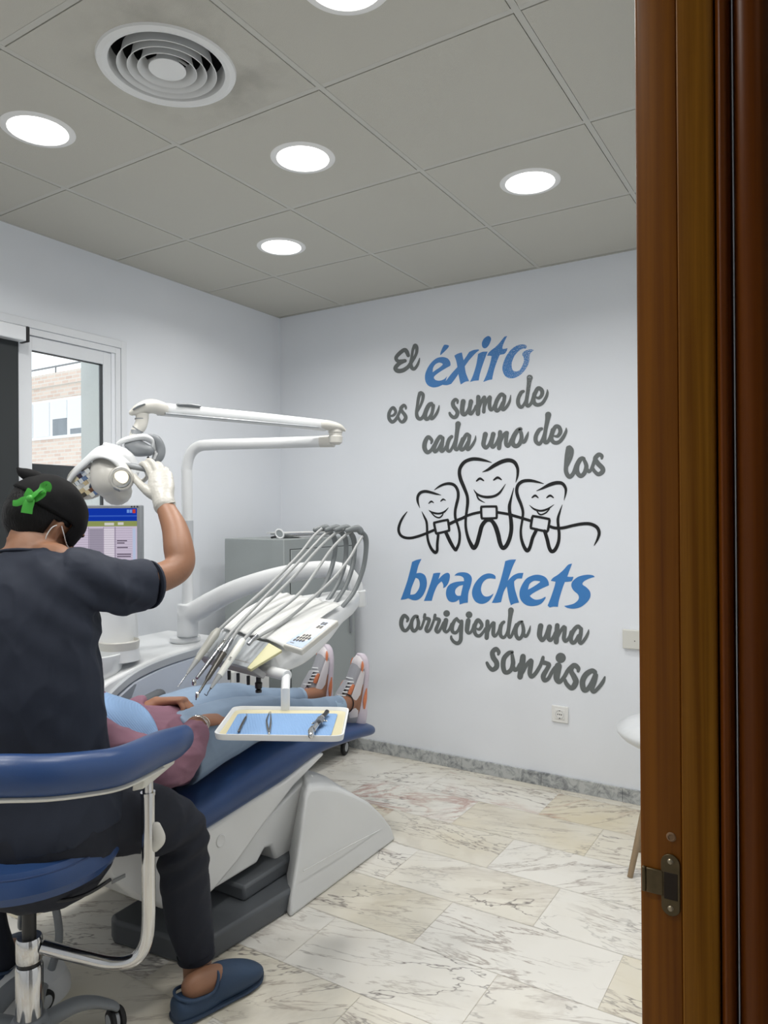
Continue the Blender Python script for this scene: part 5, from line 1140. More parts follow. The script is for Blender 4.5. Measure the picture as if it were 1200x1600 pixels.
# tray bracket
b = MB(); b.tube([PX(410, 1046, 2.32), PX(449, 1056, 2.22)], .0175, 20); mesh_obj('tray_bar', b, WHITEP, du_, bevel=.002)
tb = PX(446, 1108, 2.155); ta = PX(446, 1060, 2.225); ta = V((tb.x, tb.y, ta.z))
b = MB(); b.tube([PX(447, 1058, 2.225), ta - V((0, 0, .02)), tb + V((0, 0, -.004))], [.0135] * 3, 18, smooth=False); mesh_obj('tray_post', b, WHITEP, du_)

# ------------------------------------------------ handpieces with their hoses (each lifts out of its holder)
def handpiece(label, axis_pts, prof, hose, mats, seg_names):
    """axis_pts: back end and tip in (px,py,depth); prof: (fraction, radius, piece index)"""
    A = PX(*axis_pts[0]); Bt = PX(*axis_pts[1]); t = thing('dental_handpiece', label, 'dental handpiece', A, 'handpieces in the delivery unit')
    d = Bt - A; L = d.length; d.normalize()
    for k, nm in enumerate(seg_names):
        pr = [(r, f * L) for f, r, kk in prof if kk == k]
        b = MB(); b.lathe([(0, pr[0][1])] + pr + [(0, pr[-1][1])], A, 20, axis=d); mesh_obj(nm, b, mats[k], t)
    b = MB(); b.tube([A + d * .012] + [PX(*h) for h in hose], .0056, 10, 10); mesh_obj('hose', b, HOSE, t)
    return t, A, d, L
LGREY = mat('light_grey_handle', rgb(178, 178, 170), rough=0.35); DMET = mat('dark_metal', rgb(104, 102, 98), rough=0.32, metal=0.85)
handpiece('light grey tapered syringe handpiece leftmost in the holder row', ((341, 984, 2.33), (286, 1062, 2.16)), [(0, .009, 0), (.10, .0145, 0), (.35, .0125, 0), (.62, .0095, 0), (.64, .0088, 0), (.64, .009, 1), (.86, .0042, 1), (.90, .0030, 1), (.90, .0022, 2), (1.06, .0018, 2), (1.14, .0010, 2)],
          [(362, 966, 2.38), (392, 940, 2.46), (430, 905, 2.57), (468, 866, 2.68), (490, 838, 2.74), (503, 826, 2.765)], [LGREY, HOSE, STEEL], ['body', 'nozzle_cone', 'nozzle'])
t, A, d, L = handpiece('slim bright steel turbine handpiece second in the holder row', ((351, 1002, 2.29), (305, 1063, 2.14)), [(0, .0075, 0), (.02, .0085, 0), (.28, .0085, 0), (.28, .0070, 1), (.62, .0068, 1), (.95, .0048, 1)],
          [(364, 985, 2.34), (395, 952, 2.43), (438, 908, 2.55), (478, 866, 2.67), (506, 836, 2.745), (522, 826, 2.76)], [CHROME, STEEL], ['coupling', 'body'])
b = MB(); b.lathe([(0, -.008), (.006, -.008), (.0075, -.004), (.0075, .006), (.005, .009), (0, .009)], PX(303, 1066, 2.135), 18, axis=(.15, -.1, 1)); mesh_obj('turbine_head', b, CHROME, t)
t, A, d, L = handpiece('dark metal handpiece with a small round head, third in the holder row', ((362, 999, 2.275), (311, 1082, 2.11)), [(0, .007, 0), (.10, .0085, 0), (.16, .0080, 0), (.20, .011, 0), (.28, .012, 0), (.28, .0115, 1), (.60, .0085, 1), (.74, .0075, 1), (.80, .0040, 1), (1.0, .0036, 1)],
          [(378, 977, 2.32), (412, 947, 2.41), (455, 905, 2.53), (495, 860, 2.66), (518, 838, 2.735), (537, 826, 2.75)], [STEEL, DMET], ['coupling', 'body'])
b = MB(); b.lathe([(0, -.007), (.005, -.007), (.006, .005), (.004, .008), (0, .008)], PX(308, 1086, 2.10), 16, axis=(.4, -.2, 1)); mesh_obj('contra_head', b, CHROME, t)
b = MB(); b.lathe([(0, -.012), (.0016, -.012), (.0016, -.004), (0, -.004)], PX(307, 1088, 2.10), 8, axis=(.4, -.2, 1)); mesh_obj('bur', b, BLACKP, t)
t, A, d, L = handpiece('ivory scaler handpiece with a grey nose, rightmost in the holder row', ((380, 1000, 2.255), (327, 1079, 2.10)), [(0, .0085, 0), (.04, .0105, 0), (.14, .0105, 0), (.16, .0115, 0), (.55, .0105, 0), (.72, .0095, 0), (.72, .009, 1), (.96, .0038, 1), (.96, .0016, 2), (1.04, .0012, 2)],
          [(396, 984, 2.29), (425, 962, 2.36), (468, 927, 2.47), (492, 895, 2.57), (518, 858, 2.68), (540, 836, 2.735), (553, 828, 2.745)], [mat('handpiece_ivory', rgb(226, 226, 218), rough=0.3), HOSE, BLACKP], ['body', 'nose', 'tip'])
b = MB(); b.tube([A + d * L * 1.03, A + d * L * 1.07 + V((0, 0, -.003)), A + d * L * 1.06 - CR * .008], .0011, 8); mesh_obj('scaler_tip', b, BLACKP, t)
dk = A + d * L * .42
Mt = Matrix.Identity(4); xx = -d; zz = (-CF + d * CF.dot(d)).normalized(); yy = zz.cross(xx)
pt = dk + zz * .0112
for i in range(3): Mt[i][0] = xx[i]; Mt[i][1] = yy[i]; Mt[i][2] = zz[i]; Mt[i][3] = pt[i]
text_mesh('handle_mark', 'LM', .010, Mt, BLACKP, t)
sp5 = thing('spare_hose', 'fifth grey instrument hose draped over the white top cover, nearest the control panel', 'hose', PX(446, 970, 2.42), 'handpieces in the delivery unit')
b = MB(); b.tube([PX(394, 1000, 2.27), PX(412, 990, 2.31), PX(446, 970, 2.41), PX(484, 938, 2.52), (PX(519, 906, 2.61)), PX(545, 874, 2.68), PX(557, 853, 2.72), PX(566, 838, 2.75)], .0056, 10, 10); mesh_obj('hose', b, HOSE, sp5)
b = MB(); b.tube([PX(402, 992, 2.285), PX(394, 1000, 2.268), PX(388, 1007, 2.255)], [.0052, .0062, .0066], 12); mesh_obj('connector', b, STEEL, sp5)

# ------------------------------------------------ tray, liner, instruments
ZT = tb.z
tc_ = [onplane(332, 1152, 2, ZT), onplane(537, 1155, 2, ZT), onplane(546, 1109, 2, ZT), onplane(365, 1107, 2, ZT)]
def tring(z, inset, n=8, r=.10):
    c = sum(tc_, V()) / 4; return [V((c.x + (p.x - c.x) * inset, c.y + (p.y - c.y) * inset, z)) for p in rquad(*tc_, r=r * 2, n=n)]
tr = thing('instrument_tray', 'rectangular ivory instrument tray with a raised rim above the patient\'s knees', 'tray', sum(tc_, V()) / 4)
b = MB(); b.loft([tring(ZT - .006, .955), tring(ZT - .008, .985), tring(ZT + .004, 1.0), tring(ZT + .008, .998), tring(ZT + .008, .975), tring(ZT + .004, .96), tring(ZT - .001, .945)], cap=False); mesh_obj('rim', b, WHITEP, tr)
b = MB(); b.loft([tring(ZT - .006, .956), tring(ZT - .0012, .95)]); mesh_obj('tray_floor', b, mat('ivory_enamel', rgb(204, 196, 162), rough=0.3), tr)
cpn = mat('pale_blue_paper', rgb(150, 188, 232), rough=0.8, bump=0.8, bscale=1, stretch=(260, 260, 1))
lc = [onplane(352, 1149, 2, ZT), onplane(517, 1150, 2, ZT), onplane(528, 1115, 2, ZT), onplane(372, 1115, 2, ZT)]
def liner_mat(name, col, ridge):
    m = mat(name, col, rough=0.85); nt = m.node_tree; N = nt.nodes.new
    tc = N('ShaderNodeTexCoord'); w = N('ShaderNodeTexWave'); w.inputs['Scale'].default_value = ridge; w.bands_direction = 'DIAGONAL'; w.inputs['Distortion'].default_value = 0.5
    bp = N('ShaderNodeBump'); bp.inputs['Strength'].default_value = .5; bp.inputs['Distance'].default_value = .0015
    nt.links.new(tc.outputs['Object'], w.inputs['Vector']); nt.links.new(w.outputs['Fac'], bp.inputs['Height']); nt.links.new(bp.outputs['Normal'], nt.nodes['Principled BSDF'].inputs['Normal']); return m
PAPER = liner_mat('blue_paper_liner', rgb(122, 156, 198), 60)
b = MB(); n = 12; vs = []
for i in range(n + 1):
    for j in range(n + 1):
        p = lc[0].lerp(lc[1], j / n).lerp(lc[3].lerp(lc[2], j / n), i / n); p.z = ZT + .0004 + .0016 * max(0, noise.noise(p * 14)); vs.append(p)
b.add(vs, [(i * (n + 1) + j, i * (n + 1) + j + 1, (i + 1) * (n + 1) + j + 1, (i + 1) * (n + 1) + j) for i in range(n) for j in range(n)])
o = mesh_obj('tray_liner', b, PAPER, sub=1); tag(o, 'pale blue paper liner lying in the instrument tray', 'paper liner')
zi = ZT + .0055
def tp(x, y): p = onplane(x, y, 2, zi); return p
t = thing('dental_probe', 'short grey steel probe leftmost on the blue tray liner', 'dental probe', tp(378, 1132))
mesh_obj('handle', MB().tube([tp(373, 1143), tp(378, 1132), tp(384, 1121)], .0034, 12, dome=True), DMET, t)
mesh_obj('tip', MB().tube([tp(384, 1121), tp(386, 1117), tp(384.5, 1115)], [.0014, .001, .0006], 8), STEEL, t)
t = thing('tweezers', 'steel tweezers lying upright in the middle of the tray liner', 'tweezers', tp(420, 1130))
for s_ in (-1, 1): mesh_obj('arm', MB().tube([tp(420.5, 1146), tp(420 + s_ * 2.2, 1135), tp(420 + s_ * 3.2, 1124), tp(422 + s_ * .8, 1112)], [(.0022, .0012), (.0028, .0012), (.0022, .0011), (.0008, .0008)], 8, up=CR), STEEL, t)
mesh_obj('joint', MB().ell(tp(420.5, 1146), (.003, .003, .003)), CHROME, t)
zi = ZT + .012
t = thing('carpule_syringe', 'chrome dental syringe with finger wings at the right of the tray liner', 'syringe', tp(498, 1130))
mesh_obj('barrel', MB().tube([tp(489, 1141), tp(497, 1130), tp(503, 1121)], [.0075, .007, .0075], 16), CHROME, t)
mesh_obj('thumb_end', MB().tube([tp(486, 1149), tp(486, 1143), tp(488, 1137)], [.008, .0095, .006], 16, dome=True), CHROME, t)
mesh_obj('finger_wing', MB().tube([tp(488, 1131), tp(494, 1128), tp(500, 1127), tp(510, 1127)], [.0025, .004, .004, .0025], 10, dome=True), CHROME, t)
mesh_obj('collar', MB().tube([tp(497, 1131), tp(501, 1125)], .0115, 16), STEEL, t)
mesh_obj('nose', MB().tube([tp(503, 1121), tp(508, 1116), tp(511, 1112)], [.0075, .006, .0065], 14), BLACKP, t)

# ------------------------------------------------ grey cabinet in the corner and what lies on it
cb = thing('metal_cabinet', 'grey metal cabinet on castors in the corner behind the delivery unit', 'cabinet', (-2.52, 3.1, 0))
cx0, cx1, cy0, cy1, cz0, cz1 = -2.74, -2.335, 2.80, 3.43, .10, 1.245
mesh_obj('cabinet_body', MB().box((cx0, cy0, cz0), (cx1, cy1, cz1)), CABG, cb, bevel=.004)
df = mesh_obj('door', MB().box((cx1 - .004, cy0 + .05, cz0 + .03), (cx1 + .006, cy1 - .03, cz1 - .055)), CABG, cb, bevel=.002)
mesh_obj('door_gap', MB().box((cx1 - .002, cy0 + .046, cz0 + .026), (cx1 + .0012, cy1 - .026, cz1 - .051)), mat('gap_dark', rgb(50, 52, 54), rough=.7), cb)
mesh_obj('handle', MB().box((cx1 + .006, cy1 - .07, .70), (cx1 + .018, cy1 - .055, .82)), GREYP, df, bevel=.002)
for x in (cx0 + .05, cx1 - .04):
    for y in (cy0 + .05, cy1 - .055):
        w = mesh_obj('castor', MB().lathe([(0, -.011), (.040, -.011), (.044, -.007), (.044, .007), (.040, .011), (0, .011)], (x, y, .0445), 28, axis=(1, .25, 0)), RUBBER, cb)
        mesh_obj('castor_hub', MB().lathe([(0, .0135), (.024, .0125), (.026, .009), (0, .009)], (x, y, .0445), 20, axis=(1, .25, 0)), LIPG, w)
        mesh_obj('castor_fork', MB().box((x - .020, y - .018, .075), (x + .020, y + .018, cz0)), GREYP, w, bevel=.002)
t = thing('hand_mirror', 'white oval ring of a hand mirror leaning on the grey cabinet', 'hand mirror', PX(438, 836, 3.66))
z0 = cz1
mp = [PX(438 + 7 * math.cos(a), 0, 3.70) for a in (0,)]
c0 = V((-2.40, 2.845, z0 + .026)); ux = right
mesh_obj('frame', MB().tube([c0 + ux * (.020 * math.cos(a) - .004 * math.sin(a)) + V((0, 0, .022 * math.sin(a))) for a in [2 * PI * k / 16 for k in range(17)]], .0045, 10, 3), WHITEP, t)
mesh_obj('glass', MB().loft([[c0 + ux * (.018 * math.cos(a) - .004 * math.sin(a)) + V((0, 0, .020 * math.sin(a))) + fwd * y for a in [2 * PI * k / 24 for k in range(24)]] for y in (-.001, .001)]), mat('hand_mirror_glass', rgb(150, 156, 158), rough=.15), t)
mesh_obj('handle', MB().tube([c0 - ux * .02 + V((0, 0, -.014)), c0 - ux * .04 + V((0, .0, -.018))], .0055, 10, dome=True), BLACKP, t)
for k in range(4):
    lab = ['white magazine lowest in the small pile on the grey cabinet', 'dark covered booklet second from the bottom of the pile on the grey cabinet', 'grey-blue booklet second from the top of the pile on the grey cabinet', 'white booklet topmost in the pile on the grey cabinet']
    zz0 = z0 + .0005 + k * .0075
    t = thing('magazine', lab[k], 'magazine', (-2.53, 3.05, zz0), 'papers on the grey cabinet')
    Mr = Matrix.Translation((-2.455 - .004 * k, 3.13 - .02 * k, zz0)) @ Matrix.Rotation(.10 - .10 * k, 4, 'Z')
    mesh_obj('pages', MB().box((-.075, -.145, 0.0005), (.075, .145, .0062), Mr), mat('page_white', rgb(232, 232, 230), rough=.7), t)
    mesh_obj('cover', MB().box((-.077, -.147, .0050), (.077, .147, .0071), Mr), [mat('cover_white', rgb(205, 208, 214), rough=.4), mat('cover_dark', rgb(38, 42, 54), rough=.35), mat('cover_blue', rgb(120, 128, 146), rough=.4), MATS['page_white']][k], t)

# ------------------------------------------------ dentist stool
st0 = PX(45, 1300, 1.80); SX, SY = st0.x, st0.y
so_ = thing('dentist_stool', 'blue padded dentist stool with a curved backrest and chrome column', 'stool', (SX, SY, 0))
def pol(r, a, z): d_ = right * math.cos(a) + fwd * math.sin(a); return V((SX + d_.x * r, SY + d_.y * r, z))
seat = [(0, .045), (.15, .043), (.195, .034), (.214, .012), (.217, -.012), (.205, -.034), (.18, -.044), (0, -.046)]
mesh_obj('seat', MB().lathe(seat, (SX, SY, .535), 48), BLUEUP, so_)
b = MB(); b.tube([pol(.204, 2 * PI * k / 40, .556 + .002) for k in range(41)], .0022, 6, 2); mesh_obj('seat_seam', b, mat('seam_blue', rgb(40, 62, 104), rough=.5), so_)
mesh_obj('seat_plate', MB().lathe([(0, .01), (.165, .01), (.165, .002), (.10, -.002), (.05, -.012), (0, -.012)], (SX, SY, .489), 36), BLACKP, so_)
b = MB(); b.tube([pol(.05, -1.0, .475), pol(.14, -.75, .462), pol(.19, -.45, .466), pol(.212, -.1, .472)], .0045, 8); mesh_obj('height_lever', b, BLACKP, so_)
mesh_obj('gas_piston', MB().tube([V((SX, SY, .27)), V((SX, SY, .49))], .0165, 20), BLACKP, so_)
mesh_obj('column', MB().lathe([(0, .10), (.032, .10), (.032, .248), (.029, .253), (.0, .253)], (SX, SY, 0), 32), CHROME, so_)
mesh_obj('arm_collar', MB().lathe([(.017, .264), (.030, .264), (.031, .269), (.031, .316), (.028, .322), (.017, .322)], (SX, SY, 0), 32), CHROME, so_)
mesh_obj('column_gap', MB().lathe([(0, .252), (.026, .252), (.026, .266), (0, .266)], (SX, SY, 0), 24), BLACKP, so_)
A1 = .10
bar = [pol(.030, A1, .294), pol(.12, A1, .264), pol(.195, A1, .242), pol(.250, A1, .246), pol(.279, A1, .278), pol(.289, A1, .345), pol(.289, A1, .50), pol(.289, A1, .665)]
mesh_obj('backrest_bar', MB().tube(bar, .0170, 22, 8), CHROME, so_)
mesh_obj('bar_inner_tube', MB().tube([pol(.289, A1, .655), pol(.289, A1, .73)], .0135, 20), CHROME, so_)
mesh_obj('bar_end_ring', MB().tube([pol(.289, A1, .660), pol(.289, A1, .668)], .0185, 22), CHROME, so_)
kc_ = pol(.289, A1, .553) + right * .028
kb = MB(); kb.tube([kc_ - right * .012 + V((0, 0, -.026)), kc_ + V((0, 0, -.004)), kc_ - right * .008 + V((0, 0, .028))], [(.012, .010), (.016, .012), (.012, .010)], 16, up=right, dome=True); mesh_obj('clamp_knob', kb, OFFW, so_)
mesh_obj('knob_stem', MB().tube([pol(.289, A1, .553), kc_], .007, 12), BLACKP, so_)
# padded arc round the sitter's back
def lf_(lat, f, z): return V((SX, SY, 0)) + right * lat + fwd * f + V((0, 0, z))
arcp = [(.328, .21, .748), (.322, .13, .757), (.306, .04, .770)] + [(.305 * math.cos(a), .305 * math.sin(a), .770 + .056 * min(1, (-a) / 1.3)) for a in [-.15 - .285 * k for k in range(1, 12)]]
rad = [(.036, .028), (.043, .034)] + [(.045, .035)] * 12
mesh_obj('backrest_pad', MB().tube([lf_(*p) for p in arcp], rad, 24, 5, up=(0, 0, 1), dome=True), BLUEUP, so_)
mesh_obj('backrest_trim', MB().tube([lf_(x, y, z - .046) for x, y, z in arcp[2:]], [(.007, .024)] * 12, 14, 5, up=(0, 0, 1)), mat('trim_ivory', rgb(214, 212, 202), rough=.4), so_)
mb_ = MB(); mb_.tube([lf_(.286, -.035, .712), lf_(.290, .03, .708), lf_(.312, .15, .706)], [(.026, .018), (.026, .019), (.022, .012)], 4, 3, up=(1, 0, 1), smooth=False); mesh_obj('backrest_bracket', mb_, MATS['trim_ivory'], so_, bevel=.004)
hub = mesh_obj('base_hub', MB().lathe([(0, .06), (.045, .06), (.05, .075), (.048, .11), (.036, .125), (0, .125)], (SX, SY, 0), 28), GREYP, so_)
cast = onplane(181, 1610, 2, 0); CRD = ((cast.x - SX) ** 2 + (cast.y - SY) ** 2) ** .5; a0 = math.atan2((cast - V((SX, SY, 0))).dot(fwd), (cast - V((SX, SY, 0))).dot(right))
for k in range(5):
    a = a0 + 2 * PI * k / 5
    b = MB(); b.tube([pol(.03, a, .095), pol(.10, a, .108), pol(CRD * .72, a, .098), pol(CRD * .93, a, .074), pol(CRD, a, .062)], [(.022, .024), (.018, .024), (.014, .022), (.011, .019), (.010, .016)], 14, up=(0, 0, 1), dome=True); lg_ = mesh_obj('base_leg', b, GREYP, so_)
    c0 = pol(CRD, a, .030); tang = V((-math.sin(a) * right.x + math.cos(a) * fwd.x, -math.sin(a) * right.y + math.cos(a) * fwd.y, 0)); ax_ = (tang * .5 + V((CR.x, CR.y, 0)) * .75).normalized()
    b = MB(); 
    for s_ in (-1, 1): b.lathe([(0, s_ * .020), (.024, s_ * .020), (.0290, s_ * .016), (.0295, s_ * .007), (.024, s_ * .005), (0, s_ * .005)], c0, 26, axis=ax_)
    w = mesh_obj('castor', b, RUBBER, so_)
    b = MB(); b.lathe([(0, -.0215), (.018, -.021), (.020, -.018), (.020, .018), (.018, .021), (0, .0215)], c0, 20, axis=ax_); mesh_obj('castor_hub', b, LIPG, w)
    mesh_obj('castor_stem', MB().tube([c0, c0 + V((0, 0, .035))], .007, 10), BLACKP, w)

# ------------------------------------------------ foot control behind the stool, white shell chair at the right
fc = onplane(48, 1545, 2, .03); fc = V((fc.x - .02, fc.y + .02, 0))
t = thing('foot_control', 'white foot control with a grey pedal and cable on the floor behind the stool column', 'foot pedal', fc)
mesh_obj('shell', MB().lathe([(0, .075), (.05, .072), (.085, .055), (.098, .025), (.10, 0), (0, 0)], fc, 32), WHITEP, t)
mesh_obj('pedal', MB().tube([fc + V((0, 0, .07)) - fwd * .02, fc - fwd * .09 - right * .03 + V((0, 0, .055)), fc - fwd * .16 - right * .05 + V((0, 0, .03))], [(.010, .03), (.010, .035), (.008, .03)], 14, up=(0, 0, 1), dome=True), GREYP, t)
mesh_obj('cable', MB().tube([fc + right * .05 + V((0, 0, .06)), fc + right * .075 + V((0, 0, .16)), fc + right * .06 + V((0, 0, .27)), fc + right * .02 + fwd * .05 + V((0, 0, .30)), fc - right * .06 + fwd * .10 + V((0, 0, .26)), fc - right * .16 + fwd * .25 + V((0, 0, .05)), fc - right * .2 + fwd * .4 + V((0, 0, .014))], .011, 12, 8), GREYP, t)
wc0 = V((-.53, 3.0, 0)); t = thing('shell_chair', 'white moulded chair with beech legs half hidden by the door frame', 'chair', wc0)
rows = []
for i, (r_, z_) in enumerate([(.02, .445), (.10, .445), (.16, .455), (.20, .475), (.225, .50), (.235, .53)]):
    rows.append([wc0 + V((r_ * math.cos(2 * PI * k / 40), r_ * math.sin(2 * PI * k / 40), z_ + (.30 * max(0, math.cos(2 * PI * k / 40)) ** 2 * (r_ / .235) ** 3))) for k in range(40)])
b = MB(); b.loft(rows); sho = mesh_obj('shell_seat', b, WHITEP, t, sub=1)
BEECH = mat('beech_wood', rgb(142, 122, 96), rough=.5, var=.15, vscale=20, stretch=(6, 6, .6))
lf = V((-.678, 3.02, 0))
for ex in ((lf.x, lf.y), (wc0.x - .13, wc0.y - .21), (wc0.x + .16, wc0.y + .2), (wc0.x + .17, wc0.y - .18)):
    f_ = V((ex[0], ex[1], 0)); u_ = wc0 + (f_ - wc0) * .42; u_.z = .452
    mesh_obj('leg', MB().tube([f_, u_], [.0105, .0165], 14), BEECH, t)
# ================================================================== PEOPLE
SKIN_D = mat('dentist_skin', rgb(142, 101, 76), rough=0.5, sss=0.08, var=0.08, vscale=24, bump=0.08, bscale=160)
SKIN_P = mat('patient_skin', rgb(150, 106, 82), rough=0.5, sss=0.08, var=0.08, vscale=30, bump=0.08, bscale=160)
SCRUB = mat('scrub_cloth', rgb(40, 45, 57), rough=0.75, spec=0.25, bump=0.08, bscale=500)
SCRUB2 = mat('scrub_trouser_cloth', rgb(35, 38, 47), rough=0.72, spec=0.25, bump=0.08, bscale=500)
HAIRM = mat('dark_hair', rgb(8, 7, 7), rough=0.5, spec=0.25, bump=0.9, bscale=1, stretch=(260, 260, 40))
CAPM = mat('black_cap_cloth', rgb(8, 8, 10), rough=0.8, spec=0.2, bump=0.1, bscale=300)
GREEN = mat('green_ribbon', rgb(62, 158, 54), rough=0.5)
LATEX = mat('white_latex', rgb(182, 180, 173), rough=0.42, bump=0.25, bscale=70)
CLOGM = mat('navy_clog', rgb(40, 62, 88), rough=0.62, bump=0.15, bscale=420)
DENIM = mat('light_denim', rgb(130, 149, 171), rough=0.8, var=0.10, vscale=9, bump=0.12, bscale=700)
PINK = mat('mauve_cloth', rgb(134, 96, 112), rough=0.85, bump=0.12, bscale=500)
ZUP = V((0, 0, 1))

def folds(seed, amp, freq, stretch=(1, 1, 1), ridge=True):
    o = V((seed * 7.3, seed * 3.1, seed * 1.7)); s = V(stretch)
    def f(co):
        p = V((co.x * s.x, co.y * s.y, co.z * s.z)) * freq + o
        a = noise.noise(p); b = noise.noise(p * 2.3 + V((5, 1, 9)))
        if ridge: a = 1 - 2 * abs(a) ** .7
        return amp * (a * .7 + b * .4)
    return f
def finger(mb, base, d, n, lens, curls, r0, r1):
    """a finger: base point, pointing d, back normal n, three lengths, three bends toward the palm"""
    pts = [V(base)]; dd = V(d).normalized(); nn = V(n).normalized(); ax = dd.cross(nn).normalized()
    for L, c in zip(lens, curls):
        R = Matrix.Rotation(-c, 3, ax); dd = (R @ dd).normalized()
        pts.append(pts[-1] + dd * L)
    rr = [r0 + (r1 - r0) * i / (len(pts) - 1) for i in range(len(pts))]
    mb.tube(pts, rr, 10, 5, dome=True); return pts
def hand(mb, W, d, n, s, sc=1.0, curl=(.35, .45, .3), spread=.10, g=0.0, thumb=(.65, .7, -.25), wr=.027):
    """palm with five fingers; d along the hand, n out of its back, s toward the thumb"""
    W = V(W); d = V(d).normalized(); n = V(n); n = (n - d * n.dot(d)).normalized(); s = V(s); s = (s - d * s.dot(d) - n * s.dot(n)).normalized()
    mb.tube([W - d * .02 * sc, W + d * .015 * sc, W + d * .05 * sc, W + d * .085 * sc], [(wr * sc + g, wr * .75 * sc + g), (.030 * sc + g, .018 * sc + g), (.039 * sc + g, .0155 * sc + g), (.038 * sc + g, .0125 * sc + g)], 18, 6, up=s, dome=True)
    tips = []
    for i, (off, L) in enumerate(((.029, .92), (.010, 1.0), (-.009, .94), (-.027, .75))):
        b = W + d * (.085 - .006 * abs(i - 1)) * sc + s * off * sc
        dd = (d + s * spread * (1.2 - .8 * i)).normalized()
        c = [curl[0] * (1 + .08 * i), curl[1] * (1 + .06 * i), curl[2]]
        tips.append(finger(mb, b, dd, n, [.046 * L * sc, .028 * L * sc, .022 * L * sc], c, .0092 * sc + g, .0072 * sc + g))
    b = W + d * .022 * sc + s * .026 * sc - n * .006 * sc
    tips.append(finger(mb, b, s * thumb[0] + d * thumb[1] + n * thumb[2], n, [.042 * sc, .032 * sc, .026 * sc], (.1, .2, .2), .012 * sc + g, .0085 * sc + g))
    return tips

# ---------------------------------------------------------------- dentist
FW = V((CF.x, CF.y, 0)).normalized(); RT = V((CR.x, CR.y, 0)).normalized()
def head_frame(f, upv):
    f = V(f).normalized(); u = V(upv); u = (u - f * u.dot(f)).normalized(); r = f.cross(u); return Matrix((r, f, u)).transposed()
def head_shape(mb, c, M, k=1.0):
    """skull, jaw, nose, brow, ears in a head frame (x right, y forward, z up)"""
    def P(x, y, z): return c + M @ V((x, y, z))
    mb.ell(P(0, -.012, .03), (.076 * k, .096 * k, .092 * k), M, 28, 18)
    mb.ell(P(0, .028, -.03), (.062 * k, .064 * k, .085 * k), M, 24, 14)
    mb.ell(P(0, .058, -.092), (.030, .028, .022), M)
    mb.tube([P(0, .088, .02), P(0, .106, -.015), P(0, .112, -.032)], [.010, .012, .015], 12, dome=True)
    mb.ell(P(0, .088, .032), (.052, .012, .012), M)
    for s in (-1, 1):
        mb.ell(P(s * .048, .070, -.02), (.018, .016, .014), M)
        mb.tube([P(s * .073, .002, -.035), P(s * .079, -.008, -.012), P(s * .082, -.016, .010), P(s * .080, -.008, .026), P(s * .075, .004, .020)], [.008, .0085, .008, .007, .006], 10, dome=True)
        mb.ell(P(s * .074, -.004, -.006), (.006, .016, .022), M)
def face_parts(c, M, parent, skin_lip):
    def P(x, y, z): return c + M @ V((x, y, z))
    for s in (-1, 1):
        b = MB(); b.ell(P(s * .032, .073, .006), (.0110, .0110, .0080)); mesh_obj('eye', b, mat('eye_white', rgb(230, 228, 224), rough=.2), parent)
        b = MB(); b.tube([P(s * .016, .095, .028), P(s * .032, .096, .034), P(s * .050, .086, .029)], [.003, .004, .002], 8); mesh_obj('eyebrow', b, HAIRM, parent)
    b = MB(); b.tube([P(-.024, .082, -.062), P(0, .094, -.060), P(.024, .082, -.062)], [.002, .006, .002], 10); mesh_obj('mouth', b, skin_lip, parent)
HC = PX(65, 823, 1.885)
HM = head_frame(CR * .42 + CF * .76 + V((0, 0, -.48)), ZUP * .85 + CF * .25 + CR * .42)
def HP(x, y, z): return HC + HM @ V((x, y, z))

body = MB()
head_shape(body, HC, HM)
body.tube([HP(0, -.02, -.05), PX(50, 850, 1.845), PX(48, 872, 1.83), PX(48, 900, 1.82)], [(.058, .06), (.060, .058), (.072, .062), (.11, .07)], 24, 6, up=RT)
tors = [(66, 1262, 1.80, .155, .125), (60, 1180, 1.80, .125, .100), (54, 1080, 1.79, .120, .10), (50, 980, 1.80, .120, .10), (49, 920, 1.81, .135, .085), (48, 888, 1.82, .12, .07)]
body.tube([PX(*t[:3]) for t in tors], [t[3:] for t in tors], 28, 6, up=RT, dome=True)
R_ARM = [(128, 902, 1.805, .052), (165, 906, 1.84, .050), (225, 907, 1.93, .043), (262, 898, 1.995, .041), (281, 882, 2.03, .041), (279, 856, 2.055, .042), (273, 826, 2.10, .037), (261, 798, 2.155, .029), (257, 786, 2.175, .027)]
body.tube([PX(*p[:3]) for p in R_ARM], [p[3] for p in R_ARM], 20, 6, dome=True)
L_ARM = [(-30, 905, 1.82, .052), (-75, 960, 1.87, .048), (-105, 1030, 1.95, .043), (-70, 1075, 2.03, .038), (-20, 1095, 2.06, .029), (-5, 1098, 2.065, .027)]
body.tube([PX(*p[:3]) for p in L_ARM], [p[3] for p in L_ARM], 20, 6, dome=True)
R_LEG = [(95, 1272, 1.82, .085), (150, 1270, 1.87, .085), (215, 1275, 1.95, .072), (282, 1302, 2.035, .052), (288, 1350, 2.055, .050), (297, 1420, 2.065, .052), (307, 1495, 2.075, .042), (308, 1530, 2.07, .039), (303, 1558, 2.055, .036)]
L_LEG = [(25, 1272, 1.82, .085), (-30, 1268, 1.90, .080), (-85, 1278, 2.05, .058), (-58, 1350, 2.07, .052), (-30, 1430, 2.09, .050), (-4, 1508, 2.11, .040), (0, 1530, 2.11, .038), (0, 1545, 2.11, .036)]
for L in (R_LEG, L_LEG): body.tube([PX(*p[:3]) for p in L], [p[3] for p in L], 22, 6, dome=True)
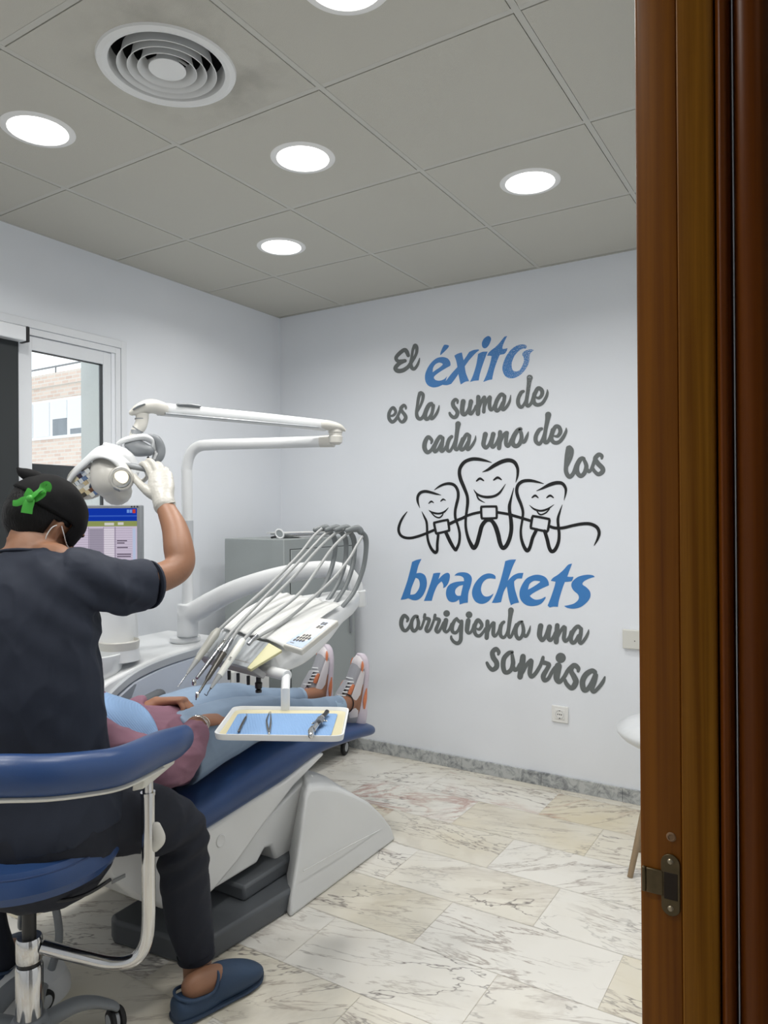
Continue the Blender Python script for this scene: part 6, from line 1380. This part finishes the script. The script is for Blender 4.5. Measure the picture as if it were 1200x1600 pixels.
# feet inside the clogs
CLOGS = [(V((-1.512, 1.362, 0)), V((.20, .98, 0)).normalized()), (V((PX(-8, 1560, 2.05).x, PX(-8, 1560, 2.05).y, 0)), V((-.62, .78, 0)).normalized())]
for o_, d_ in CLOGS: body.tube([o_ + d_ * .045 + ZUP * .075, o_ + d_ * .10 + ZUP * .07, o_ + d_ * .17 + ZUP * .055, o_ + d_ * .225 + ZUP * .045], [(.032, .034), (.036, .034), (.040, .024), (.034, .016)], 16, 5, up=ZUP.cross(d_), dome=True)
# hands
RW = PX(257, 786, 2.175)
def glove_right(mb, g=0.0):
    P = lambda x, y, d: PX(x, y, d)
    mb.tube([P(257.5, 790, 2.165), P(255, 779, 2.185), P(252.5, 764, 2.205), P(251, 748, 2.235), P(252, 741, 2.25)], [(.0315 + g, .0315 + g), (.0315 + g, .0265 + g), (.038 + g, .019 + g), (.037 + g, .016 + g), (.034 + g, .013 + g)], 22, 6, up=CR, dome=True)
    for pts, r in (([(237, 745, 2.245), (231, 732, 2.262), (225, 725, 2.282), (220.5, 726, 2.300)], .0088), ([(246, 741, 2.250), (240.5, 727, 2.268), (233.5, 720, 2.290), (229, 724, 2.306)], .0092),
                   ([(255, 741, 2.252), (251, 729, 2.272), (246, 725, 2.298), (241, 729, 2.312)], .0088), ([(263.5, 746, 2.250), (261, 736, 2.268), (257, 733, 2.290), (252, 736, 2.303)], .0078)):
        mb.tube([P(*p) for p in pts], [r + g, r + g, r * .92 + g, r * .85 + g], 12, 6, dome=True)
    mb.tube([P(244, 776, 2.19), P(231, 768, 2.205), P(219, 757, 2.235), P(211, 748, 2.262), P(208.5, 744, 2.272)], [.015 + g, .0135 + g, .0105 + g, .0098 + g, .009 + g], 14, 6, dome=True)
glove_right(body, -.0012)
LWd = (CF * .8 + CR * .5 + V((0, 0, -.2)))
hand(body, PX(-5, 1098, 2.065), LWd, ZUP, CR - CF * .3)
person = fuse('person', body, SKIN_D, voxel=0.0045, smooth=5)
tag(person, 'dentist in dark scrubs and black cap, seen from behind, one gloved hand on the lamp', 'person')
ROOTS['person'] = Matrix.Identity(4)

# clothing
top = MB()
T = [(72, 1300, 1.80, .185, .150), (66, 1255, 1.80, .186, .150), (60, 1180, 1.80, .168, .132), (56, 1080, 1.79, .161, .132), (52, 990, 1.80, .160, .130), (50, 930, 1.81, .165, .120), (50, 900, 1.82, .165, .098), (50, 880, 1.83, .120, .078), (50, 868, 1.835, .085, .07)]
top.tube([PX(*t[:3]) for t in T], [t[3:] for t in T], 36, 6, up=RT)
for arm in ([(105, 912, 1.81, .088), (150, 912, 1.835, .078), (185, 914, 1.88, .070), (222, 914, 1.935, .0655), (233, 913.5, 1.95, .0640)], [(-5, 915, 1.815, .085), (-45, 925, 1.84, .075), (-75, 965, 1.88, .067), (-92, 1005, 1.92, .062)]):
    top.tube([PX(*p[:3]) for p in arm], [p[3] for p in arm], 26, 6)
f1 = folds(1, .0085, 8.0, (1, 1, .5)); f2 = folds(2, .0042, 15, (1, 1, .6))
sc = PX(150, 940, 1.84)
def top_disp(co):
    k = math.exp(-((co - sc).length / .13) ** 2)
    return f1(co) + f2(co) + k * .009 * math.sin((co - sc).dot(CR * .7 + ZUP * .8) * 95)
st_ = fuse('scrub_top', top, SCRUB, person, voxel=0.0055, smooth=7, disp=top_disp)
hem = MB(); e0, e1 = PX(230.5, 913.6, 1.945), PX(233.8, 913.4, 1.951); hem.tube([e0, e1], [.0662, .0655], 30); mesh_obj('sleeve_hem', hem, SCRUB, st_)
# collar band round the neck
cb_ = MB(); cpt = []
for k in range(17):
    a = 2 * PI * k / 16; cpt.append(PX(48, 869, 1.835) + RT * (.076 * math.cos(a)) + FW * (.066 * math.sin(a)) + ZUP * (.010 * math.cos(a) * 0 - .020 * math.sin(a)))
cb_.tube(cpt, (.004, .010) if False else [(.004, .010)] * 17, 10, 4, up=ZUP); mesh_obj('collar', cb_, SCRUB, st_)
tr_ = MB()
tr_.tube([PX(62, 1318, 1.80), PX(62, 1275, 1.80), PX(60, 1230, 1.80)], [(.19, .155), (.185, .15), (.168, .13)], 32, 5, up=RT, dome=True)
RL = [(95, 1280, 1.81, .108), (150, 1274, 1.865, .101), (210, 1275, 1.94, .092), (258, 1285, 2.00, .079), (284, 1300, 2.035, .068), (287, 1333, 2.05, .066), (289, 1385, 2.06, .066), (297, 1440, 2.07, .062), (305, 1482, 2.075, .0535), (307, 1494, 2.075, .052)]
LL = [(20, 1280, 1.81, .105), (-30, 1272, 1.89, .098), (-80, 1280, 2.04, .074), (-62, 1340, 2.06, .072), (-34, 1420, 2.085, .064), (-8, 1495, 2.105, .052), (-3, 1514, 2.108, .050)]
for L in (RL, LL): tr_.tube([PX(*p[:3]) for p in L], [p[3] for p in L], 26, 6)
kn_ = PX(276, 1310, 2.03); g1 = folds(5, .0065, 9, (1, 1, .45)); g2 = folds(6, .002, 16)
def tr_disp(co):
    k = math.exp(-((co - PX(270, 1330, 2.0)).length / .10) ** 2)
    return g1(co) + g2(co) + k * .009 * math.sin((co - kn_).dot(ZUP * .9 - CR * .45) * 105)
tro = fuse('scrub_trousers', tr_, SCRUB2, person, voxel=0.0055, smooth=7, disp=tr_disp)
h_ = MB(); h_.tube([PX(306, 1487, 2.0755), PX(307, 1496, 2.0755)], [.0535, .0525], 26); mesh_obj('trouser_hem', h_, SCRUB2, tro)
for (o_, d_), nm in zip(CLOGS, (0, 1)):
    w = ZUP.cross(d_)
    def ring(t, hw_, z0, z1, k=16, sq=2.6):
        c = o_ + d_ * t; out = []
        for i in range(k):
            a = 2 * PI * i / k; cc, ss = math.cos(a), math.sin(a)
            x = abs(cc) ** (2 / sq) * (1 if cc > 0 else -1); z = abs(ss) ** (2 / sq) * (1 if ss > 0 else -1)
            out.append(c + w * hw_ * x + ZUP * ((z0 + z1) / 2 + (z1 - z0) / 2 * z))
        return out
    cl = MB(); cl.loft(smooth_rings([ring(-.012, .020, .012, .05), ring(0, .036, .004, .066), ring(.05, .043, .002, .060), ring(.085, .044, .002, .058), ring(.110, .046, .002, .088), ring(.14, .050, .002, .094), ring(.19, .052, .003, .078), ring(.235, .046, .006, .058), ring(.262, .030, .012, .042), ring(.272, .012, .018, .032)], 4))
    clo = mesh_obj('clog', cl, CLOGM, person, sub=1)
    so2 = MB(); so2.loft(smooth_rings([ring(-.012, .024, .0005, .014), ring(.0, .040, .0005, .020), ring(.06, .046, .0005, .018), ring(.13, .050, .0005, .016), ring(.20, .054, .0005, .016), ring(.245, .045, .002, .018), ring(.274, .016, .006, .020)], 4)); mesh_obj('sole', so2, mat('clog_sole', rgb(36, 54, 76), rough=.7), clo)
    rm = MB(); rp = [o_ + d_ * t + w * x + ZUP * z for t, x, z in ((.112, 0, .094), (.108, .030, .088), (.085, .044, .062), (.045, .043, .060), (.010, .034, .066), (-.006, 0, .070), (.010, -.034, .066), (.045, -.043, .060), (.085, -.044, .062), (.108, -.030, .088), (.112, 0, .094))]
    rm.tube(rp, .0045, 8, 4); mesh_obj('clog_rim', rm, CLOGM, clo)
    vt = MB(); vt.tube([o_ + d_ * .118 + w * .047 + ZUP * .056, o_ + d_ * .128 + w * .049 + ZUP * .050], [.004, .003], 8, dome=True); mesh_obj('strap_button', vt, CLOGM, clo)
gl = MB(); glove_right(gl, .0012); cuff = [PX(257.8, 791.5, 2.160), PX(257, 787, 2.17)]
glo = fuse('glove', gl, LATEX, person, voxel=0.0026, smooth=5, disp=folds(8, .0008, 60))
b = MB(); b.tube([PX(258 + 15.3 * math.cos(2 * PI * k / 20), 788.5 - 4.2 * math.cos(2 * PI * k / 20 + .3), 2.165 + .026 * math.sin(2 * PI * k / 20)) for k in range(21)], .0022, 8, 3); mesh_obj('glove_cuff', b, LATEX, glo)
gl = MB(); hand(gl, PX(-5, 1098, 2.065), LWd, ZUP, CR - CF * .3, g=.0014); fuse('glove', gl, LATEX, person, voxel=0.0026, smooth=4)
# hair, cap, ribbon, mask straps
def shell(c, M, off, r, keep, name, m, parent, n=64, mm=40, th=.004, bumpf=None):
    b = MB(); vs = []; fs = []; idx = {}
    def pt(i, j):
        t = PI * i / mm; a = 2 * PI * j / n; return V((r[0] * math.sin(t) * math.cos(a), r[1] * math.sin(t) * math.sin(a), r[2] * math.cos(t)))
    for i in range(mm):
        for j in range(n):
            q = [pt(i, j), pt(i + 1, j), pt(i + 1, (j + 1) % n), pt(i, (j + 1) % n)]
            ct = sum(q, V()) / 4
            if not keep(ct): continue
            ids = []
            for key, p in zip(((i, j), (i + 1, j), (i + 1, (j + 1) % n), (i, (j + 1) % n)), q):
                if key[0] in (0, mm): key = (key[0], 0)
                if key not in idx:
                    idx[key] = len(vs); pp_ = p + (p.normalized() * bumpf(p) if bumpf else V()); vs.append(c + M @ (V(off) + pp_))
                ids.append(idx[key])
            ids = list(dict.fromkeys(ids))
            if len(ids) > 2: fs.append(ids)
    b.add(vs, fs); o = mesh_obj(name, b, m, parent, angle=80)
    s = o.modifiers.new('t', 'SOLIDIFY'); s.thickness = th; s.offset = -1; return o
shell(HC, HM, (0, -.012, .026), (.0815, .103, .098), lambda p: p.y < .030 and p.z > -.088 + max(0, (p.y + .03)) * 1.5 and not (abs(p.x) > .060 and p.y > -.022 and p.z < -.002), 'hair', HAIRM, person, th=.006, bumpf=lambda p: .003 * noise.noise(p * 40))
ncap = V((.22, .30, .92)).normalized()
cap = shell(HC, HM, (0, -.010, .030), (.089, .111, .106), lambda p: p.dot(ncap) > -.008 + .006 * math.sin(p.x * 30) and not (p.x > .05 and p.z < .008 and p.y < .03), 'surgical_cap', CAPM, person, bumpf=lambda p: .004 * noise.noise(p * 14) + .0025 * noise.noise(p * 32))
b = MB(); kb_ = HP(-.02, -.085, .098); b.tube([kb_ + RT * .03 - ZUP * .012, kb_, kb_ - RT * .028 + ZUP * .012, kb_ - RT * .040 + ZUP * .022], [(.014, .010), (.019, .014), (.014, .010), (.004, .004)], 14, dome=True); mesh_obj('cap_knot', b, CAPM, cap)
rb0 = PX(45, 777, 1.755)
def ribbon3(pts, w, name):
    b = MB(); b.tube([PX(*p) for p in pts], [(w, .0010)] * len(pts), 8, 6, up=(CR * .5 + ZUP * .6)); return mesh_obj(name, b, GREEN, cap)
ribbon3([(45, 779, 1.757), (56, 771, 1.752), (66, 761, 1.75), (73, 757, 1.752), (75, 762, 1.754), (70, 770, 1.755), (58, 778, 1.757), (47, 781, 1.757)], .0085, 'ribbon_loop')
b = MB(); b.tube([PX(45, 779, 1.752), PX(46, 784, 1.749), PX(43, 793, 1.748), PX(41.5, 802, 1.748)], [(.010, .001), (.0125, .001), (.0135, .001), (.014, .001)], 8, 6, up=CR); mesh_obj('ribbon_tail', b, GREEN, cap)
b = MB(); b.tube([PX(45, 779, 1.755), PX(36, 782, 1.753), PX(27, 786, 1.755), PX(20, 786, 1.757)], [(.007, .001), (.009, .001), (.008, .001), (.007, .001)], 8, 6, up=ZUP); mesh_obj('ribbon_tail', b, GREEN, cap)
b = MB(); b.tube([PX(48, 776, 1.757), PX(43, 770, 1.757), PX(40, 768, 1.757)], [(.012, .001), (.012, .001), (.010, .001)], 8, 6, up=CR); mesh_obj('ribbon_loop', b, GREEN, cap)
b = MB(); b.ell(PX(47, 779, 1.750), (.010, .008, .009)); mesh_obj('ribbon_knot', b, GREEN, cap)
b = MB(); b.tube([HP(.084, -.012, .022), HP(.087, -.028, .004), HP(.083, -.020, -.030), HP(.078, .02, -.045), HP(.060, .07, -.055)], .0013, 8); mesh_obj('mask_strap', b, WHITEP, person)
b = MB(); b.tube([HP(.084, -.010, .024), HP(.088, .010, .006), HP(.078, .04, -.012), HP(.062, .072, -.018)], .0013, 8); mesh_obj('mask_strap', b, WHITEP, person)
b = MB(); rows = []
for z, yy, ww in ((-.005, .112, .030), (-.03, .125, .050), (-.06, .118, .056), (-.095, .100, .048), (-.112, .07, .036)):
    rows.append([HP(ww * math.sin(t), yy - (1 - math.cos(t)) * ww * .75, z) for t in [(-1.25 + 2.5 * k / 12) for k in range(13)]])
vs = [p for r in rows for p in r]; b.add(vs, [(i * 13 + j, i * 13 + j + 1, (i + 1) * 13 + j + 1, (i + 1) * 13 + j) for i in range(4) for j in range(12)])
mk = mesh_obj('face_mask', b, mat('mask_blue', rgb(188, 206, 222), rough=.8), person, sub=1); s = mk.modifiers.new('t', 'SOLIDIFY'); s.thickness = .003
face_parts(HC, HM, person, mat('lip', rgb(150, 90, 80), rough=.5))

# ---------------------------------------------------------------- patient lying in the chair
PT = [(1.70, -1.95, .585, .165, .105), (1.60, -1.95, .605, .165, .108), (1.50, -1.955, .645, .150, .105), (1.40, -1.96, .69, .150, .110), (1.30, -1.965, .735, .158, .110), (1.21, -1.97, .775, .165, .095), (1.15, -1.975, .80, .13, .075)]
def tor_top(x, y, pad):
    """height of the clothed chest above a point"""
    P = sorted(PT); y = max(P[0][0], min(P[-1][0], y))
    for a, b_ in zip(P, P[1:]):
        if a[0] <= y <= b_[0]:
            t = (y - a[0]) / (b_[0] - a[0]); q = [u * (1 - t) + v_ * t for u, v_ in zip(a, b_)]; break
    k = min(1, abs(x - q[1]) / (q[3] + pad)); return q[2] + (q[4] + pad) * math.sqrt(max(0, 1 - k * k))
pb = MB()
pb.tube([V((x, y, z)) for y, x, z, a, c_ in PT], [(a, c_) for *_, a, c_ in PT], 30, 5, up=(1, 0, 0), dome=True)
PHC = V((-1.99, .985, .885)); PHM = head_frame(V((.02, .42, .90)), V((0, -.92, .42)))
head_shape(pb, PHC, PHM, .97)
pb.tube([V((-1.975, 1.16, .80)), V((-1.983, 1.09, .835)), V((-1.988, 1.03, .862))], [(.075, .06), (.052, .052), (.052, .052)], 20, 5, up=(1, 0, 0))
RLg = [(-1.865, 1.68, .585, .092), (-1.845, 1.88, .61, .080), (-1.825, 2.10, .607, .056), (-1.815, 2.28, .568, .050), (-1.803, 2.48, .553, .035), (-1.80, 2.57, .548, .033), (-1.80, 2.625, .545, .033)]
LLg = [(-2.035, 1.68, .585, .092), (-2.03, 1.88, .625, .080), (-2.02, 2.10, .632, .056), (-2.01, 2.28, .590, .050), (-2.0, 2.46, .566, .035), (-1.995, 2.56, .560, .033), (-1.99, 2.62, .557, .033)]
for L in (RLg, LLg): pb.tube([V(p[:3]) for p in L], [p[3] for p in L], 22, 6, dome=True)
FEET = [(V((-1.797, 2.648, .470)), V((.05, .10, .98)).normalized(), .50), (V((-1.99, 2.66, .490)), V((.0, .12, .98)).normalized(), .50)]
for h0, up_, yaw_ in FEET: pb.tube([h0 + V((0, -.02, .03)), h0 + up_ * .08 + V((0, -.035, 0)), h0 + up_ * .16 + V((0, -.025, 0)), h0 + up_ * .225 + V((0, -.018, 0))], [(.030, .03), (.034, .032), (.036, .022), (.030, .016)], 16, 5, up=(1, 0, 0), dome=True)
RA = [(-1.80, 1.225, .775, .045), (-1.73, 1.34, .70, .042), (-1.700, 1.47, .625, .039), (-1.715, 1.57, .635, .036), (-1.765, 1.665, .672, .027), (-1.785, 1.700, .682, .025)]
LA = [(-2.13, 1.225, .765, .045), (-2.18, 1.34, .685, .042), (-2.175, 1.46, .625, .039), (-2.11, 1.56, .655, .036), (-2.0, 1.668, .706, .027), (-1.978, 1.692, .722, .025)]
for A_ in (RA, LA): pb.tube([V(p[:3]) for p in A_], [p[3] for p in A_], 18, 6, dome=True)
tR = hand(pb, V((-1.788, 1.705, .684)), V((.10, .98, -.06)), V((.25, .1, .95)), V((-1, 0, .1)), .95, (.15, .25, .2), spread=.08, thumb=(.5, .8, -.3), wr=.025)
tL = hand(pb, V((-1.972, 1.698, .725)), V((.84, .50, .10)), V((-.15, .2, .95)), V((-.5, .9, .0)), 1.0, (.80, 1.05, .6), spread=.05, thumb=(.45, .9, -.2), wr=.025)
pat = fuse('person', pb, SKIN_P, voxel=0.0042, smooth=5)
tag(pat, 'patient lying in the dental chair in a mauve top, light jeans and sneakers', 'person')
ROOTS[pat.name] = Matrix.Identity(4)
sw = MB()
W_ = [(1.72, -1.95, .580, .188, .130)] + [(y, x, z, a + .026, c_ + .022) for y, x, z, a, c_ in PT[1:]]
sw.tube([V((x, y, z)) for y, x, z, a, c_ in W_], [(a, c_) for *_, a, c_ in W_], 34, 6, up=(1, 0, 0))
for A_, ex in ((RA, .020), (LA, .020)):
    pts = [V(p[:3]) for p in A_[:-1]]; sw.tube(pts, [A_[0][3] + ex, A_[1][3] + ex + .006, A_[2][3] + ex + .012, A_[3][3] + ex + .004, A_[4][3] + .012], 22, 6)
q1 = folds(11, .0105, 10.0, (1, .55, .9)); q2 = folds(12, .0045, 20, (1, .6, 1))
fuse('sweater', sw, PINK, pat, voxel=0.0052, smooth=6, disp=lambda co: q1(co) + q2(co))
jn = MB()
jn.tube([V((-1.95, 1.62, .595)), V((-1.95, 1.70, .585)), V((-1.95, 1.76, .585))], [(.168, .112), (.178, .118), (.165, .10)], 30, 5, up=(1, 0, 0), dome=True)
for L, e in ((RLg, 0), (LLg, 0)):
    pts = [V(p[:3]) for p in L[:5]]; last = V(L[4][:3]).lerp(V(L[5][:3]), .35)
    jn.tube(pts[:4] + [last], [.124, .103, .073, .060, .043], 24, 6)
j1 = folds(21, .0030, 9); jo = fuse('jeans', jn, DENIM, pat, voxel=0.0052, smooth=6, disp=lambda co: j1(co))
for L in (RLg, LLg):
    a, c_ = V(L[4][:3]).lerp(V(L[5][:3]), .10), V(L[4][:3]).lerp(V(L[5][:3]), .42)
    b = MB(); b.tube([a.lerp(V(L[3][:3]), .18), a, c_], [.0470, .0445, .0440], 24, 5); cf = mesh_obj('trouser_cuff', b, mat('pale_denim', rgb(150, 172, 194), rough=.8, bump=.12, bscale=700), jo)
# sneakers with toes up
GREYK = mat('grey_knit', rgb(160, 160, 165), rough=.8, bump=.3, bscale=600); SOLEW = mat('sole_lilac', rgb(206, 196, 206), rough=.5)
ORNG = mat('orange_patch', rgb(214, 128, 88), rough=.6); LEATH = mat('white_leather', rgb(216, 210, 212), rough=.5); MAUVE = mat('lilac_lining', rgb(190, 166, 176), rough=.8)
for fi, (h0, up_, yaw_) in enumerate(FEET):
    xx = V((1, 0, 0)); xx = (xx - up_ * xx.dot(up_)).normalized(); yy = up_.cross(xx) if up_.cross(xx).y > 0 else xx.cross(up_)
    xx, yy = xx * math.cos(yaw_) - yy * math.sin(yaw_), yy * math.cos(yaw_) + xx * math.sin(yaw_)   # yy points out of the sole
    c0 = h0 + yy * .004
    def SP(x, t, y): return c0 + (xx * x + up_ * t + yy * y) * 1.06
    def ring(t, hw_, y0, y1, k=20, sq=2.5):
        out = []
        for i in range(k):
            a = 2 * PI * i / k; cc, ss = math.cos(a), math.sin(a)
            x = abs(cc) ** (2 / sq) * (1 if cc > 0 else -1); z = abs(ss) ** (2 / sq) * (1 if ss > 0 else -1)
            out.append(SP(hw_ * x, t, (y0 + y1) / 2 + (y1 - y0) / 2 * z))
        return out
    up0 = MB(); up0.loft(smooth_rings([ring(-.022, .020, -.060, .006), ring(-.012, .034, -.082, .008), ring(.02, .038, -.090, .008), ring(.06, .040, -.094, .008), ring(.10, .043, -.085, .008), ring(.15, .046, -.066, .008), ring(.20, .046, -.050, .008), ring(.235, .036, -.038, .006), ring(.255, .016, -.022, .0)], 4))
    shoe = mesh_obj('sneaker', up0, GREYK, pat, sub=1)
    sl = MB(); sl.loft(smooth_rings([ring(-.034, .020, -.012, .020), ring(-.026, .036, -.030, .030), ring(.02, .043, -.030, .034), ring(.08, .042, -.022, .026), ring(.14, .047, -.018, .022), ring(.20, .050, -.022, .020), ring(.245, .040, -.028, .014), ring(.266, .018, -.026, .002)], 4)); mesh_obj('sole', sl, SOLEW, shoe, sub=1)
    tg = MB(); tg.loft(smooth_rings([ring(.205, .047, -.044, .004), ring(.235, .0395, -.0405, .004), ring(.258, .020, -.028, -.002)], 4)); mesh_obj('toe_cap', tg, LEATH, shoe, sub=1)
    for s in (-1, 1):
        sd = MB(); sd.tube([SP(s * .0375, .01, -.040), SP(s * .0415, .06, -.045), SP(s * .0455, .11, -.040), SP(s * .0485, .16, -.030), SP(s * .049, .20, -.022)], [(.020, .0035), (.026, .0035), (.020, .003), (.016, .003), (.010, .003)], 12, 5, up=yy); mesh_obj('side_panel', sd, LEATH, shoe)
        ob = MB(); ob.tube([SP(s * .040, .105, -.070), SP(s * .0425, .125, -.064), SP(s * .0435, .145, -.056)], [(.009, .004), (.011, .004), (.006, .004)], 10, 4, up=yy); mesh_obj('eyelet_patch', ob, ORNG, shoe)
        oc = MB(); oc.tube([SP(s * .049, .195, -.026), SP(s * .0485, .222, -.026), SP(s * .044, .240, -.026)], [(.003, .003), (.007, .003), (.002, .002)], 10, 4, up=yy); mesh_obj('toe_patch', oc, ORNG, shoe)
        om = MB(); om.tube([SP(s * .0425, .045, .004), SP(s * .0455, .085, .002), SP(s * .0475, .13, .004)], [(.004, .003), (.009, .003), (.002, .002)], 10, 4, up=yy); mesh_obj('sole_patch', om, ORNG, shoe)
    co = MB(); cp_ = [SP(.036 * math.cos(a), .035 + .045 * math.sin(a), -.092 - .006 * math.sin(a)) for a in [2 * PI * k / 20 for k in range(21)]]; co.tube(cp_, .0095, 10, 3); mesh_obj('collar', co, MAUVE, shoe)
    tn = MB(); tn.tube([SP(0, .075, -.108), SP(0, .10, -.098), SP(0, .15, -.072)], [(.024, .006), (.026, .006), (.022, .004)], 14, 4, up=xx, dome=True); mesh_obj('tongue', tn, GREYK, shoe)
    for k in range(6):
        t = .094 + k * .0135; y = -.101 + k * .0082
        lc_ = MB(); lc_.tube([SP(-.036, t - .004, y + .016), SP(-.018, t, y), SP(.018, t + .003, y), SP(.036, t + .004, y + .016)], .0034, 8, 5); mesh_obj('lace', lc_, WHITEP, shoe)
# anklet, bracelets, ring, hair
b = MB(); an = V((-1.80, 2.572, .548)); b.tube([an + V((.037 * math.cos(a), .008 * math.sin(a), .037 * math.sin(a))) for a in [2 * PI * k / 20 for k in range(21)]], .0028, 8, 3); mesh_obj('anklet', b, mat('bead_dark', rgb(46, 30, 26), rough=.4), pat)
BR = mat('silver_bangle', rgb(214, 208, 200), rough=.15, metal=1.0)
wr = V((-1.776, 1.685, .678)); wd = V((-.5, .84, .2)).normalized(); wx = wd.cross(ZUP).normalized(); wz = wx.cross(wd)
for k in range(3):
    tl = (k - 1) * .16; b = MB(); b.tube([wr + wd * (.010 * (k - 1) + .010 * math.sin(a + k) * (1 if k != 1 else .3)) + wx * (.036 * math.cos(a)) + wz * (.033 * math.sin(a)) for a in [2 * PI * j / 24 for j in range(25)]], .0020, 8, 3); mesh_obj('bangle', b, BR, pat)
rf_ = tL[0]; rc = rf_[0].lerp(rf_[1], .6); rd = (rf_[1] - rf_[0]).normalized(); ra_ = rd.orthogonal().normalized(); rb2 = rd.cross(ra_)
b = MB(); b.tube([rc + ra_ * (.0098 * math.cos(a)) + rb2 * (.0098 * math.sin(a)) for a in [2 * PI * j / 16 for j in range(17)]], [(.0012, .003)] * 17, 8, 3, up=rd); mesh_obj('finger_ring', b, BR, pat)
NAIL = mat('dark_nail', rgb(60, 24, 30), rough=.2)
for tt, nrm in ((tR, V((.25, .1, .95))), (tL, V((-.1, .2, .95)))):
    for f_ in tt[:4]:
        d_ = (f_[-1] - f_[-2]).normalized(); n_ = (nrm - d_ * nrm.dot(d_)).normalized(); c_ = f_[-1] + n_ * .0052 + d_ * .002
        b = MB(); b.tube([c_ - d_ * .005, c_ + d_ * .003, c_ + d_ * .009], [(.0048, .0018), (.0050, .0016), (.0034, .001)], 10, 3, up=d_.cross(n_), dome=True); mesh_obj('fingernail', b, NAIL, pat)
shell(PHC, PHM, (0, -.012, .026), (.086, .108, .104), lambda p: p.y < .045 and p.z > -.09 + max(0, p.y + .03) * 1.6, 'hair', HAIRM, pat, th=.012)
face_parts(PHC, PHM, pat, MATS['lip'])

# blue paper bib over the chest
bi = MB(); n1, n2 = 16, 18; vs = []
for i in range(n1 + 1):
    for j in range(n2 + 1):
        u, v_ = i / n1, j / n2
        x = -2.15 + .37 * v_ + .02 * u; y = 1.215 + .34 * u - .03 * v_
        z = tor_top(x, y, .036) + .014 + .007 * math.sin(v_ * 6.3 + 1) + .007 * noise.noise(V((x, y, 0)) * 9)
        z = max(z, .735 - .16 * u) if .05 < v_ < .95 else z
        vs.append(V((x, y, z)))
bi.add(vs, [(i * (n2 + 1) + j, i * (n2 + 1) + j + 1, (i + 1) * (n2 + 1) + j + 1, (i + 1) * (n2 + 1) + j) for i in range(n1) for j in range(n2)])
bo = mesh_obj('patient_bib', bi, liner_mat('bib_paper', rgb(140, 172, 212), 90), sub=1); s = bo.modifiers.new('t', 'SOLIDIFY'); s.thickness = .001; s.offset = 1
tag(bo, 'pale blue paper bib spread over the patient\'s chest', 'bib')
